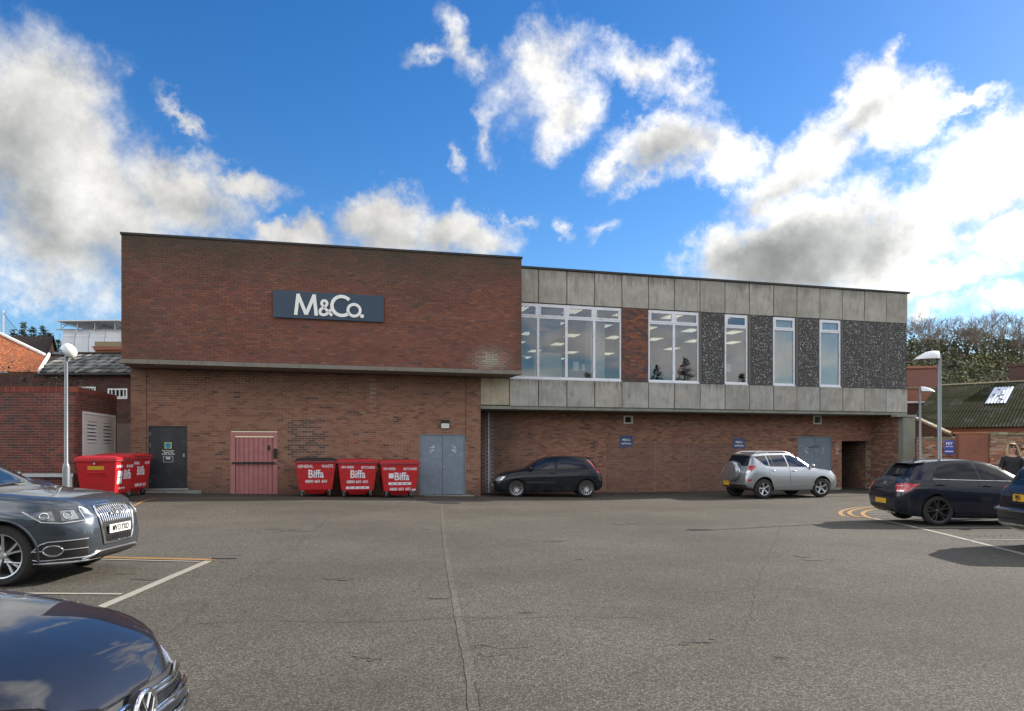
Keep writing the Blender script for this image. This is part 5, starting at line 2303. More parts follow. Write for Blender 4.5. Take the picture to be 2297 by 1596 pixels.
mb = MB()
mb.box(0, x1_, 0, 5, 0, pz(786))
mb.build('wall', M_FB_RED, pb)
mb = MB()
mb.prism([(-.02, pz(786)), (-.02, pz(782)), (-.12, pz(780)), (-.12, pz(778)), (x1_, pz(778)), (x1_, pz(786))], -.12, 5)
mb.build('cornice', M_FB_RED, pb)
mb = MB()
mb.box(.0, x1_, -.04, 4.8, pz(778) + .002, pz(767))
mb.build('stone_capping', M_STONE, pb)
for (xa, xb) in ((228, 248), (261, 275)):
    a, b = P(xa, 0, 40).x - p0.x, P(xb, 0, 40).x - p0.x
    mb = MB()
    mb.prism([(a, pz(812)), (b, pz(812)), (b, pz(800)), ((a + b) / 2, pz(797.5)), (a, pz(800))], -.05, -.003)
    mb.build('window_head', M_WHITE, pb)

# ================================================================= right-hand side
def pal_old(x, z, rr):
    c = var(rr.choice([(.34, .13, .07), (.28, .10, .06), (.40, .18, .10), (.24, .09, .06), (.33, .20, .13)]), rr, .2)
    if rr.random() < .25:
        c = lerp3(c, (.45, .40, .33), rr.uniform(.3, .8))
    if rr.random() < .15:
        c = lerp3(c, (.08, .06, .05), .7)
    return lerp3(c, (.14, .13, .08), max(0, min(.8, (z - 1.75) * 1.6)) * (.5 + .5 * fbm(x, z, 2, 4)))


def old_wall(label, xa, ya, Ya, xb, yb, Yb, seed, n1=120):
    A, B = P(xa, ya, Ya), P(xb, yb, Yb)
    t, L = gnd_wall('old_brick_wall', label, 'wall', A, B, A.z, .3, None)
    zt = (A.z + B.z) / 2
    mb = MB()
    mb.box(0, L, .008, .35, -.3, zt - .09)
    w = mb.build('wall_core', M_MORT_PALE, t)
    bk = Bricks()
    bk.wall(0, L, -.1, zt - .08, 0, pal=pal_old, seed=seed, joint=.014)
    bk.emit(t, n1, cam_in(t), visible=lambda it: it[2] > 1.2)
    # end face
    e = MB()
    e.c = (.30, .11, .06)
    z = -.1
    rr = random.Random(seed)
    while z < zt - .1:
        e.c = pal_old(0, z, rr)
        e.box(-.004, .02, .0, .17, z, z + .062)
        e.box(-.0045, .02, .18, .35, z, z + .062)
        z += .075
    e.build('quoin_bricks', M_BRICK, t, kind='stuff')
    cp = MB()
    x = 0
    while x < L - .05:
        w_ = rr.uniform(.25, .4)
        g_ = rr.uniform(.16, .32)
        cp.c = (g_ * 1.05, g_, g_ * .62)
        cp.box(x, min(L, x + w_ - .012), -.04, .39, zt - .078, zt + rr.uniform(-.03, .03))
        x += w_
    cp.build('coping_stones', M_BRICK, t, kind='stuff')
    return t, zt, L


t1, zt1, L1 = old_wall('old lichened brick wall with the blue shop sign on its end', 2056, 979, 31.2, 2146, 981, 30.4, 61)
t2, zt2, L2 = old_wall('old brick wall at the right edge behind the two people', 2222, 972, 28.6, 2420, 970, 28.2, 62)
# short return of the right-hand wall
pr = MB()
pr.box(-1.1, -.02, .1, .44, -.2, zt2 - .05)
pr.build('wall_return', M_FB_RED, t2)
# blue sign
c_ = P(2129.5, 1004, 30.35)
sg2 = thing('blue_shop_sign', 'small blue upright shop sign fixed to the old brick wall', 'sign', c_, math.atan2(30.4 - 31.2, P(2146, 0, 30.4).x - P(2056, 0, 31.2).x))
mb = MB()
M_ROYAL = simple('sign_royal_blue', (.03, .07, .42), 0.4, 0, .06, 3)
mb.bbox(-.17, .17, -.02, .02, -.285, .285, .006)
mb.build('sign_board', M_ROYAL, sg2)
mb = MB()
merge(mb, text_mb('PET', .15, .003, .004), Matrix.Translation((0, -.024, .15)))
merge(mb, text_mb('ESSENTIALS', .062, .0015, .004, .82), Matrix.Translation((0, -.024, .03)))
mb.build('sign_lettering', M_LETTER, sg2)
mb = MB()
mb.box(-.15, .15, -.0225, -.0205, -.185, -.15)
mb.build('sign_strip', M_LETTER, sg2)

# sloping coped wall in front of the barn
A, B = P(2052, 1005, 35.0), P(2140, 1005, 33.5)
sw_, L_ = gnd_wall('sloping_wall', 'brick wall with white sloping coping in front of the mossy barn', 'wall', A, B, 0, .3, None)
za, zb_ = P(2052, 938, 35).z, P(2140, 978, 33.5).z
mb = MB()
mb.prism([(0, -.2), (L_, -.2), (L_, zb_ - .06), (0, za - .06)], 0, .3)
mb.build('wall_core', M_FB_DARK, sw_)
rr = random.Random(4)
n_ = 7
for k in range(n_):
    a, b = k / n_, (k + .92) / n_
    mb = MB()
    mb.bar(Vector((L_ * a, .15, za + (zb_ - za) * a)), Vector((L_ * b, .15, za + (zb_ - za) * b)), .42, .09)
    mb.build('coping_stone', M_STONE if k % 2 else M_CONC, sw_)

# barn with moss-grown corrugated roof
def moss_mat():
    m, k, b = new_mat('mossy_corrugated')
    tc = k.n('ShaderNodeTexCoord')
    p = tc.outputs['Object']
    n1_ = k.noise(p, 0.9, 7.0, 0.7)
    n2_ = k.noise(k.v('MULTIPLY', p, (5.0, .8, .8)), 1.0, 5.0, 0.6)
    c = k.mix(k.ss(n2_, 0.35, 0.7), (.035, .035, .031, 1), (.095, .095, .088, 1))
    c = k.mix(k.ss(n1_, 0.34, 0.52, 0, .95), c, (.024, .026, .011, 1))
    w = k.noise(p, 9.0, 3.0, 0.6)
    c = k.mix(k.ss(w, 0.68, 0.74, 0, .8), c, (.22, .22, .20, 1))
    k.l(c, b.inputs['Base Color'])
    b.inputs['Roughness'].default_value = 1.0
    b.inputs['Specular IOR Level'].default_value = 0.03
    return m


M_MOSS = moss_mat()
RD = Vector((.75, -.66, 0)).normalized()
VD = Vector((-.66, -.75, 0)).normalized()
ridge0 = Vector((26.05, 45.0, 5.5))
barn = thing('mossy_barn', 'low brick barn with mossy corrugated sheet roof at right', 'building', (ridge0.x, ridge0.y, 0), math.atan2(RD.y, RD.x))
# local x along the ridge, local -y down the slope towards the viewer
RUN, DROP, LEN = 8.0, 2.75, 16.0


def corr(mb, x0, x1, y0, y1, zoff, amp=.02, pitch=.15, ny=6):
    n = int((x1 - x0) / pitch * 6)
    vs = []
    for j in range(ny + 1):
        y = y0 + (y1 - y0) * j / ny
        for i in range(n + 1):
            x = x0 + (x1 - x0) * i / n
            vs.append((x, y, 5.5 + DROP / RUN * y + zoff + amp * math.sin(2 * math.pi * x / pitch)))
    mb.add(vs, [(j * (n + 1) + i, j * (n + 1) + i + 1, (j + 1) * (n + 1) + i + 1, (j + 1) * (n + 1) + i) for j in range(ny) for i in range(n)])


for k in range(3):
    ya_, yb_ = -RUN + k * RUN / 3, -RUN + (k + 1) * RUN / 3 + .12
    for c_i in range(4):
        mb = MB()
        corr(mb, c_i * 4.05, c_i * 4.05 + 4.05, ya_, min(0, yb_), -.012 * (3 - k), ny=3)
        mb.build('roof_sheet', M_MOSS, barn, 60)
mb = MB()
mb.add([(0, .05, 5.48), (LEN, .05, 5.48), (LEN, 7, 3.0), (0, 7, 3.0)], [(0, 1, 2, 3)])
mb.build('rear_slope', M_MOSS, barn)
mb = MB()
mb.prism([(-.15, 5.47), (0.0, 5.56), (.15, 5.47)], 0, LEN, 'x')
mb.build('ridge_capping', M_STONE, barn)
mb = MB()
mb.prism([(-RUN + .3, 0), (7, 0), (7, 2.95), (0, 5.40), (-RUN + .3, 2.70)], .1, .35, 'x')
mb.box(.1, LEN, -RUN + .3, -RUN + .6, 0, 2.68)
mb.build('wall', M_FB_RED, barn)
# translucent patch sheet, where the photo shows it
def barn_hit(x, y):
    d = Vector((ux(x), 1, (HY - y) / F))
    o_ = Vector((0, 0, HCAM))
    nrm = Vector((VD.x * DROP / RUN, VD.y * DROP / RUN, 1))
    q_ = ridge0
    k = nrm.dot(q_ - o_) / nrm.dot(d)
    w_ = o_ + d * k
    return (w_ - ridge0).dot(RD), -(w_ - ridge0).dot(VD)


xa, ya_ = barn_hit(2226, 871)
xb, yb_ = barn_hit(2262, 905)
xc_, _ = barn_hit(2262, 871)
xd_, _ = barn_hit(2215, 905)
M_CLEARSH = simple('translucent_sheet', (.62, .66, .74), 0.4, 0, .1, 4)
mb = MB()
corr(mb, min(xa, xd_) + .1, max(xc_, xb) - .1, yb_, ya_, .035, ny=5)
mb.build('clear_sheet', M_CLEARSH, barn, 60)
hl_ = MB()
rr = random.Random(9)
xm_, xM = min(xa, xd_) + .3, max(xc_, xb) - .3
for k in range(8):
    hx, hy = rr.uniform(xm_, xM), rr.uniform(yb_ + .3, ya_ - .2)
    hl_.box(hx - .06, hx + .06, hy - .12, hy + .12, 5.5 + DROP / RUN * hy + .075, 5.5 + DROP / RUN * hy + .085)
hl_.build('sheet_holes', M_BLACKVOID, barn, kind='stuff')
ch = MB()
q_ = P(2290, 1005, 44)
lx_ = (Vector((q_.x, q_.y, 0)) - Vector((ridge0.x, ridge0.y, 0))).dot(RD)
ch.box(lx_ - .35, lx_ + .6, .2, 1.0, 5.0, P(2290, 829, 44).z)
ch.box(lx_ - .42, lx_ + .67, .13, 1.07, P(2290, 829, 44).z + .002, P(2290, 826, 44).z + .05)
ch.build('chimney', M_FB_DARK, barn)

# garage front between the two old walls
gA, gB = P(2144, 1005, 33), P(2232, 1005, 32.4)
gg, L_ = gnd_wall('garden_shed', 'low brick store with white fascia between the old walls', 'shed', gA, gB, 0, .3, None)
z1_, z2_ = P(2170, 992, 32.8).z, P(2170, 985, 32.8).z
mb = MB()
mb.box(0, L_ * .80, .02, 2.5, -.2, z1_)
mb.build('wall', M_FB_RED, gg)
mb = MB()
mb.prism([(0, z1_ + .002), (L_, z1_ + .04), (L_, z2_ + .22), (0, z2_ + .05)], -.06, .02)
mb.build('fascia', M_WHITE, gg)
mb = MB()
mb.box(-.1, L_ + .1, -.12, 2.5, z2_ + .23, z2_ + .31)
mb.build('shed_roof', M_FB_ORANGE, gg)
mb = MB()
mb.box(L_ * .80, L_ * .97, .3, .34, -.2, z1_)
mb.build('door', M_BLACKVOID, gg)
mb = MB()
mb.box(L_ * .83, L_ * .93, .24, .29, .2, P(2200, 1000, 32.4).z)
mb.build('door_panel', M_WHITE, gg)
mb = MB()
mb.box(L_ * .97, L_ * 1.1, .0, .4, -.2, z2_ + .2)
mb.build('pier', M_FB_RED, gg)

# brick house with dark red roof behind the shop end
bh = thing('red_roofed_house', 'brick house with dark red tiled roof behind the lamp posts', 'building', (P(2030, 1005, 52).x, 52, 0))
b0 = Vector(bh.location)


def BP(x, y, Y=52):
    return P(x, y, Y) - b0


mb = MB()
mb.add([BP(2000, 868, 51), BP(2108, 868, 51), BP(2100, 826, 54.5), BP(2000, 828, 54.5), BP(2000, 860, 58), BP(2112, 860, 58)], [(0, 1, 2, 3), (3, 2, 5, 4)])
mb.build('roof', M_REDROOF, bh)
mb = MB()
mb.tube([BP(2000, 827, 54.5), BP(2100, 825.5, 54.5)], .16, 6)
mb.build('ridge', M_FB_RED, bh)
mb = MB()
a, b = BP(2000, 889, 50.5), BP(2114, 889, 50.5)
mb.box(a.x, b.x, a.y, a.y + .4, 0, BP(0, 872, 50.5).z)
mb.box(a.x, BP(2106, 0, 51).x, .2, 5, 0, BP(0, 873, 51).z)
mb.build('wall', M_FB_RED, bh)
mb = MB()
mb.box(a.x - .1, b.x + .1, a.y - .1, a.y + .5, BP(0, 872, 50.5).z + .002, BP(0, 869.5, 50.5).z)
mb.build('coping', M_STONE, bh)
ap = thing('red_lean_to', 'dark red brick annexe under the old house parapet', 'building', (P(2030, 1005, 46).x, 46, 0))
b1_ = Vector(ap.location)
mb = MB()
a, b = P(2020, 905, 46) - b1_, P(2090, 905, 46) - b1_
mb.box(a.x, b.x, 0, 3, 0, a.z)
mb.build('wall', M_FB_DARK, ap)
mb = MB()
mb.box(a.x - .1, b.x + .15, -.12, 3, a.z + .002, a.z + .12)
mb.build('coping', M_WHITE, ap)

# --- wooded hill
hill = MB()
nxh, nyh = 40, 14


def hz(X_, Y_):
    return 18.5 * sstep(60, 128, Y_ - (X_ - 60) * .05) * sstep(18, 48, X_) + .6 * mnoise.noise(Vector((X_ * .08, Y_ * .08, 2)))


for j in range(nyh + 1):
    for i in range(nxh + 1):
        X_, Y_ = 10 + 170 * i / nxh, 64 + 90 * j / nyh
        hill.v.append((X_, Y_, hz(X_, Y_) - .7))
for j in range(nyh):
    for i in range(nxh):
        hill.f.append((j * (nxh + 1) + i, j * (nxh + 1) + i + 1, (j + 1) * (nxh + 1) + i + 1, (j + 1) * (nxh + 1) + i))
        hill.mi.append(0)
        hill.col.append(None)
hill.build('hillside', M_EARTH, smooth=60, kind='structure')
M_TWIGS = simple('winter_twigs', (.20, .165, .13), 0.9, 0, 0.3, 3)
M_IVY = simple('ivy', (.10, .11, .05), 0.75, 0, 0.5, 1.5)
M_SHRUB = brick_mat('shrub_leaf', False, 0.8)


def bare_tree(seed, h):
    rr = random.Random(seed)
    trunk, crown, ivy = MB(), MB(), MB()

    def grow(p, d, L, r, lev, mb):
        n = 3 if lev < 4 else 2
        pts, q_ = [p], p
        dd = d.copy()
        for i in range(n):
            dd = (dd + Vector((rr.gauss(0, .14), rr.gauss(0, .14), rr.gauss(.05, .08)))).normalized()
            q_ = q_ + dd * (L / n)
            pts.append(q_)
        rads = [r * (1 - .55 * i / n) for i in range(n + 1)]
        mb.tube(pts, rads, 6 if lev < 2 else (4 if lev < 4 else 3), cap=False)
        if lev >= 6:
            return
        kids = (3, 4, 3, 3, 3, 3)[lev]
        for k in range(kids):
            f = 1.0 if k == 0 else rr.uniform(.35, 1.0)
            i = min(n - 1, int(f * n))
            s_ = pts[i].lerp(pts[i + 1], f * n - i) if f < 1 else pts[-1]
            ax = Vector((rr.uniform(-1, 1), rr.uniform(-1, 1), rr.uniform(-.4, .4))).normalized()
            nd = (Matrix.Rotation(rr.uniform(R(18), R(52)), 3, ax) @ dd)
            nd = (nd + Vector((0, 0, .22))).normalized()
            grow(s_, nd, L * rr.uniform(.58, .80), max(.017, rads[-1] * rr.uniform(.55, .85)), lev + 1, trunk if lev < 2 else crown)
    grow(Vector((0, 0, -.5)), Vector((rr.gauss(0, .05), rr.gauss(0, .05), 1)), h * .33, h * .020, 0, trunk)
    for _ in range(520):
        z = h * rr.uniform(.0, .42)
        a = rr.uniform(0, 6.28)
        rad = rr.uniform(.05, .55)
        q_ = Vector((math.cos(a) * rad, math.sin(a) * rad, z))
        w_ = rr.uniform(.08, .18)
        a1 = Vector((rr.uniform(-1, 1), rr.uniform(-1, 1), rr.uniform(-1, 1))).normalized() * w_
        a2 = a1.cross(Vector((rr.uniform(-1, 1), rr.uniform(-1, 1), 1))).normalized() * w_ * .7
        ivy.add([q_ - a1, q_ + a2, q_ + a1, q_ - a2], [(0, 1, 2, 3)])
    return trunk.mesh('trunk', M_BARK), crown.mesh('crown', M_TWIGS), ivy.mesh('ivy', M_IVY)


TV = [bare_tree(70 + k, 12.0) for k in range(4)]
TH_ = [max(v.co.z for v in t_[1].vertices) for t_ in TV]
rr = random.Random(77)
TL = ['bare winter tree behind the building corner', 'bare ivy-clad tree left of the tall lamp head', 'bare tree just behind the tall lamp head', 'leaning bare tree right of the lamp head', 'bare tree in the middle of the wooded skyline', 'ivy-clad bare tree over the barn ridge', 'tall wide-crowned bare tree over the barn', 'bare tree above the white roof patch', 'bare tree at the right edge of the wood']
tops = [(2042, 722), (2062, 716), (2085, 708), (2112, 716), (2140, 720), (2168, 714), (2205, 704), (2240, 700), (2275, 712), (2310, 715), (2345, 708), (2098, 734), (2190, 732), (2262, 734), (2010, 730), (2390, 715)]
for k, (x, y) in enumerate(tops):
    Y_ = rr.uniform(104, 112) if k < 11 else rr.uniform(114, 122)
    p = P(x, y, Y_)
    zb_ = hz(p.x, Y_) - .7
    sc_ = (p.z - zb_) / TH_[k % 4] * 1.10
    lab = TL[k] if k < len(TL) else ('bare tree of the wood just beyond the right edge', 'bare tree of the wood further beyond the right edge', 'bare tree in the second row behind the tall lamp head', 'bare tree in the second row behind the wide-crowned tree', 'bare tree in the second row near the right edge', 'bare tree of the wood hidden by the shop corner', 'bare tree of the wood farthest beyond the right edge')[k - len(TL)]
    t = thing('bare_tree', lab, 'tree', (p.x, Y_, zb_), rr.uniform(0, 6.28), 'bare trees on the wooded hill')
    t.scale = (sc_ * 1.15, sc_ * 1.15, sc_)
    for nm, me_ in zip(('trunk', 'crown', 'ivy'), TV[k % 4]):
        o = bpy.data.objects.new(nm, me_)
        COL.objects.link(o)
        o.parent = t
        if nm == 'ivy':
            o['kind'] = 'stuff'
sh = MB()
for _ in range(30000):
    X_ = rr.uniform(44, 100)
    Y_ = rr.uniform(80, 126)
    clump = mnoise.noise(Vector((X_ * .22, Y_ * .2, 7)))
    hmax = 1.6 + 3.2 * max(0, clump + .35)
    z_ = hz(X_, Y_) - .7 + hmax * rr.random() ** .7
    w_ = rr.uniform(.12, .30)
    g_ = mnoise.noise(Vector((X_ * .3, Y_ * .3, 1)))
    c = rr.choice([(.085, .095, .04), (.075, .085, .04), (.11, .105, .06), (.12, .10, .07)])
    if g_ > .22:
        c = lerp3(c, (.14, .165, .045), .6)
    sh.c = var(c, rr, .3)
    q_ = Vector((X_, Y_, z_))
    a1 = Vector((rr.uniform(-1, 1), rr.uniform(-1, 1), rr.uniform(-1, 1))).normalized() * w_
    a2 = a1.cross(Vector((rr.uniform(-1, 1), rr.uniform(-1, 1), 1))).normalized() * w_ * .7
    sh.add([q_ - a1, q_ + a2, q_ + a1, q_ - a2], [(0, 1, 2, 3)])
tag(sh.build('undergrowth', M_SHRUB, kind='stuff'), 'green and brown undergrowth covering the wooded hillside', 'undergrowth')

# trees beside the car park, mirrored in the upstairs windows


def mirrored(x, ytop, reach):
    """where a tree must stand for its top to be mirrored at picture x, ytop"""
    Y_ = DA / (CT - ST * ux(x))
    w_ = Vector((ux(x) * Y_, Y_, HCAM + (HY - ytop) / F * Y_))
    c_ = Vector((-2 * DA * ST, 2 * DA * CT, HCAM))
    return c_ + (w_ - c_) * reach


for k, (x, y, rc, wd_) in enumerate(((1538, 800, 2.5, .34), (1476, 824, 2.6, .36), (1320, 838, 2.5, .4), (1668, 838, 2.5, .22))):
    p = mirrored(x, y, rc)
    t = conifer((p.x, p.y, 0), p.z, 90 + k, ('tall conifer off to the right, mirrored in the two-light window', 'shorter conifer off to the right, mirrored left of the mullion', 'low broad conifer behind the viewer, mirrored in the wide window', 'conifer off to the right, mirrored in the first narrow window')[k], wd_)
    t['group'] = 'trees mirrored in the windows'

# hedge added behind the viewer, unseen, to darken reflections in glass and paint
hg = thing('reflection_hedge', 'unseen hedge added behind the viewer to darken reflections', 'hedge', (8, -24, 0), 0)
mb = MB()
nxh, nzh = 90, 10
for j in range(nzh + 1):
    for i in range(nxh + 1):
        X_, Z_ = -60 + 130 * i / nxh, 4.6 * j / nzh
        mb.v.append((X_, .6 * mnoise.noise(Vector((X_ * .5, Z_ * .7, 3))), Z_ * (1 + .1 * mnoise.noise(Vector((X_ * .3, 0, 5))))))
for j in range(nzh):
    for i in range(nxh):
        a = j * (nxh + 1) + i
        mb.f.append((a, a + nxh + 1, a + nxh + 2, a + 1))
        mb.mi.append(0)
        mb.col.append(None)
mb.box(-60, 70, -1.6, -.7, 0, 4.4)
mb.build('foliage', M_CONIF, hg, 60)

# ---------------------------------------------------------------- cars
def pchip(keys):
    xs_ = [k[0] for k in keys]
    ys_ = [k[1] for k in keys]
    n = len(xs_)
    d = [(ys_[i + 1] - ys_[i]) / (xs_[i + 1] - xs_[i]) for i in range(n - 1)]
    m = [d[0]] + [0.0] * (n - 2) + [d[-1]]
    for i in range(1, n - 1):
        if d[i - 1] * d[i] > 0:
            w1, w2 = 2 * (xs_[i + 1] - xs_[i]) + (xs_[i] - xs_[i - 1]), (xs_[i + 1] - xs_[i]) + 2 * (xs_[i] - xs_[i - 1])
            m[i] = (w1 + w2) / (w1 / d[i - 1] + w2 / d[i])

    def f(x):
        if x <= xs_[0]:
            return ys_[0]
        if x >= xs_[-1]:
            return ys_[-1]
        for i in range(n - 1):
            if x <= xs_[i + 1]:
                h = xs_[i + 1] - xs_[i]
                t = (x - xs_[i]) / h
                return (ys_[i] * (1 + 2 * t) * (1 - t) ** 2 + h * m[i] * t * (1 - t) ** 2 + ys_[i + 1] * t * t * (3 - 2 * t) + h * m[i + 1] * t * t * (t - 1))
    return f


def catmull2(pts, n):
    out = []
    for i in range(len(pts) - 1):
        p0, p1, p2, p3 = pts[max(i - 1, 0)], pts[i], pts[i + 1], pts[min(i + 2, len(pts) - 1)]
        for k in range(n):
            t = k / n
            out.append(tuple(0.5 * (2 * b + (c - a) * t + (2 * a - 5 * b + 4 * c - d) * t * t + (3 * b - a - 3 * c + d) * t ** 3) for a, b, c, d in zip(p0, p1, p2, p3)))
    out.append(pts[-1])
    return out


M_REDLENS = simple('tail_lens', (.42, .012, .014), 0.12, 0, 0.15, 18, coat=1.0)
M_CLEARLENS = simple('clear_lens', (.55, .57, .60), 0.12, 0.35, 0.25, 18, coat=1.0)
M_LAMPDARK = simple('lamp_housing', (.05, .055, .06), 0.2, 0.3, 0.2, 18, coat=1.0)
M_LAMPLENS = simple('lamp_lens_grey', (.20, .215, .235), 0.1, 0.3, 0.3, 30, coat=1.0)
M_PLATEW = simple('plate_white', (.72, .72, .70), 0.4)
M_PLATEY = simple('plate_yellow', (.62, .34, .03), 0.4)
M_INK = simple('plate_ink', (.015, .015, .015), 0.5)
M_SHUT = simple('shut_line', (.006, .006, .007), 0.8)


class Car:
    """body lofted from length-wise curves; everything else is laid on that surface"""
    def __init__(self, name, label, spec, paint, loc, rz, group='parked cars'):
        self.s = spec
        self.L = spec['L']
        self.paint = paint
        self.root = thing(name, label, 'car', loc, rz, group)
        self.c = {k: pchip(spec[k]) for k in ('zt', 'zs', 'zb', 'w', 'wt', 'cr')}
        self.body()

    def section(self, s):
        c = self.c
        zb, zs, zt, w, wt, cr = (c[k](s) for k in ('zb', 'zs', 'zt', 'w', 'wt', 'cr'))
        zt = max(zt, zs + .004)
        h = zs - zb
        tuck = self.s.get('tuck', .05)
        ws = w - self.s.get('shoulder', .05) * min(1, h / .5)
        wt = min(wt, ws - .01)
        ze = max(zt - cr, zs + .001)
        return [(0, zb), (w * .6, zb), (w - .13, zb + .005), (w - tuck, zb + .04), (w - .012, zb + .30 * h), (w, zb + .55 * h), (w - .008, zb + .80 * h), (ws + .014, zs - .035 * min(1, h / .4)), (ws, zs),
                (ws + (wt - ws) * .5 + self.s.get('bulge', .02) * min(1, (zt - zs) / .3), zs + (ze - zs) * .52), (wt, ze), (wt * .93, zt - cr * .62), (wt * .6, zt - cr * .2), (0, zt)]

    def lean(self, s, z):
        """nose and tail are not upright: shift along the length by height"""
        f = self.s.get('nose')
        r = self.s.get('tail')
        o = 0.0
        if f:
            o += pchip(f)(z) * (1 - sstep(0, .55, s)) if s < .55 else 0
        if r:
            e = self.L - s
            o -= pchip(r)(z) * (1 - sstep(0, .5, e)) if e < .5 else 0
        return o

    def body(self):
        L = self.L
        st = [0, .012, .03, .06, .10, .16, .23, .31]
        v = .40
        while v < L - .36:
            st.append(v)
            v += .085
        st += [L - .31, L - .23, L - .16, L - .10, L - .06, L - .03, L - .012, L]
        rings = []
        for s in st:
            half = catmull2(self.section(s), 3)
            ring = [(L / 2 - s - self.lean(s, z), y, z) for y, z in half] + [(L / 2 - s - self.lean(s, z), -y, z) for y, z in half[-2:0:-1]]
            rings.append(ring)
        n = len(rings[0])
        mb = MB()
        vs = [p for r in rings for p in r]
        fs = []
        for i in range(len(rings) - 1):
            for k in range(n):
                k2 = (k + 1) % n
                fs.append((i * n + k, i * n + k2, (i + 1) * n + k2, (i + 1) * n + k))
        # end caps as fans of quads between mirrored points
        h = n // 2
        for base, flip in ((0, False), ((len(rings) - 1) * n, True)):
            for k in range(h):
                a, b, c_, d = base + k, base + k + 1, base + (n - k - 1) % n, base + (n - k) % n
                f = [a, d, c_, b] if not flip else [a, b, c_, d]
                f = list(dict.fromkeys(f))
                if len(f) > 2:
                    fs.append(tuple(f))
        mb.add(vs, fs)
        me = mb.mesh('body', [self.paint, M_BLACKPL])
        bm = bmesh.new()
        bm.from_mesh(me)
        bmesh.ops.recalc_face_normals(bm, faces=bm.faces[:])
        bm.to_mesh(me)
        self.bvh = BVHTree.FromBMesh(bm)
        bm.free()
        o = bpy.data.objects.new('body', me)
        COL.objects.link(o)
        # wheel wells
        cut = MB()
        wr = self.s['wr']
        for wx in (self.wx(0), self.wx(1)):
            for sg in (1, -1):
                y1 = self.s['W'] + .3
                y0 = self.s['W'] - .30
                prof = []
                arch = self.s.get('arch', .055)
                q0 = len(cut.v)
                cut.lathe([(wr + arch, y0), (wr + arch, y1)], 40, 'y', (wx, 0, wr + .01), 1)
                if sg < 0:
                    for i in range(q0, len(cut.v)):
                        cut.v[i] = (cut.v[i][0], -cut.v[i][1], cut.v[i][2])
        cme = cut.mesh('cutter', [self.paint, M_BLACKPL])
        bm = bmesh.new()
        bm.from_mesh(cme)
        bmesh.ops.recalc_face_normals(bm, faces=bm.faces[:])
        bm.to_mesh(cme)
        bm.free()
        co = bpy.data.objects.new('cutter', cme)
        COL.objects.link(co)
        md = o.modifiers.new('cut', 'BOOLEAN')
        md.operation = 'DIFFERENCE'
        md.solver = 'EXACT'
        md.object = co
        dg = bpy.context.evaluated_depsgraph_get()
        res = bpy.data.meshes.new_from_object(o.evaluated_get(dg))
        o.modifiers.clear()
        o.data = res
        res.name = 'body'
        smooth_mesh(res, 42)
        bpy.data.objects.remove(co)
        bpy.data.meshes.remove(cme)
        o.parent = self.root
        self.bo = o

    def wx(self, i):
        return self.L / 2 - self.s['fo'] - (self.s['wb'] if i else 0)

    # ---- laying pieces on the body
    def cast(self, p, d):
        h = self.bvh.ray_cast(Vector(p), Vector(d), 8.0)
        return h[0], h[1]

    def frame(self, view):
        if view == 'R':     # seen from the car's right (-y)
            return Vector((1, 0, 0)), Vector((0, 0, 1)), Vector((0, 1, 0)), Vector((0, -4, 0))
        if view == 'L':
            return Vector((1, 0, 0)), Vector((0, 0, 1)), Vector((0, -1, 0)), Vector((0, 4, 0))
        if view == 'F':
            return Vector((0, 1, 0)), Vector((0, 0, 1)), Vector((-1, 0, 0)), Vector((4, 0, 0))
        if view == 'B':
            return Vector((0, 1, 0)), Vector((0, 0, 1)), Vector((1, 0, 0)), Vector((-4, 0, 0))
        if view == 'T':
            return Vector((1, 0, 0)), Vector((0, 1, 0)), Vector((0, 0, -1)), Vector((0, 0, 4))
        # corner view: (end +1 front / -1 back, side +1 left / -1 right, degrees round from the end);
        # the horizontal coordinate is 0 at the corner and grows outwards and along the side
        end, side, a = view
        a = R(a)
        n = Vector((end * math.cos(a), side * math.sin(a), 0))
        U = Vector((-end * math.sin(a), side * math.cos(a), 0))
        cor = Vector((end * (self.L / 2 - .16), side * (self.s['W'] - .13), 0))
        return U, Vector((0, 0, 1)), -n, n * 4 + U * cor.dot(U)

    def X(self, s):
        return self.L / 2 - s

    def poly(self, view, pts):
        """side views take (s from the nose, z)"""
        if view in ('R', 'L', 'T'):
            return [(self.X(a), b) for a, b in pts]
        return pts

    def patch(self, name, view, pts, mat, off=.004, parent=None, step=.06, rim=.012, smooth=40, mesh_only=False):
        U, V, D, O = self.frame(view)
        pts = self.poly(view, pts)
        bm = bmesh.new()
        vs = [bm.verts.new((p[0], p[1], 0)) for p in pts]
        bm.faces.new(vs)
        x0, x1 = min(p[0] for p in pts), max(p[0] for p in pts)
        y0, y1 = min(p[1] for p in pts), max(p[1] for p in pts)
        a = x0 + step
        while a < x1:
            bmesh.ops.bisect_plane(bm, geom=bm.verts[:] + bm.edges[:] + bm.faces[:], plane_co=(a, 0, 0), plane_no=(1, 0, 0))
            a += step
        a = y0 + step
        while a < y1:
            bmesh.ops.bisect_plane(bm, geom=bm.verts[:] + bm.edges[:] + bm.faces[:], plane_co=(0, a, 0), plane_no=(0, 1, 0))
            a += step
        pos = {}
        miss = []
        for v in bm.verts:
            o = O + U * v.co.x + V * v.co.y
            hit, nrm = self.cast(o, D)
            if hit is None:
                miss.append(v)
                continue
            if nrm.dot(D) > 0:
                nrm = -nrm
            pos[v] = (hit + nrm * off, nrm)
        for v in miss:
            best = min(pos, key=lambda q_: (q_.co - v.co).length) if pos else None
            if best:
                base, nr = pos[best]
                dlt = v.co - best.co
                v.co = base + U * dlt.x + V * dlt.y
        for v, (p, nr) in pos.items():
            v.co = p
        nrm_in = D
        be = [e for e in bm.edges if e.is_boundary]
        r_ = bmesh.ops.extrude_edge_only(bm, edges=be)
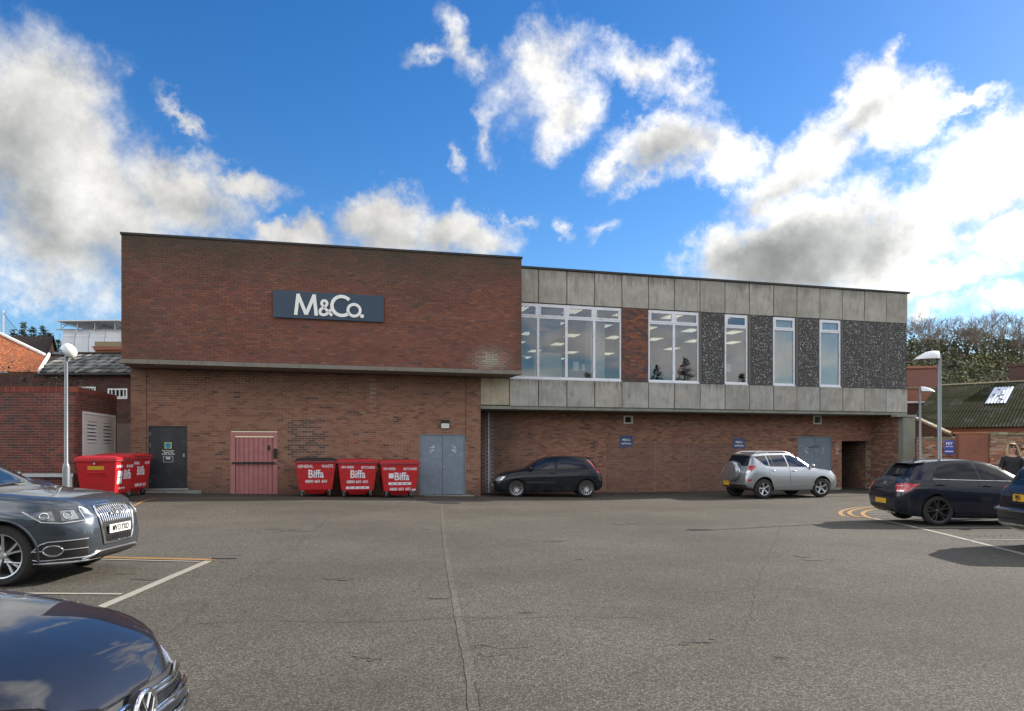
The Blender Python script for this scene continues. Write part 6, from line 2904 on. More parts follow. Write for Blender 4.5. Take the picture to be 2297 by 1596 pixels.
        for g in r_['geom']:
            if isinstance(g, bmesh.types.BMVert):
                g.co += nrm_in * (off + rim)
        bmesh.ops.recalc_face_normals(bm, faces=bm.faces[:])
        # keep the face turned outwards
        s_ = sum((f.normal.dot(D) * f.calc_area() for f in bm.faces), 0.0)
        if s_ > 0:
            bmesh.ops.reverse_faces(bm, faces=bm.faces[:])
        mb = MB()
        mb.addbm(bm)
        if mesh_only:
            return mb
        return mb.build(name, mat, parent or self.root, smooth)

    def pair(self, name, pts, mat, **kw):
        return [self.patch(name, 'R', pts, mat, **kw), self.patch(name, 'L', pts, mat, **kw)]

    def line(self, name, view, pts, r, mat, off=0.0, parent=None, step=.05, n=6, closed=False):
        """a round bead following a drawn line over the body"""
        U, V, D, O = self.frame(view)
        pts = [Vector(p) for p in self.poly(view, pts)]
        if closed:
            pts.append(pts[0])
        pts = densify(pts, step)
        out = []
        for p in pts:
            hit, nr = self.cast(O + U * p.x + V * p.y, D)
            if hit is None:
                continue
            if nr.dot(D) > 0:
                nr = -nr
            out.append(hit + nr * off)
        if len(out) < 2:
            return None
        mb = MB()
        mb.tube(out, r, n)
        return mb.build(name, mat, parent or self.root, 60)

    def at(self, view, a, b, off=0.0):
        U, V, D, O = self.frame(view)
        p = self.poly(view, [(a, b)])[0]
        hit, nr = self.cast(O + U * p[0] + V * p[1], D)
        if nr.dot(D) > 0:
            nr = -nr
        return hit + nr * off, nr

    def plate(self, view, cy, cz, w, h, mat, text, size, tilt=0.0, off=.012):
        U, V, D, O = self.frame(view)
        hit, nr = self.at(view, cy, cz)
        sgn = 1 if view == 'F' else -1
        mb = MB()
        mb.bbox(-w / 2, w / 2, -.006, .006, -h / 2, h / 2, .004)
        # local x of the plate: reader's right
        M = Matrix(((0, -sgn, 0, hit.x + sgn * off), (sgn, 0, 0, hit.y), (0, 0, 1, hit.z), (0, 0, 0, 1)))
        mb.xform(M @ Matrix.Rotation(tilt, 4, 'X'))
        o = mb.build('number_plate', mat, self.root)
        if text:
            t = text_mb(text, size, .0022, .003, .78, gap=1.0)
            t.xform(M @ Matrix.Rotation(tilt, 4, 'X') @ Matrix.Translation((0, -.0085, 0)))
            t.build('plate_lettering', M_INK, o)
        return o

    def wheels(self, rim_mat, spokes, style='single', steer=0.0, rim_r=None, hub=None, width=.20, only=None):
        wr = self.s['wr']
        rr_ = rim_r or wr * .70
        ty = MB()
        w2 = width / 2
        ty.lathe([(rr_ * .97, w2 * .82), (rr_ * 1.03, w2 * .98), (wr * .90, w2), (wr * .97, w2 * .84), (wr, w2 * .55), (wr, -w2 * .55), (wr * .97, -w2 * .84), (wr * .90, -w2), (rr_ * 1.03, -w2 * .98), (rr_ * .97, -w2 * .82)], 40, 'y', cap=False)
        tme = ty.mesh('wheel', M_RUBBER, 40)
        rm_ = MB()
        rm_.lathe([(rr_ * 1.0, w2 * .86), (rr_ * 1.005, w2 * .96), (rr_ * .95, w2 * .93), (rr_ * .90, w2 * .55), (rr_ * .88, -w2 * .6), (rr_ * .80, -w2 * .75)], 40, 'y', cap=False)
        rme = rm_.mesh('rim', rim_mat, 40)
        bk_ = MB()
        bk_.lathe([(0, -w2 * .2), (rr_ * .62, -w2 * .2), (rr_ * .64, -w2 * .32), (rr_ * .86, -w2 * .5)], 32, 'y', cap=False)
        bme = bk_.mesh('brake', M_DARKSTEEL, 40)
        sp = MB()
        for k in range(spokes):
            a = 2 * math.pi * k / spokes + math.pi / 2
            offs = (0,) if style == 'single' else (-.5, .5)
            for of in offs:
                wi = rr_ * (.16 if style == 'single' and spokes > 8 else .30 if style == 'single' else .13)
                wo = rr_ * (.10 if style == 'single' and spokes > 8 else .36 if style == 'single' else .13)
                ai, ao = a + of * .30, a + of * .42
                pts = []
                for (r_, ww, an, yy) in ((rr_ * .10, wi, ai, w2 * .62), (rr_ * .55, (wi + wo) / 2 * .9, (ai + ao) / 2, w2 * .74), (rr_ * .94, wo, ao, w2 * .86)):
                    cx_, cz_ = r_ * math.cos(an), r_ * math.sin(an)
                    tx_, tz_ = -math.sin(an) * ww / 2, math.cos(an) * ww / 2
                    pts.append([(cx_ + tx_, yy - .012, cz_ + tz_), (cx_ + tx_ * .6, yy, cz_ + tz_ * .6), (cx_ - tx_ * .6, yy, cz_ - tz_ * .6), (cx_ - tx_, yy - .012, cz_ - tz_), (cx_ - tx_ * .8, yy - .04, cz_ - tz_ * .8), (cx_ + tx_ * .8, yy - .04, cz_ + tz_ * .8)])
                base = len(sp.v)
                vs = [p for ring in pts for p in ring]
                fs = []
                for i in range(2):
                    for q_ in range(6):
                        q2 = (q_ + 1) % 6
                        fs.append((i * 6 + q_, i * 6 + q2, (i + 1) * 6 + q2, (i + 1) * 6 + q_))
                sp.add(vs, fs)
        sp.lathe([(0, w2 * .80), (rr_ * .13, w2 * .78), (rr_ * .19, w2 * .60), (rr_ * .19, w2 * .2)], 20, 'y', cap=False)
        sme = sp.mesh('spokes', rim_mat, 35)
        for i in (0, 1):
            for sg in (1, -1):
                t = bpy.data.objects.new('wheel', tme)
                COL.objects.link(t)
                t.parent = self.root
                t.location = (self.wx(i), sg * (self.s['W'] - width / 2 - self.s.get('inset', .02)), wr)
                t.rotation_euler = (0, random.Random(i * 2 + sg).uniform(0, 1.2), (math.pi if sg < 0 else 0) + (steer if i == 0 else 0))
                for nm, me_ in (('rim', rme), ('spokes', sme), ('brake_disc', bme)):
                    c_ = bpy.data.objects.new(nm, me_)
                    COL.objects.link(c_)
                    c_.parent = t

    def door(self, s0, z0, pts, handle=None, sides=('R', 'L'), handle_mat=None):
        for sd in sides:
            d_ = self.patch('door', sd, pts, self.paint, off=.0035, rim=.01, step=.05)
            self.line('door_gap', sd, pts, .004, M_SHUT, 0.0, d_, closed=True)
            if handle:
                hit, nr = self.at(sd, *handle, .0)
                mb = MB()
                mb.tube([hit + Vector((.09, 0, 0)) + nr * .005, hit + Vector((.07, 0, 0)) + nr * .035, hit + Vector((-.07, 0, 0)) + nr * .035, hit + Vector((-.09, 0, 0)) + nr * .005], .013, 8)
                mb.build('handle', handle_mat or self.paint, d_, 50)

    def mirror(self, s, z, mat=None, size=.11):
        for sd, sg in (('R', -1), ('L', 1)):
            hit, nr = self.at(sd, s, z)
            mb = MB()
            c_ = hit + Vector((0.02, sg * .10, .03))
            bm = bmesh.new()
            bmesh.ops.create_uvsphere(bm, u_segments=14, v_segments=8, radius=1.0, matrix=Matrix.Translation(c_) @ Matrix.Diagonal((size * .62, size * .95, size * .68, 1)))
            mb.addbm(bm)
            mb.tube([hit - nr * .01, c_], [.03, .022], 8)
            o = mb.build('mirror', mat or self.paint, self.root, 50)
            g_ = MB()
            bm = bmesh.new()
            bmesh.ops.create_circle(bm, cap_ends=True, segments=16, radius=1.0, matrix=Matrix.Translation(c_ + Vector((-size * .55, 0, 0))) @ Matrix.Rotation(R(90), 4, 'Y') @ Matrix.Diagonal((size * .5, size * .75, 1, 1)))
            g_.addbm(bm)
            g_.build('mirror_glass', M_CHROME, o)


# ---- shapes (s = metres back from the nose)
FIESTA = dict(L=3.92, W=.84, wb=2.486, fo=.80, wr=.302, arch=.05,
    zt=[(0, .60), (.05, .69), (.2, .80), (.55, .90), (.98, .985), (1.25, 1.12), (1.65, 1.34), (1.95, 1.42), (2.4, 1.455), (2.9, 1.445), (3.40, 1.40), (3.54, 1.34), (3.76, 1.03), (3.86, .90), (3.92, .74)],
    zs=[(0, .58), (.2, .74), (.6, .855), (1.0, .91), (1.5, .93), (2.5, .965), (3.3, 1.00), (3.65, .97), (3.82, .86), (3.92, .70)],
    zb=[(0, .27), (.1, .20), (.4, .17), (3.4, .19), (3.8, .25), (3.92, .34)],
    w=[(0, .54), (.03, .64), (.10, .725), (.25, .785), (.55, .825), (1.2, .838), (2.8, .838), (3.3, .825), (3.65, .78), (3.84, .71), (3.9, .62), (3.92, .54)],
    wt=[(0, .42), (.2, .60), (1.0, .70), (1.3, .655), (1.75, .565), (2.4, .565), (3.3, .54), (3.5, .53), (3.75, .56), (3.92, .40)],
    cr=[(0, .02), (.9, .035), (1.3, .07), (1.9, .05), (3.3, .05), (3.6, .06), (3.92, .03)],
    nose=[(.2, .05), (.35, 0), (.5, .0), (.7, .08)], tail=[(.2, .06), (.4, .0), (.75, .03), (1.0, .06)])
RAV = dict(L=4.10, W=.90, wb=2.56, fo=.86, wr=.355, arch=.07, shoulder=.055,
    zt=[(0, .78), (.05, .86), (.2, .96), (.6, 1.05), (1.05, 1.12), (1.3, 1.25), (1.75, 1.50), (2.05, 1.60), (2.5, 1.645), (3.1, 1.645), (3.7, 1.60), (3.82, 1.55), (3.97, 1.25), (4.06, 1.10), (4.10, .95)],
    zs=[(0, .75), (.2, .90), (.6, 1.00), (1.1, 1.05), (1.8, 1.07), (3.0, 1.12), (3.6, 1.16), (3.9, 1.14), (4.05, 1.02), (4.10, .92)],
    zb=[(0, .34), (.1, .29), (.4, .26), (3.5, .27), (3.95, .36), (4.10, .42)],
    w=[(0, .60), (.03, .70), (.1, .78), (.25, .84), (.55, .885), (1.2, .90), (3.2, .90), (3.7, .87), (3.95, .81), (4.06, .74), (4.10, .66)],
    wt=[(0, .46), (.2, .64), (1.05, .74), (1.4, .69), (1.85, .60), (2.5, .60), (3.5, .575), (3.85, .56), (4.0, .58), (4.10, .50)],
    cr=[(0, .02), (.9, .04), (1.3, .08), (2, .05), (3.6, .05), (4.1, .04)],
    nose=[(.3, .05), (.5, 0), (.7, .01), (.9, .10)], tail=[(.3, .06), (.5, .0), (.9, .02), (1.2, .05), (1.5, .12)])
BMW = dict(L=4.32, W=.885, wb=2.69, fo=.78, wr=.325, arch=.04, shoulder=.065,
    zt=[(0, .60), (.05, .68), (.2, .78), (.7, .89), (1.4, .985), (1.7, 1.12), (2.1, 1.325), (2.45, 1.42), (2.9, 1.45), (3.3, 1.435), (3.75, 1.37), (3.86, 1.32), (4.10, 1.05), (4.24, .96), (4.32, .84)],
    zs=[(0, .57), (.2, .73), (.7, .84), (1.4, .91), (2.5, .945), (3.4, .985), (3.9, 1.0), (4.15, .955), (4.28, .88), (4.32, .80)],
    zb=[(0, .22), (.1, .17), (.4, .155), (3.7, .17), (4.15, .24), (4.32, .36)],
    w=[(0, .56), (.03, .66), (.1, .745), (.3, .82), (.7, .868), (1.5, .882), (3.2, .885), (3.7, .88), (4.0, .84), (4.2, .78), (4.29, .70), (4.32, .62)],
    wt=[(0, .42), (.2, .60), (1.4, .72), (1.75, .665), (2.2, .575), (2.9, .58), (3.7, .54), (3.9, .53), (4.12, .56), (4.32, .44)],
    cr=[(0, .02), (1.2, .035), (1.7, .07), (2.3, .05), (3.7, .05), (4.0, .06), (4.32, .03)],
    nose=[(.2, .05), (.4, 0), (.7, .10)], tail=[(.2, .10), (.38, .02), (.62, .0), (.85, .05), (1.1, .06)])
AUDI = dict(L=4.63, W=.945, wb=2.807, fo=.92, wr=.372, arch=.045, shoulder=.07,
    zt=[(0, .87), (.03, .93), (.12, 1.0), (.35, 1.06), (.9, 1.125), (1.42, 1.18), (1.75, 1.33), (2.15, 1.52), (2.5, 1.60), (3.0, 1.645), (3.6, 1.62), (4.05, 1.54), (4.2, 1.48), (4.45, 1.15), (4.56, 1.02), (4.63, .88)],
    zs=[(0, .82), (.12, .925), (.35, .985), (.9, 1.045), (1.45, 1.08), (2.5, 1.10), (3.6, 1.10), (4.2, 1.10), (4.5, .98), (4.63, .84)],
    zb=[(0, .30), (.1, .245), (.4, .225), (4.0, .24), (4.45, .32), (4.63, .42)],
    w=[(0, .52), (.03, .60), (.10, .70), (.25, .81), (.5, .89), (.9, .935), (1.6, .942), (3.6, .942), (4.1, .92), (4.4, .86), (4.55, .78), (4.63, .68)],
    wt=[(0, .50), (.12, .62), (.4, .70), (1.42, .77), (1.8, .70), (2.3, .62), (3.0, .62), (4.1, .58), (4.4, .60), (4.63, .46)],
    cr=[(0, .02), (1.2, .045), (1.7, .08), (2.4, .05), (4.1, .05), (4.63, .03)],
    nose=[(.22, .10), (.36, .015), (.55, .0), (.78, .03), (.9, .09)], tail=[(.3, .06), (.6, .0), (1.0, .06)])
VWCC = dict(L=4.77, W=.91, wb=2.71, fo=.93, wr=.325, arch=.04, shoulder=.08,
    zt=[(0, .62), (.03, .70), (.12, .79), (.35, .875), (.8, .965), (1.35, 1.035), (1.75, 1.17), (2.2, 1.33), (2.6, 1.40), (3.1, 1.41), (3.7, 1.33), (4.2, 1.14), (4.45, 1.06), (4.7, .98), (4.77, .85)],
    zs=[(0, .60), (.12, .72), (.4, .825), (.9, .90), (1.4, .94), (2.5, .96), (3.6, .99), (4.3, 1.0), (4.6, .95), (4.77, .82)],
    zb=[(0, .24), (.1, .19), (.4, .165), (4.2, .18), (4.6, .26), (4.77, .36)],
    w=[(0, .30), (.02, .40), (.06, .51), (.14, .63), (.28, .74), (.5, .83), (.9, .89), (1.6, .91), (3.6, .91), (4.2, .88), (4.5, .81), (4.7, .70), (4.77, .58)],
    wt=[(0, .26), (.06, .42), (.2, .56), (.6, .69), (1.35, .76), (1.8, .67), (2.3, .58), (3.1, .58), (3.9, .56), (4.3, .62), (4.77, .46)],
    cr=[(0, .02), (.3, .05), (1.2, .055), (1.8, .07), (2.4, .05), (4.0, .06), (4.77, .03)],
    nose=[(.2, .09), (.38, .01), (.5, .0), (.72, .07)], tail=[(.2, .08), (.5, .0), (.95, .06)])
FORD = dict(L=4.46, W=.865, wb=2.615, fo=.84, wr=.31, arch=.05, shoulder=.05,
    zt=[(0, .62), (.05, .70), (.2, .80), (.6, .90), (1.15, .99), (1.5, 1.15), (1.95, 1.36), (2.3, 1.44), (2.9, 1.475), (3.6, 1.465), (4.05, 1.42), (4.16, 1.36), (4.32, 1.08), (4.40, .98), (4.46, .88)],
    zs=[(0, .6), (.2, .75), (.6, .86), (1.2, .92), (2.5, .95), (3.6, 1.0), (4.1, 1.03), (4.35, .98), (4.46, .86)],
    zb=[(0, .26), (.1, .21), (.4, .19), (3.8, .21), (4.3, .30), (4.46, .40)],
    w=[(0, .54), (.03, .64), (.1, .73), (.3, .80), (.6, .84), (1.3, .86), (3.4, .86), (3.9, .85), (4.2, .81), (4.38, .75), (4.44, .69), (4.46, .64)],
    wt=[(0, .42), (.2, .6), (1.15, .70), (1.6, .655), (2.0, .575), (2.9, .58), (4.0, .55), (4.2, .54), (4.35, .60), (4.46, .50)],
    cr=[(0, .02), (1.0, .035), (1.5, .07), (2.1, .05), (4.0, .05), (4.46, .03)],
    nose=[(.2, .05), (.4, 0), (.7, .09)], tail=[(.25, .08), (.45, .0), (.62, .0), (.66, .045), (1.0, .05), (1.4, .10)])

P_BLACK = paint_mat('paint_black_blue', (.006, .008, .014), 0.0, 0.4, coat=.55, spec=.15)
P_SILVER = paint_mat('paint_silver', (.40, .42, .45), 0.75, 0.3)
P_NAVY = paint_mat('paint_navy', (.006, .008, .017), 0.0, 0.4, coat=.75, spec=.2)
P_GREY = paint_mat('paint_steel_grey', (.062, .076, .092), 0.5, 0.28, 0.3)
P_VW = paint_mat('paint_deep_blue_black', (.006, .007, .012), 0.0, 0.4, 0.3, spec=.2)
P_FORD = paint_mat('paint_dark_navy', (.005, .006, .014), 0.0, 0.4, coat=.75, spec=.2)
P_BLUE = paint_mat('paint_mid_blue', (.012, .018, .04), 0.0, 0.4)


def fiesta(name, label, paint, loc, rz, plate=None):
    c = Car(name, label, FIESTA, paint, loc, rz)
    c.patch('bonnet', 'T', [(.16, -.52), (.10, -.25), (.08, 0), (.10, .25), (.16, .52), (.6, .66), (.95, .66), (.99, 0), (.95, -.66), (.6, -.66)], paint, off=.004, step=.08)
    c.patch('windscreen', 'F', [(-.66, .985), (.66, .985), (.56, 1.345), (.3, 1.365), (-.3, 1.365), (-.56, 1.345)], M_CARGLASS)
    c.patch('rear_window', 'B', [(-.56, 1.04), (.56, 1.04), (.50, 1.27), (-.50, 1.27)], M_CARGLASS)
    c.pair('side_window', [(1.30, .985), (2.16, 1.005), (2.14, 1.385), (1.86, 1.36), (1.62, 1.255)], M_CARGLASS)
    c.pair('quarter_window', [(2.27, 1.01), (3.02, 1.045), (3.14, 1.10), (2.98, 1.31), (2.7, 1.37), (2.25, 1.385)], M_CARGLASS)
    c.door(0, 0, [(1.10, .30), (2.20, .28), (2.24, .50), (2.22, .965), (1.22, .925), (1.10, .75)], handle=(2.08, .845))
    c.pair('side_moulding', [(1.14, .505), (2.19, .50), (2.19, .555), (1.14, .56)], M_BLACKPL, off=.012)
    for sg in (-1, 1):
        c.patch('headlight', (1, sg, 45), [(-.17, .60), (.0, .575), (.15, .62), (.24, .735), (.02, .745), (-.14, .69)], M_CLEARLENS)
    c.patch('grille', 'F', [(-.42, .31), (.42, .31), (.36, .47), (-.36, .47)], M_BLACKPL)
    for a in (-.5, .5):
        c.patch('fog_lamp', 'F', [(a + .06 * math.cos(k * .785), .385 + .06 * math.sin(k * .785)) for k in range(8)], M_CLEARLENS)
    for sg in (-1, 1):
        c.patch('tail_light', (-1, sg, 55), [(-.03, .86), (.08, .86), (.12, .98), (.21, 1.16), (.29, 1.31), (.21, 1.32), (.11, 1.12), (.02, .98)], M_REDLENS, off=.006, step=.04)
    mb = MB()
    zr = 1.412
    mb.add([(c.X(3.30), -.50, zr - .01), (c.X(3.30), .50, zr - .01), (c.X(3.60), .47, zr - .015), (c.X(3.60), -.47, zr - .015), (c.X(3.30), -.50, zr - .045), (c.X(3.30), .50, zr - .045), (c.X(3.58), .46, zr - .04), (c.X(3.58), -.46, zr - .04)],
           [(0, 1, 2, 3), (7, 6, 5, 4), (3, 2, 6, 7), (1, 5, 6, 2), (0, 3, 7, 4), (0, 4, 5, 1)])
    mb.build('spoiler', paint, c.root)
    c.mirror(1.33, .995, M_BLACKPL)
    c.plate('F', 0, .42, .50, .105, M_PLATEW, None, .07)
    c.plate('B', 0, .70, .50, .105, M_PLATEY, None, .07)
    c.patch('side_indicator', 'R', [(.93, .755), (1.03, .755), (1.03, .785), (.93, .785)], M_CLEARLENS)
    mb = MB()
    a_ = c.at('T', 1.95, 0)[0]
    mb.tube([a_, a_ + Vector((-.22, 0, .16))], [.006, .003], 6)
    mb.build('aerial', M_BLACKPL, c.root)
    c.wheels(M_ALLOY, 13, width=.195)
    return c


# where the cars stand ------------------------------------------------
def car_spot(x, y, side_off, W):
    """near-side wheel touches the ground at picture x, y; returns centre line point"""
    g_ = G(x, y)
    return g_


def place(x, Y):
    X_ = ux(x) * Y
    return Vector((X_, Y, gz(X_, Y)))


def build_cars():
    # --- black hatchback by the recessed wall, nose to the left, along the wall
    rz = math.pi + R(4)
    Yc = 26.75
    c_ = place(1226, Yc)
    fiesta('black_hatchback', 'small black three-door hatchback parked along the recessed wall', P_BLACK, c_, rz)

    # --- blue hatchback behind the grey car
    fiesta('blue_hatchback', 'blue hatchback mostly hidden behind the large grey car nose', P_BLUE, Vector((-12.25, 16.4, gz(-12.2, 16.4))), R(-2))

    # --- silver off-roader, nose right and away
    c = Car('silver_offroader', 'silver off-roader with rear spare wheel cover parked by the slate doors', RAV, P_SILVER, place(1748, 27.35), R(20))
    pt_ = P_SILVER
    c.patch('windscreen', 'F', [(-.70, 1.13), (.70, 1.13), (.60, 1.53), (.3, 1.555), (-.3, 1.555), (-.60, 1.53)], M_CARGLASS)
    c.patch('rear_window', 'B', [(-.62, 1.16), (.62, 1.16), (.57, 1.50), (-.57, 1.50)], M_CARGLASS)
    c.pair('front_window', [(1.42, 1.115), (2.30, 1.135), (2.36, 1.55), (2.12, 1.545), (1.82, 1.45)], M_CARGLASS)
    c.pair('rear_side_window', [(2.37, 1.135), (3.14, 1.15), (3.18, 1.54), (2.43, 1.555)], M_CARGLASS)
    c.pair('quarter_window', [(3.19, 1.155), (3.36, 1.20), (3.72, 1.50), (3.22, 1.54)], M_CARGLASS)
    c.pair('window_pillar', [(2.98, 1.15), (3.015, 1.15), (3.06, 1.54), (3.025, 1.54)], M_BLACKPL, off=.006)
    c.door(0, 0, [(1.26, .42), (2.28, .40), (2.31, .7), (2.30, 1.12), (1.40, 1.07), (1.25, .8)], handle=(2.14, .97))
    c.door(0, 0, [(2.32, .40), (3.02, .40), (3.12, .62), (3.24, .86), (3.17, 1.14), (2.335, 1.12)], handle=(3.06, 1.0))
    c.pair('sill_moulding', [(1.24, .435), (3.0, .42), (3.0, .50), (1.24, .515)], pt_, off=.016)
    for sg in (-1, 1):
        c.patch('tail_light', (-1, sg, 50), [(-.10, .90), (.02, .96), (.20, 1.17), (-.06, 1.18)], M_REDLENS, off=.008, step=.04)
        c.patch('reversing_lens', (-1, sg, 50), [(-.095, .905), (.0, .955), (.02, 1.01), (-.085, 1.0)], M_CLEARLENS, off=.012)
        c.patch('bumper_reflector', (-1, sg, 50), [(-.10, .62), (.03, .65), (.05, .70), (-.10, .70)], M_REDLENS, off=.01)
        c.patch('headlight', (1, sg, 45), [(-.16, .82), (.12, .82), (.30, .955), (-.02, .95)], M_CLEARLENS, off=.006)
    # spare wheel cover
    mb = MB()
    xb = -c.L / 2
    mb.lathe([(0, xb - .20), (.24, xb - .20), (.335, xb - .185), (.365, xb - .15), (.37, xb - .06), (.35, xb - .01), (.345, xb + .12)], 40, 'x', (0, -.06, .97))
    sw = mb.build('spare_wheel_cover', pt_, c.root, 40)
    mb = MB()
    mb.lathe([(.372, xb - .065), (.378, xb - .055), (.372, xb - .045)], 40, 'x', (0, -.06, .97))
    mb.build('cover_band', M_CHROME, sw)
    for sd, sg in (('R', -1), ('L', 1)):
        pts = []
        for k in range(13):
            s_ = 2.0 + 1.6 * k / 12
            hit = c.at('T', s_, sg * .53)[0]
            up_ = .055 * min(1, min(k, 12 - k) / 1.6)
            pts.append(hit + Vector((0, 0, up_ + .004)))
        mb = MB()
        mb.tube(pts, .022, 8)
        mb.build('roof_rail', M_ALLOY, c.root, 60)
    mb = MB()
    zr = 1.60
    mb.add([(c.X(3.66), -.54, zr - .0), (c.X(3.66), .54, zr), (c.X(3.92), .52, zr - .03), (c.X(3.92), -.52, zr - .03), (c.X(3.66), -.54, zr - .05), (c.X(3.66), .54, zr - .05), (c.X(3.90), .51, zr - .06), (c.X(3.90), -.51, zr - .06)],
           [(0, 1, 2, 3), (7, 6, 5, 4), (3, 2, 6, 7), (1, 5, 6, 2), (0, 3, 7, 4), (0, 4, 5, 1)])
    mb.build('spoiler', pt_, c.root)
    c.patch('bumper_trim', 'B', [(-.66, .42), (.66, .42), (.68, .50), (-.68, .50)], M_BLACKPL, off=.01)
    c.plate('B', .38, .53, .34, .16, M_PLATEY, None, .07, off=.02)
    c.mirror(1.36, 1.12, pt_, .13)
    mb = MB()
    mb.box(c.X(4.12), c.X(4.02), -.60, .60, .50, .56)
    mb.build('rear_bumper_step', pt_, c.root)
    c.wheels(M_ALLOY, 5, width=.235, steer=R(-14), rim_r=.225)

    # --- navy hatchback on the right, tail to the left
    wsp = G(2110, 1180)
    c = Car('navy_hatchback', 'dark navy hatchback with dark alloys, tail towards the aisle', BMW, P_NAVY, (wsp.x + (BMW['L'] / 2 - (BMW['L'] - BMW['fo'] - BMW['wb'])) * 1.0 - (BMW['L'] / 2 - 0) * 0, wsp.y + .80, 0), 0.0)
    pt_ = P_NAVY
    # rear axle sits at the measured wheel
    c.root.location = (wsp.x - c.wx(1), wsp.y + .80, gz(wsp.x, wsp.y))
    c.root.rotation_euler = (0, 0, R(-2.5))
    c.patch('windscreen', 'F', [(-.66, .99), (.66, .99), (.57, 1.325), (-.57, 1.325)], M_TINTGLASS)
    c.patch('rear_window', 'B', [(-.55, 1.065), (.55, 1.065), (.57, 1.12), (.50, 1.285), (-.50, 1.285), (-.57, 1.12)], M_TINTGLASS, off=.006)
    c.pair('front_window', [(1.78, .985), (2.52, .995), (2.60, 1.355), (2.35, 1.325), (2.1, 1.225)], M_TINTGLASS)
    c.pair('rear_side_window', [(2.58, 1.0), (3.42, 1.02), (3.55, 1.10), (3.42, 1.25), (3.15, 1.345), (2.66, 1.38)], M_TINTGLASS)
    c.door(0, 0, [(1.52, .27), (2.55, .25), (2.66, .45), (2.60, .965), (1.66, .92), (1.50, .72)], handle=(2.46, .86))
    c.door(0, 0, [(2.62, .25), (3.10, .26), (3.28, .55), (3.48, .70), (3.60, 1.0), (2.64, .97)], handle=(3.44, .885))
    for sd in ('R', 'L'):
        c.line('belt_trim', sd, [(1.74, .963), (2.6, .982), (3.58, 1.008)], .008, M_CHROME, .006)
        c.line('crease', sd, [(1.2, .80), (2.4, .845), (3.5, .865), (4.0, .86)], .004, M_SHUT, -.001)
        c.patch('side_skirt', sd, [(1.18, .165), (3.12, .175), (3.12, .25), (1.18, .24)], M_BLACKPL, off=.008)
    for sg in (-1, 1):
        tl_ = c.patch('tail_light', (-1, sg, 40), [(-.17, .72), (.05, .72), (.10, .76), (.26, .905), (.02, .92), (-.21, .895)], M_REDLENS, off=.008, step=.04)
        c.patch('reversing_lens', (-1, sg, 40), [(-.14, .735), (.01, .735), (.01, .765), (-.145, .765)], M_CLEARLENS, off=.0125, parent=tl_)
        c.line('lens_band', (-1, sg, 40), [(-.19, .855), (.06, .86)], .006, M_CLEARLENS, .010, tl_)
        c.patch('headlight', (1, sg, 45), [(-.22, .60), (.1, .57), (.26, .72), (-.1, .72)], M_CLEARLENS)
    mb = MB()
    zr = 1.39
    n_ = 7
    top, low = [], []
    for k in range(n_):
        y_ = -.56 + 1.12 * k / (n_ - 1)
        e_ = abs(y_) / .56
        top += [(c.X(3.62), y_, zr + .008 - .012 * e_ ** 2), (c.X(4.0 - .05 * e_ ** 2), y_ * .97, zr - .025 - .02 * e_ ** 2)]
        low += [(c.X(3.66), y_, zr - .035 - .012 * e_ ** 2), (c.X(3.985 - .05 * e_ ** 2), y_ * .97, zr - .045 - .02 * e_ ** 2)]
    fs = []
    m_ = 2 * n_
    for k in range(n_ - 1):
        a = 2 * k
        fs += [(a, a + 1, a + 3, a + 2), (m_ + a, m_ + a + 2, m_ + a + 3, m_ + a + 1), (a + 1, m_ + a + 1, m_ + a + 3, a + 3), (a, a + 2, m_ + a + 2, m_ + a)]
    fs += [(0, m_, m_ + 1, 1), (m_ - 2, m_ - 1, 2 * m_ - 1, 2 * m_ - 2)]
    mb.add(top + low, fs)
    mb.build('spoiler', pt_, c.root, 30)
    mb = MB()
    a_ = c.at('T', 3.55, 0)[0]
    mb.add([a_ + Vector(p) for p in ((.10, .0, -.005), (-.05, .03, -.005), (-.07, .0, -.005), (-.05, -.03, -.005), (-.055, 0, .055), (-.02, 0, .05))], [(0, 1, 5), (1, 2, 4), (1, 4, 5), (0, 5, 3), (3, 5, 4), (3, 4, 2)])
    mb.build('aerial_fin', pt_, c.root)
    hit, nr = c.at('B', 0, .90)
    mb = MB()
    mb.lathe([(.042, -.006), (.042, .008), (.035, .010), (0, .010)], 24, 'z')
    mb.xform(Matrix.Translation(hit) @ nr.to_track_quat('Z', 'Y').to_matrix().to_4x4())
    bd = mb.build('badge', M_CHROME, c.root, 40)
    mb = MB()
    for q_ in (0, 2):
        mb.add([(0, 0, .0115)] + [(.027 * math.cos(q_ * math.pi / 2 + t * math.pi / 12), .027 * math.sin(q_ * math.pi / 2 + t * math.pi / 12), .0115) for t in range(7)], [(0, t, t + 1) for t in range(1, 7)])
    mb.xform(Matrix.Translation(hit) @ nr.to_track_quat('Z', 'Y').to_matrix().to_4x4())
    mb.build('badge_quarter', M_SIGNBLUE2, bd)
    mb = MB()
    h1, n1_ = c.at('B', .02, 1.075, .02)
    h2, n2_ = c.at('B', -.36, 1.10, .025)
    mb.tube([h1, h1.lerp(h2, .5) + Vector((-.01, 0, .02)), h2], [.018, .014, .008], 8)
    mb.build('rear_wiper', M_BLACKPL, c.root, 50)
    c.patch('rear_valance', 'B', [(-.62, .24), (.62, .24), (.66, .40), (-.66, .40)], M_BLACKPL, off=.01)
    c.line('bumper_crease', 'B', [(-.66, .635), (0, .65), (.66, .635)], .007, M_SHUT, 0)
    c.line('tailgate_gap', 'B', [(-.52, 1.04), (-.50, .70), (-.40, .67), (.40, .67), (.50, .70), (.52, 1.04)], .004, M_SHUT, 0)
    c.plate('B', 0, .50, .52, .11, M_PLATEY, None, .08)
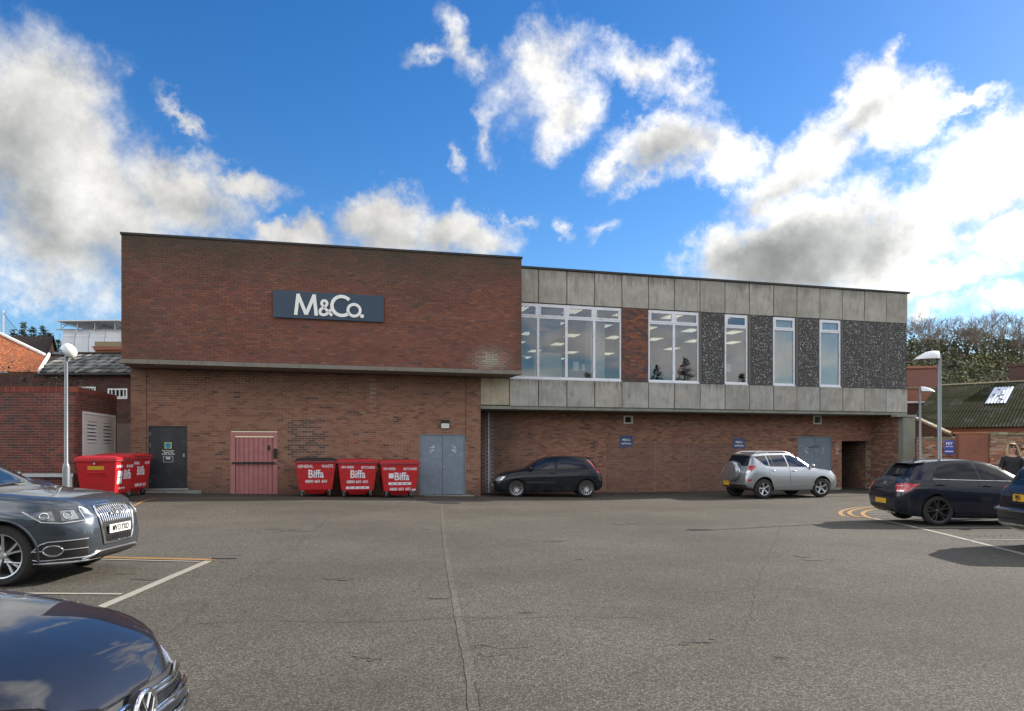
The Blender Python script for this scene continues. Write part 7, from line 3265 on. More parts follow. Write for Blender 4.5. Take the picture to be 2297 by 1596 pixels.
    for y_ in (-.45, -.36):
        mb = MB()
        mb.lathe([(.034, -.08), (.036, .03), (.030, .03), (.028, -.06)], 16, 'x', (-c.L / 2 + .06, y_, .27))
        mb.build('exhaust', M_CHROME, c.root, 40)
    c.mirror(1.80, .985, pt_, .12)
    c.wheels(M_ALLOY_DK, 5, 'double', width=.225, rim_r=.245)

    # --- dark estate at the right edge
    q_ = P(2240, 1150, 11.2)
    c = Car('dark_estate', 'near-black estate car at the right edge with yellow rear plate', FORD, P_FORD, (q_.x + FORD['L'] / 2 + .95, 12.0, 0), R(-1.5))
    pt_ = P_FORD
    c.patch('windscreen', 'F', [(-.64, 1.0), (.64, 1.0), (.56, 1.38), (-.56, 1.38)], M_TINTGLASS)
    c.patch('rear_window', 'B', [(-.52, 1.06), (.52, 1.06), (.60, 1.14), (.60, 1.26), (.48, 1.37), (-.48, 1.37), (-.60, 1.26), (-.60, 1.14)], M_TINTGLASS, off=.006)
    c.pair('front_window', [(1.60, .98), (2.40, 1.0), (2.46, 1.40), (2.2, 1.385), (1.98, 1.30)], M_TINTGLASS)
    c.pair('rear_side_window', [(2.48, 1.0), (3.25, 1.02), (3.28, 1.40), (2.54, 1.415)], M_TINTGLASS)
    c.pair('quarter_window', [(3.33, 1.03), (3.95, 1.06), (3.98, 1.30), (3.75, 1.37), (3.36, 1.40)], M_TINTGLASS)
    c.door(0, 0, [(1.30, .33), (2.42, .31), (2.44, .96), (1.45, .93), (1.30, .75)], handle=(2.28, .86))
    c.door(0, 0, [(2.46, .31), (3.10, .31), (3.30, .62), (3.30, .98), (2.48, .97)], handle=(3.16, .88))
    c.pair('side_moulding', [(1.3, .50), (3.1, .49), (3.1, .55), (1.3, .56)], M_BLACKPL, off=.012)
    for sg in (-1, 1):
        c.patch('tail_light', (-1, sg, 45), [(-.05, .66), (.05, .67), (.09, 1.0), (.02, 1.03)], M_REDLENS, off=.008, step=.04)
        c.patch('headlight', (1, sg, 45), [(-.16, .58), (.12, .56), (.26, .72), (-.02, .71)], M_CLEARLENS, off=.006)
    # bumper shelf
    mb = MB()
    pts = [(-.80, .16), (-.70, .03), (-.40, -.015), (0, -.03), (.40, -.015), (.70, .03), (.80, .16)]
    for (za, zb_, out, mi) in ((.62, .675, .06, 0),):
        ring = []
        for (y_, dx) in pts:
            ring.append((-c.L / 2 + dx - out * .6, y_, za))
            ring.append((-c.L / 2 + dx - out, y_, (za + zb_) / 2))
            ring.append((-c.L / 2 + dx - out * .5, y_, zb_))
            ring.append((-c.L / 2 + dx + .10, y_, zb_ + .004))
        fs = []
        for i in range(len(pts) - 1):
            for k in range(3):
                fs.append((4 * i + k, 4 * i + 4 + k, 4 * i + 5 + k, 4 * i + 1 + k))
        mb.add(ring, fs)
    mb.build('bumper_shelf', pt_, c.root, 30)
    c.patch('rear_valance', 'B', [(-.66, .34), (.66, .34), (.68, .42), (-.68, .42)], M_GREYCONC, off=.012)
    c.patch('plate_recess', 'B', [(-.34, .76), (.34, .76), (.32, .94), (-.32, .94)], M_BLACKPL, off=.004)
    t_ = c.plate('B', 0, .85, .52, .115, M_PLATEY, None, .1, off=.022)
    hit, nr = c.at('B', 0, .85)
    tx = text_mb('PJ03', .115, .0022, .003, .72)
    tx.xform(Matrix(((0, 1, 0, hit.x - .022), (-1, 0, 0, hit.y), (0, 0, 1, hit.z), (0, 0, 0, 1))) @ Matrix.Translation((-.135, -.0085, 0)))
    tx.build('plate_lettering', M_INK, t_)
    hit, nr = c.at('B', 0, .975)
    mb = MB()
    mb.lathe([(0, .012), (.04, .010), (.05, 0)], 24, 'z')
    mb.xform(Matrix.Translation(hit) @ nr.to_track_quat('Z', 'Y').to_matrix().to_4x4() @ Matrix.Diagonal((.75, 1.5, 1, 1)))
    mb.build('badge', M_SIGNBLUE2, c.root, 40)
    mb = MB()
    h1 = c.at('B', .0, 1.085, .02)[0]
    h2 = c.at('B', .33, 1.15, .02)[0]
    mb.tube([h1, h2], [.014, .007], 6)
    mb.build('rear_wiper', M_BLACKPL, c.root, 50)
    c.wheels(M_ALLOY, 7, width=.2)
    c.mirror(1.6, .99, pt_, .12)
    # a neighbour beyond the frame: its shadow falls into the picture
    d_ = copy_tree(c.root)
    d_.location = (q_.x + FORD['L'] / 2 + .6, 9.2, 0)
    d_['label'] = 'second near-black estate car, just beyond the right edge'

    # --- big grey off-roader, nose right
    wsp = G(8, 1316)
    c = Car('grey_offroader', 'large dark grey off-roader with tall chrome grille, nose from the left', AUDI, P_GREY, (0, 0, 0), 0.0)
    c.root.location = (wsp.x - c.wx(0), wsp.y + .86, 0)
    pt_ = P_GREY
    c.patch('windscreen', 'F', [(-.72, 1.115), (.72, 1.115), (.64, 1.52), (.3, 1.55), (-.3, 1.55), (-.64, 1.52)], M_CARGLASS)
    c.pair('front_window', [(1.80, 1.11), (2.62, 1.125), (2.68, 1.55), (2.4, 1.52), (2.1, 1.40)], M_CARGLASS)
    c.pair('rear_side_window', [(2.70, 1.125), (3.6, 1.14), (3.85, 1.20), (3.7, 1.48), (2.76, 1.56)], M_CARGLASS)
    c.patch('rear_window', 'B', [(-.6, 1.18), (.6, 1.18), (.55, 1.46), (-.55, 1.46)], M_CARGLASS)
    c.patch('bonnet', 'T', [(.16, -.60), (.13, -.3), (.12, 0), (.13, .3), (.16, .60), (.4, .74), (1.0, .80), (1.38, .80), (1.44, 0), (1.38, -.80), (1.0, -.80), (.4, -.74)], pt_, off=.005, step=.07)
    c.door(0, 0, [(1.50, .42), (2.62, .40), (2.66, 1.09), (1.68, 1.05), (1.50, .8)], handle=(2.5, .97))
    for sd in ('R', 'L'):
        c.line('wing_gap', sd, [(.70, .70), (.52, .735), (.50, .80)], .004, M_SHUT, 0)
    # arch lips
    for i in (0, 1):
        for sg in (1, -1):
            pts = []
            for k in range(25):
                a = R(-12 + 204 * k / 24)
                r_ = c.s['wr'] + c.s['arch'] + .012
                x_, z_ = c.wx(i) + r_ * math.cos(a), c.s['wr'] + .01 + r_ * math.sin(a)
                hit, nr = c.cast((x_, sg * 4, z_), (0, -sg, 0))
                if hit:
                    pts.append(hit + nr * .004 if nr.y * sg > 0 else hit - nr * .004)
            mb = MB()
            mb.tube(pts, .020, 8)
            mb.build('arch_lip', pt_, c.root, 60)
    # grille: frame, black mouth, upright bars
    go = [(-.32, .455), (-.37, .60), (-.41, .84), (-.36, .935), (.36, .935), (.41, .84), (.37, .60), (.32, .455)]
    gr_ = c.patch('grille', 'F', go, M_BLACKPL, off=.010)
    c.line('grille_frame', 'F', go, .016, M_CHROME, .014, gr_, closed=True)
    c.line('grille_rail', 'F', [(-.37, .72), (.37, .72)], .010, M_CHROME, .016, gr_)
    for k in range(15):
        y_ = -.345 + .69 * k / 14
        top_ = .92 - .03 * (abs(y_) / .345) ** 3
        c.line('grille_bar', 'F', [(y_ * .96, .73), (y_, top_)], .0085, M_CHROME, .016, gr_)
    for k in range(13):
        y_ = -.29 + .58 * k / 12
        c.line('grille_bar', 'F', [(y_, .475), (y_ * 1.02, .545)], .007, M_ALLOY_DK, .014, gr_)
    rg_ = None
    for k in range(4):
        hit, nr = c.at('F', -.117 + k * .078, .835, .040)
        mb = MB()
        n_ = 24
        ringp = [hit + Vector((0, .052 * math.cos(2 * math.pi * t / n_), .052 * math.sin(2 * math.pi * t / n_))) for t in range(n_)]
        mb.tube(ringp + [ringp[0]], .0085, 6, cap=False)
        mb.build('badge_ring', M_CHROME, gr_, 60)
    c.plate('F', 0, .63, .52, .112, M_PLATEW, 'MV13 YXO', .108, off=.04)
    for sg, vw in ((-1, 'R'), (1, 'L')):
        a = (1, sg, 52)

        def mir(pts):
            return pts
        hl = c.patch('headlight', a, mir([(-.20, .765), (.06, .745), (.27, .765), (.47, .905), (.20, .925), (-.12, .925), (-.17, .87)]), M_LAMPDARK, off=.006, step=.04)
        c.line('lamp_strip', a, mir([(.45, .90), (.265, .775), (.06, .757), (-.19, .777), (-.125, .915)]), .009, M_CLEARLENS, .010, hl)
        c.patch('lamp_lens', a, mir([(-.12, .80), (.06, .785), (.08, .90), (-.07, .905)]), M_LAMPLENS, off=.012, parent=hl)
        c.patch('lamp_lens', a, mir([(.13, .79), (.24, .80), (.35, .885), (.16, .90)]), M_LAMPLENS, off=.012, parent=hl)
        for (u0, z0) in ((.0, .845), (.235, .842)):
            pj = [(u0 + .045 * math.cos(2 * math.pi * t / 14), z0 + .04 * math.sin(2 * math.pi * t / 14)) for t in range(14)]
            c.line('projector_ring', a, pj, .007, M_CHROME, .020, hl, step=.02, closed=True)
        vt = c.patch('side_vent', a, mir([(-.22, .34), (.30, .315), (.40, .345), (.27, .50), (.20, .53), (-.20, .55)]), M_BLACKPL, off=.010, step=.04)
        c.line('vent_trim', a, mir([(-.22, .555), (.20, .535), (.28, .505), (.42, .34), (.30, .308), (-.24, .335)]), .007, M_ALLOY, .012, vt)
        c.line('vent_bar', a, mir([(-.22, .445), (.36, .42)]), .005, M_ALLOY, .014, vt)
        el_ = [(.145 + .10 * math.cos(2 * math.pi * t / 20), .43 + .062 * math.sin(2 * math.pi * t / 20)) for t in range(20)]
        fg = c.patch('fog_lamp', a, mir(el_), M_LAMPDARK, off=.02, step=.05)
        c.line('fog_ring', a, mir(el_), .013, M_CHROME, .022, fg, closed=True, step=.03)
        c.patch('washer_cover', a, mir([(.03, .625), (.15, .62), (.16, .675), (.04, .68)]), pt_, off=.003)
        c.line('washer_gap', a, mir([(.03, .625), (.15, .62), (.16, .675), (.04, .68)]), .0025, M_SHUT, .0, closed=True)
        c.line('skirt_lip', a, mir([(-.42, .265), (-.1, .275), (.30, .268), (.62, .30)]), .012, M_ALLOY, .004)
    c.patch('skid_plate', 'F', [(-.46, .265), (.46, .265), (.42, .385), (-.42, .385)], M_BLACKPL, off=.012)
    c.line('bumper_lip', 'F', [(-.62, .30), (-.45, .37), (.45, .37), (.62, .30)], .016, M_ALLOY, .012)
    c.mirror(1.86, 1.12, pt_, .14)
    mb = MB()
    mb.tube([c.at('T', 1.40, -.55)[0] + Vector((0, 0, .02)), c.at('T', 1.46, .25)[0] + Vector((0, 0, .03))], .012, 6)
    mb.build('wiper', M_BLACKPL, c.root)
    c.wheels(M_ALLOY, 5, 'double', width=.25, rim_r=.268)

    # --- nearest car, only the bonnet shows
    c = Car('blue_black_saloon', 'glossy blue-black saloon bonnet filling the lower left corner', VWCC, P_VW, (0, 0, 0), 0.0)
    pt_ = P_VW
    c.root.location = (-1.50 - VWCC['L'] / 2, 3.0, 0)
    c.patch('windscreen', 'F', [(-.70, 1.0), (.70, 1.0), (.60, 1.35), (-.60, 1.35)], M_CARGLASS)
    c.pair('front_window', [(1.85, .965), (2.6, .985), (2.65, 1.33), (2.3, 1.27)], M_CARGLASS)
    c.pair('rear_side_window', [(2.66, .985), (3.7, 1.02), (3.9, 1.08), (3.5, 1.27), (2.72, 1.34)], M_CARGLASS)
    c.patch('bonnet', 'T', [(.125, -.36), (.075, -.18), (.065, 0), (.075, .18), (.125, .36), (.25, .55), (.48, .69), (1.0, .77), (1.33, .78), (1.38, 0), (1.33, -.77), (1.0, -.77), (.48, -.69), (.25, -.55)], pt_, off=.006, step=.05)
    gr_ = c.patch('grille', 'F', [(-.48, .485), (.48, .485), (.54, .655), (.40, .665), (-.40, .665), (-.54, .655)], M_BLACKPL, off=.004)
    for z_ in (.505, .520, .565, .580, .625, .640):
        c.line('grille_bar', 'F', [(-.50 - (z_ - .5) * .3, z_), (.50 + (z_ - .5) * .3, z_)], .0085, M_CHROME, .018, gr_)
    for z_ in (.545, .603):
        c.patch('grille_slat', 'F', [(-.49, z_ - .012), (.49, z_ - .012), (.495, z_ + .012), (-.495, z_ + .012)], pt_, off=.014, parent=gr_)
    c.patch('lower_grille', 'F', [(-.50, .27), (.50, .27), (.46, .42), (-.46, .42)], M_BLACKPL, off=.006)
    hit, nr = c.at('F', 0, .60, .03)
    mb = MB()
    n_ = 32
    rp = [hit + Vector((0, .078 * math.cos(2 * math.pi * t / n_), .078 * math.sin(2 * math.pi * t / n_))) for t in range(n_)]
    mb.tube(rp + [rp[0]], .011, 8, cap=False)
    for pl2 in ([(-.034, .068), (0, .005), (.034, .068)], [(-.066, .03), (-.034, -.062), (0, -.0), (.034, -.062), (.066, .03)]):
        mb.tube([hit + Vector((0, a, b)) for a, b in pl2], .0085, 6)
    bd = mb.build('badge', M_CHROME, c.root, 60)
    mb = MB()
    mb.lathe([(0, .0), (.074, -.002), (.078, -.03)], 32, 'x', (hit.x - .012, hit.y, hit.z))
    mb.build('badge_disc', M_BLACKPL, bd, 40)
    for sg in (-1, 1):
        c.patch('headlight', (1, sg, 45), [(-.22, .575), (.10, .57), (.42, .70), (.44, .76), (.1, .71), (-.2, .655)], M_CLEARLENS, off=.006)
    c.plate('F', 0, .43, .52, .112, M_PLATEW, None, .1, off=.03)
    c.mirror(1.9, .98, pt_, .12)
    c.wheels(M_ALLOY, 5, 'double', width=.22)


build_cars()

# ---------------------------------------------------------------- bins
M_BINRED = simple('bin_red', (.52, .014, .020), 0.42, 0, 0.14, 5, coat=.15, dirt=((.20, .02, .02), 6, .5))
M_BINGREY = simple('bin_edge_grey', (.22, .08, .08), 0.6, 0, 0.3, 12)
M_STICK = simple('sticker_white', (.78, .80, .84), 0.4)
M_STICKY = simple('sticker_yellow', (.60, .36, .02), 0.45)
M_STICKG = simple('sticker_green', (.35, .55, .15), 0.45)


def frus(mb, w0, d0, z0, w1, d1, z1, y_off=0.0, mi=0):
    vs = [(-w0 / 2, -d0 / 2 + y_off, z0), (w0 / 2, -d0 / 2 + y_off, z0), (w0 / 2, d0 / 2 + y_off, z0), (-w0 / 2, d0 / 2 + y_off, z0),
          (-w1 / 2, -d1 / 2 + y_off, z1), (w1 / 2, -d1 / 2 + y_off, z1), (w1 / 2, d1 / 2 + y_off, z1), (-w1 / 2, d1 / 2 + y_off, z1)]
    return mb.add(vs, [(0, 3, 2, 1), (4, 5, 6, 7), (0, 1, 5, 4), (1, 2, 6, 5), (2, 3, 7, 6), (3, 0, 4, 7)], mi)


def wheelie(label, loc, rz, black_lid, texts, stickers, side_sticker=False):
    t = thing('wheeled_bin', label, 'bin', loc, rz, 'red wheeled waste bins')
    rr = random.Random(label)
    # body in four ribbed bands
    mb = MB()
    zs_ = [.23, .46, .68, .90, 1.10]

    def wd(z):
        return 1.02 + .22 * (z - .23) / .87, .86 + .16 * (z - .23) / .87
    for a, b in zip(zs_, zs_[1:]):
        w0, d0 = wd(a)
        w1, d1 = wd(b)
        frus(mb, w0, d0, a + .006, w1, d1, b - .006)
        frus(mb, w1 - .012, d1 - .012, b - .0062, w1 - .012, d1 - .012, b + .0062)
    body = mb.build('bin_body', M_BINRED, t)
    mb = MB()
    frus(mb, .50, .60, .10, .74, .80, .232)
    mb.build('bin_base', M_BINRED, t)
    mb = MB()
    mb.bbox(-.665, .665, -.545, .545, 1.10, 1.165, .012)
    mb.build('rim', M_BINRED, t)
    mb = MB()
    mb.box(-.655, .655, -.5505, -.546, 1.115, 1.14)
    mb.build('rim_scuff', M_BINGREY, t)
    mb = MB()
    # lid: shallow hipped shell with front lip
    vs = [(-.66, -.56, 1.170), (.66, -.56, 1.170), (.66, .55, 1.170), (-.66, .55, 1.170), (-.63, -.52, 1.215), (.63, -.52, 1.215), (.63, .50, 1.225), (-.63, .50, 1.225), (-.52, -.38, 1.245), (.52, -.38, 1.245), (.52, .38, 1.255), (-.52, .38, 1.255)]
    mb.add(vs, [(0, 3, 2, 1)] + [(i, (i + 1) % 4, (i + 1) % 4 + 4, i + 4) for i in range(4)] + [(i + 4, (i + 1) % 4 + 4, (i + 1) % 4 + 8, i + 8) for i in range(4)] + [(8, 9, 10, 11)])
    for xx in (-.3, 0, .3):
        mb.box(xx - .02, xx + .02, -.5, .45, 1.21, 1.262)
    mb.build('lid', M_BLACKPL if black_lid else M_BINRED, t)
    for sx_ in (-1, 1):
        mb = MB()
        mb.tube([(sx_ * .63, 0, 1.05), (sx_ * .72, 0, 1.05)], .028, 10)
        mb.build('trunnion', M_STEEL, t)
        mb = MB()
        mb.tube([(sx_ * .60, -.2, .78), (sx_ * .665, -.2, .80), (sx_ * .665, .2, .80), (sx_ * .60, .2, .78)], .014, 6)
        mb.build('side_handle', M_BINRED, t)
        for sy in (-1, 1):
            cx_, cy_ = sx_ * .42, sy * .34
            mb = MB()
            mb.lathe([(.055, -.024), (.088, -.022), (.095, -.012), (.095, .012), (.088, .022), (.055, .024)], 20, 'x', (0, 0, 0))
            an = rr.uniform(-.7, .7)
            wh = mb.build('castor', M_RUBBER, t, 40, (cx_, cy_, .095), (0, 0, an))
            fk = MB()
            fk.lathe([(0, -.027), (.05, -.027), (.054, 0), (.05, .027), (0, .027)], 14, 'x', (0, 0, 0))
            for q_ in (-.033, .033):
                fk.box(q_ - .004, q_ + .004, -.035, .03, -.015, .10)
            fk.box(-.037, .037, -.05, .05, .10, .112)
            fk.tube([(0, 0, .112), (0, 0, .14)], .03, 10)
            fk.build('fork', M_STEEL, wh)
    # lettering on the leaning front

    def put(mbt, x, z, off=.004):
        d = wd(z)[1]
        lean = math.atan2(.08, .87)
        return Matrix.Translation((x, -d / 2 - off, z)) @ Matrix.Rotation(lean, 4, 'X')
    for (s_, size, x, z, bold, sx_) in texts:
        mb = text_mb(s_, size, bold, .003, sx_)
        mb.xform(put(mb, x, z))
        mb.build('bin_lettering', M_STICK, body)
    for (x, z, w_, h_, mat, marks) in stickers:
        mb = MB()
        mb.box(-w_ / 2, w_ / 2, -.001, .001, -h_ / 2, h_ / 2)
        mb.xform(put(mb, x, z, .003))
        so = mb.build('sticker', mat, body)
        if marks:
            mb = MB()
            for k in range(marks):
                xx = -w_ * .32 + w_ * .64 * k / max(1, marks - 1)
                mb.box(xx - w_ * .055, xx + w_ * .055, -.0025, -.0012, -h_ * .18, h_ * .12)
            mb.xform(put(mb, x, z, .003))
            mb.build('sticker_print', M_BINRED, so, kind='stuff')
    if side_sticker:
        mb = MB()
        # bin's own left side, seen from the car park
        mb.box(-.001, .001, -.20, .22, -.05, .05)
        mb.xform(Matrix.Translation((-.601, 0, .93)) @ Matrix.Rotation(-math.atan2(.11, .87), 4, 'Y'))
        mb.build('sticker', M_STICKY, body)
        mb = MB()
        mb.xform(Matrix.Identity(4))
    return t


BIF = ('Biffa', .30, 0, .74, .011, .86)
TEL = '0800 601 601'


def bin_spot(x, Y):
    X_ = ux(x) * Y
    return Vector((X_, Y, gz(X_, Y)))


wheelie('red bin with black lid lettered GENERAL WASTE, next to the faded red door', bin_spot(708.5, 24.02), TH - R(1), True,
        [('GENERAL', .135, -.32, .985, .0022, .82), ('WASTE', .135, .36, .985, .0022, .82), ('Biffa', .36, 0, .735, .0065, .80), (TEL, .125, .02, .50, .003, 1.0)], [])
wheelie('red lidded bin lettered DRY MIXED RECYCLABLES, middle of the three by the wall', bin_spot(799.5, 24.28), TH + R(1), False,
        [('DRY MIXED', .10, -.32, .985, .003, .75), ('RECYCLABLES', .10, .33, .975, .003, .70), ('Biffa', .36, 0, .75, .0065, .80), (TEL, .125, 0, .51, .003, 1.0)], [(.0, .32, .74, .075, M_STICK, 4)])
wheelie('red lidded bin with patched logo, nearest the blue-grey double door', bin_spot(893, 24.55), TH, False,
        [('DRY MIXED', .10, -.34, .96, .003, .75), ('RECYCLABLES', .10, .33, .955, .003, .70), ('Biffa', .36, .06, .70, .0065, .80), (TEL, .125, .02, .29, .003, 1.0)],
        [(.0, .475, .74, .085, M_STICK, 4), (-.28, .735, .16, .16, M_STICK, 0), (.46, .27, .13, .05, M_STICK, 2)])
b4 = bin_spot(238, 20.35)
wheelie('nearer red bin at the brick enclosure, yellow sticker on its side', Vector((b4.x, b4.y, b4.z)), R(90) + R(6), False,
        [('DRY MIXED', .10, -.34, .96, .003, .75), ('RECYCLABLES', .10, .33, .955, .003, .70), ('Biffa', .36, .2, .72, .0065, .80), (TEL, .07, -.1, .36, .002, 1.0)], [(-.28, .66, .30, .36, M_STICK, 0), (-.28, .66, .28, .03, M_STICKG, 0), (-.28, .49, .28, .03, M_STICKG, 0)], True)
b5 = bin_spot(279, 21.9)
wheelie('farther red bin beside the black fire door, lettered GENERAL WASTE', b5, R(90) + R(2), False,
        [('GENERAL', .11, -.32, .97, .003, .82), ('WASTE', .11, .36, .97, .003, .82), ('Biffa', .36, 0, .735, .0065, .80), (TEL, .125, .05, .32, .003, 1.0)], [])

# ---------------------------------------------------------------- lamp posts
M_POST = simple('lamp_post_grey', (.20, .215, .23), 0.45, 0.5, 0.12, 5)
M_SHELL = simple('lamp_shell', (.72, .73, .73), 0.35, 0, 0.05, 6)


def shell_lamp(label, x, Y, ytop, side, r=.05, w=1.0):
    b = on_ground(x, Y)
    zt = P(x, ytop, Y).z - b.z
    t = thing('lamp_post', label, 'lamp post', b, 0, 'car park lamp posts')
    mb = MB()
    mb.lathe([(.10, 0), (.10, 1.05), (.075, 1.12), (r, 1.16), (r * .92, zt - .12), (r * .92, zt)], 16, 'z')
    mb.build('post', M_POST, t, 40)
    # clam-shaped head: domed shell, flat lens below
    mb = MB()
    n, m_ = 14, 8
    L = .62 * w
    vs = []
    for i in range(n + 1):
        u = i / n
        hw = .17 * w * math.sin(math.pi * (u * .82 + .10)) ** .7
        hh = .21 * w * math.sin(math.pi * (u * .62 + .38)) ** .8
        for j in range(m_ + 1):
            a = math.pi * j / m_
            vs.append((side * (.02 + L * u), hw * math.cos(a), zt - .13 + hh * math.sin(a) + .02 * (1 - u)))
    mb.add(vs, [(i * (m_ + 1) + j, (i + 1) * (m_ + 1) + j, (i + 1) * (m_ + 1) + j + 1, i * (m_ + 1) + j + 1) for i in range(n) for j in range(m_)])
    hd = mb.build('lamp_head', M_SHELL, t, 60)
    mb = MB()
    pts = []
    for i in range(n + 1):
        u = i / n
        pts.append((side * (.02 + L * u), .165 * w * math.sin(math.pi * (u * .82 + .10)) ** .7, zt - .135 + .02 * (1 - u)))
    back = [(p[0], -p[1], p[2]) for p in pts[::-1]]
    mb.add(pts + back, [tuple(range(len(pts) * 2))])
    mb.build('lamp_lens', M_CLEARLENS, hd)
    mb = MB()
    mb.box(-.03 if side > 0 else -.07, .07 if side > 0 else .03, -.03, .03, zt - .14, zt - .05)
    mb.build('bracket', M_DARKSTEEL, t)
    return t


shell_lamp('tall grey lamp post with white clam head behind the navy hatchback', 2107, 18.06, 795, -1, .048, .95)
shell_lamp('farther grey lamp post with white clam head near the shop end', 2063.5, 29.4, 872, 1, .048, .9)
# left post: round dish head tipped to the light
b = on_ground(148.5, 17.3)
zt = P(148.5, 797, 17.3).z - b.z
t = thing('lamp_post', 'grey lamp post with round white dish head at left', 'lamp post', b, 0, 'car park lamp posts')
mb = MB()
mb.lathe([(.08, 0), (.08, 1.15), (.06, 1.22), (.043, 1.26), (.038, zt)], 16, 'z')
mb.build('post', M_POST, t, 40)
mb = MB()
mb.lathe([(0, .17), (.08, .16), (.14, .13), (.18, .075), (.195, .01), (.18, -.04), (.11, -.075), (0, -.085)], 28, 'z')
mb.build('lamp_head', M_SHELL, t, 50, (.06, -.02, zt + .08), (R(-8), R(52), 0))
mb = MB()
mb.lathe([(0, .06), (.10, .05), (.15, 0), (.10, -.03), (0, -.035)], 24, 'z')
mb.build('second_head', M_POST, t, 50, (-.20, .06, zt + .02), (0, R(6), 0))
mb = MB()
mb.tube([(-.14, .04, zt), (0, 0, zt - .03), (.06, 0, zt + .04)], .025, 8)
mb.build('bracket', M_DARKSTEEL, t)


# ---------------------------------------------------------------- people
M_SKIN = simple('skin', (.50, .27, .20), 0.5, 0, .08, 12)
M_JACKET = simple('black_jacket', (.012, .012, .014), 0.7, 0, .3, 9)
M_TROUS = simple('dark_trousers', (.02, .022, .03), 0.8, 0, .2, 9)
M_BLOND = simple('blond_hair', (.50, .36, .20), 0.55, 0, .3, 30)
M_BROWNH = simple('brown_hair', (.26, .16, .09), 0.6, 0, .3, 30)


def skinned(name, verts, edges, radii, root, mat, parent, sub=2):
    me = bpy.data.meshes.new(name)
    me.from_pydata(verts, edges, [])
    o = bpy.data.objects.new(name, me)
    COL.objects.link(o)
    md = o.modifiers.new('skin', 'SKIN')
    sv = me.skin_vertices[0].data if me.skin_vertices else None
    if sv is None:
        bm = bmesh.new()
        bm.from_mesh(me)
        bm.verts.layers.skin.verify()
        bm.to_mesh(me)
        bm.free()
        sv = me.skin_vertices[0].data
    for i, r_ in enumerate(radii):
        sv[i].radius = r_ if hasattr(r_, '__len__') else (r_, r_)
        sv[i].use_root = i == root
    s_ = o.modifiers.new('sub', 'SUBSURF')
    s_.levels = sub
    dg = bpy.context.evaluated_depsgraph_get()
    res = bpy.data.meshes.new_from_object(o.evaluated_get(dg))
    o.modifiers.clear()
    o.data = res
    res.name = name
    res.materials.clear()
    res.materials.append(mat)
    smooth_mesh(res, 180)
    if parent is not None:
        o.parent = parent
    return o


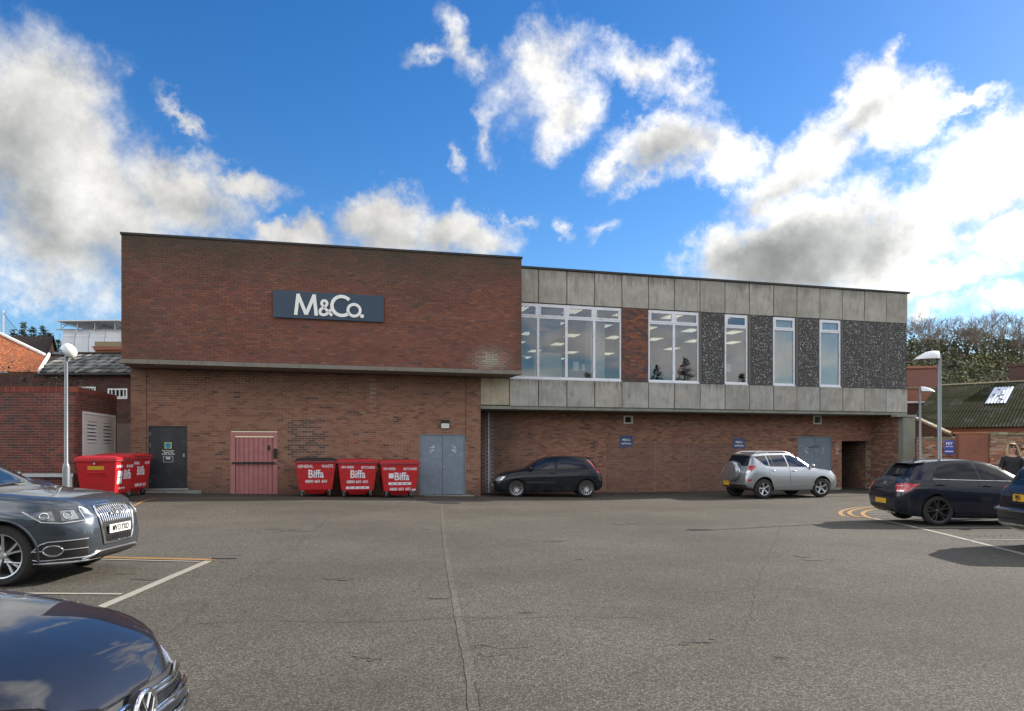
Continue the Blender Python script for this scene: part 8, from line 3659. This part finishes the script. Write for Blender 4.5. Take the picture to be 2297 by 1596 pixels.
def person(label, loc, rz, hair, long_hair, glasses, h=1.0):
    t = thing('person', label, 'person', loc, rz)
    t.scale = (h, h, h)
    V = [(0, 0, .98), (0, 0, 1.15), (0, .0, 1.32), (0, .01, 1.46), (0, .0, 1.53), (0, -.01, 1.60), (0, -.02, 1.68), (0, -.01, 1.74),
         (.10, 0, .92), (.11, -.03, .50), (.12, .02, .09), (.12, -.12, .04), (-.10, 0, .92), (-.12, .05, .50), (-.13, .08, .09), (-.13, -.05, .04),
         (.17, .01, 1.42), (.23, .03, 1.14), (.22, -.08, .90), (.21, -.12, .82), (-.17, .01, 1.42), (-.23, .03, 1.14), (-.22, -.08, .90), (-.21, -.12, .82)]
    E = [(0, 1), (1, 2), (2, 3), (3, 4), (4, 5), (5, 6), (6, 7), (0, 8), (8, 9), (9, 10), (10, 11), (0, 12), (12, 13), (13, 14), (14, 15), (3, 16), (16, 17), (17, 18), (18, 19), (3, 20), (20, 21), (21, 22), (22, 23)]
    Rr = [(.15, .10), (.13, .095), (.15, .10), (.11, .08), (.052, .052), (.066, .078), (.082, .098), (.07, .085), .085, .055, .04, .04, .085, .055, .04, .04, .055, .043, .034, .03, .055, .043, .034, .03]
    skinned('body', V, E, Rr, 0, M_SKIN, t)
    # five fingers a side, curled
    for sg in (1, -1):
        fm = MB()
        for k in range(5):
            bx = sg * .21 + (k - 2) * .016 * sg
            b_ = Vector((bx, -.13 + (.02 if k == 0 else 0), .80))
            L = (.05, .07, .075, .07, .055)[k]
            dr = Vector((sg * (-.5 if k == 0 else 0), -.3, -1)).normalized()
            fm.tube([b_, b_ + dr * L * .5, b_ + dr * L * .8 + Vector((0, .015, 0)), b_ + dr * L + Vector((0, .035, 0))], [.010, .009, .008, .006], 6)
        fm.build('fingers', M_SKIN, t, 60)
    # jacket: torso, arms, collar
    JV = [(0, 0, .88), (0, 0, 1.05), (0, 0, 1.32), (0, .01, 1.45), (0, .005, 1.515), (.18, .01, 1.42), (.24, .03, 1.14), (.225, -.07, .92), (-.18, .01, 1.42), (-.24, .03, 1.14), (-.225, -.07, .92)]
    JE = [(0, 1), (1, 2), (2, 3), (3, 4), (3, 5), (5, 6), (6, 7), (3, 8), (8, 9), (9, 10)]
    skinned('jacket', JV, JE, [(.20, .14), (.17, .125), (.185, .125), (.14, .10), (.085, .085), .075, .062, .05, .075, .062, .05], 1, M_JACKET, t)
    skinned('trousers', [(0, 0, .95), (.10, 0, .86), (.11, -.03, .50), (.12, .02, .12), (-.10, 0, .86), (-.12, .05, .50), (-.13, .08, .12)], [(0, 1), (1, 2), (2, 3), (0, 4), (4, 5), (5, 6)], [(.155, .11), .10, .07, .055, .10, .07, .055], 0, M_TROUS, t)
    for sg, oy in ((1, 0), (-1, .06)):
        mb = MB()
        mb.bbox(sg * .125 - .045, sg * .125 + .045, -.17 + oy, .08 + oy, 0, .09, .03)
        mb.build('shoe', M_BLACKPL, t, 60)
    # hair: cap and strands
    hm = MB()
    bm = bmesh.new()
    bmesh.ops.create_uvsphere(bm, u_segments=18, v_segments=12, radius=1.0, matrix=Matrix.Translation((0, .018, 1.71)) @ Matrix.Diagonal((.100, .112, .105, 1)))
    bmesh.ops.delete(bm, geom=[v for v in bm.verts if v.co.y < -.045 and v.co.z < 1.765], context='VERTS')
    hm.addbm(bm)
    rr = random.Random(label)
    for _ in range(46 if long_hair else 20):
        a = rr.uniform(-.35, math.pi + .35)
        p0 = Vector((math.cos(a) * .088, .02 + math.sin(a) * .095, 1.70 + rr.uniform(-.03, .06)))
        L = rr.uniform(.20, .34) if long_hair else rr.uniform(.06, .12)
        p1 = p0 + Vector((math.cos(a) * .03 + rr.gauss(.02, .02), math.sin(a) * .02, -L * .5))
        p2 = p0 + Vector((math.cos(a) * .03 + rr.gauss(.05, .04), math.sin(a) * .02 - .01, -L))
        hm.tube([p0, p1, p2], [.018, .020, .006], 5)
    hm.build('hair', hair, t, 60)
    fc = MB()
    fc.add([(0, -.128, 1.675), (.016, -.108, 1.672), (-.016, -.108, 1.672), (0, -.108, 1.715), (0, -.108, 1.665)], [(0, 1, 3), (0, 3, 2), (0, 4, 1), (0, 2, 4)])
    for sg in (-1, 1):
        bm = bmesh.new()
        bmesh.ops.create_uvsphere(bm, u_segments=8, v_segments=6, radius=1, matrix=Matrix.Translation((sg * .088, .01, 1.69)) @ Matrix.Diagonal((.012, .022, .034, 1)))
        fc.addbm(bm)
    fc.build('nose_and_ears', M_SKIN, t, 60)
    mo = MB()
    mo.tube([(-.024, -.104, 1.638), (0, -.110, 1.636), (.024, -.104, 1.638)], .006, 6)
    mo.build('mouth', M_PINKT, t, 60)
    ey = MB()
    if glasses:
        for sg in (-1, 1):
            ey.bbox(sg * .036 - .030, sg * .036 + .030, -.112, -.100, 1.693, 1.731, .005)
            ey.bar((sg * .066, -.100, 1.722), (sg * .092, .0, 1.715), .004, .010)
        ey.bar((-.01, -.108, 1.72), (.01, -.108, 1.72), .005, .008)
        ey.build('sunglasses', M_BLACKPL, t)
    else:
        for sg in (-1, 1):
            bm = bmesh.new()
            bmesh.ops.create_uvsphere(bm, u_segments=8, v_segments=6, radius=.012, matrix=Matrix.Translation((sg * .035, -.094, 1.712)))
            ey.addbm(bm)
        ey.build('eyes', M_BLACKPL, t, 60)
    return t


person('woman in black jacket and sunglasses with long blond hair, walking behind the navy hatchback', on_ground(2271, 18.6), R(-22), M_BLOND, True, True, 1.035)
person('person with brown hair at the right edge, just behind the blond woman', on_ground(2297, 19.4), R(-30), M_BROWNH, True, False, .99)
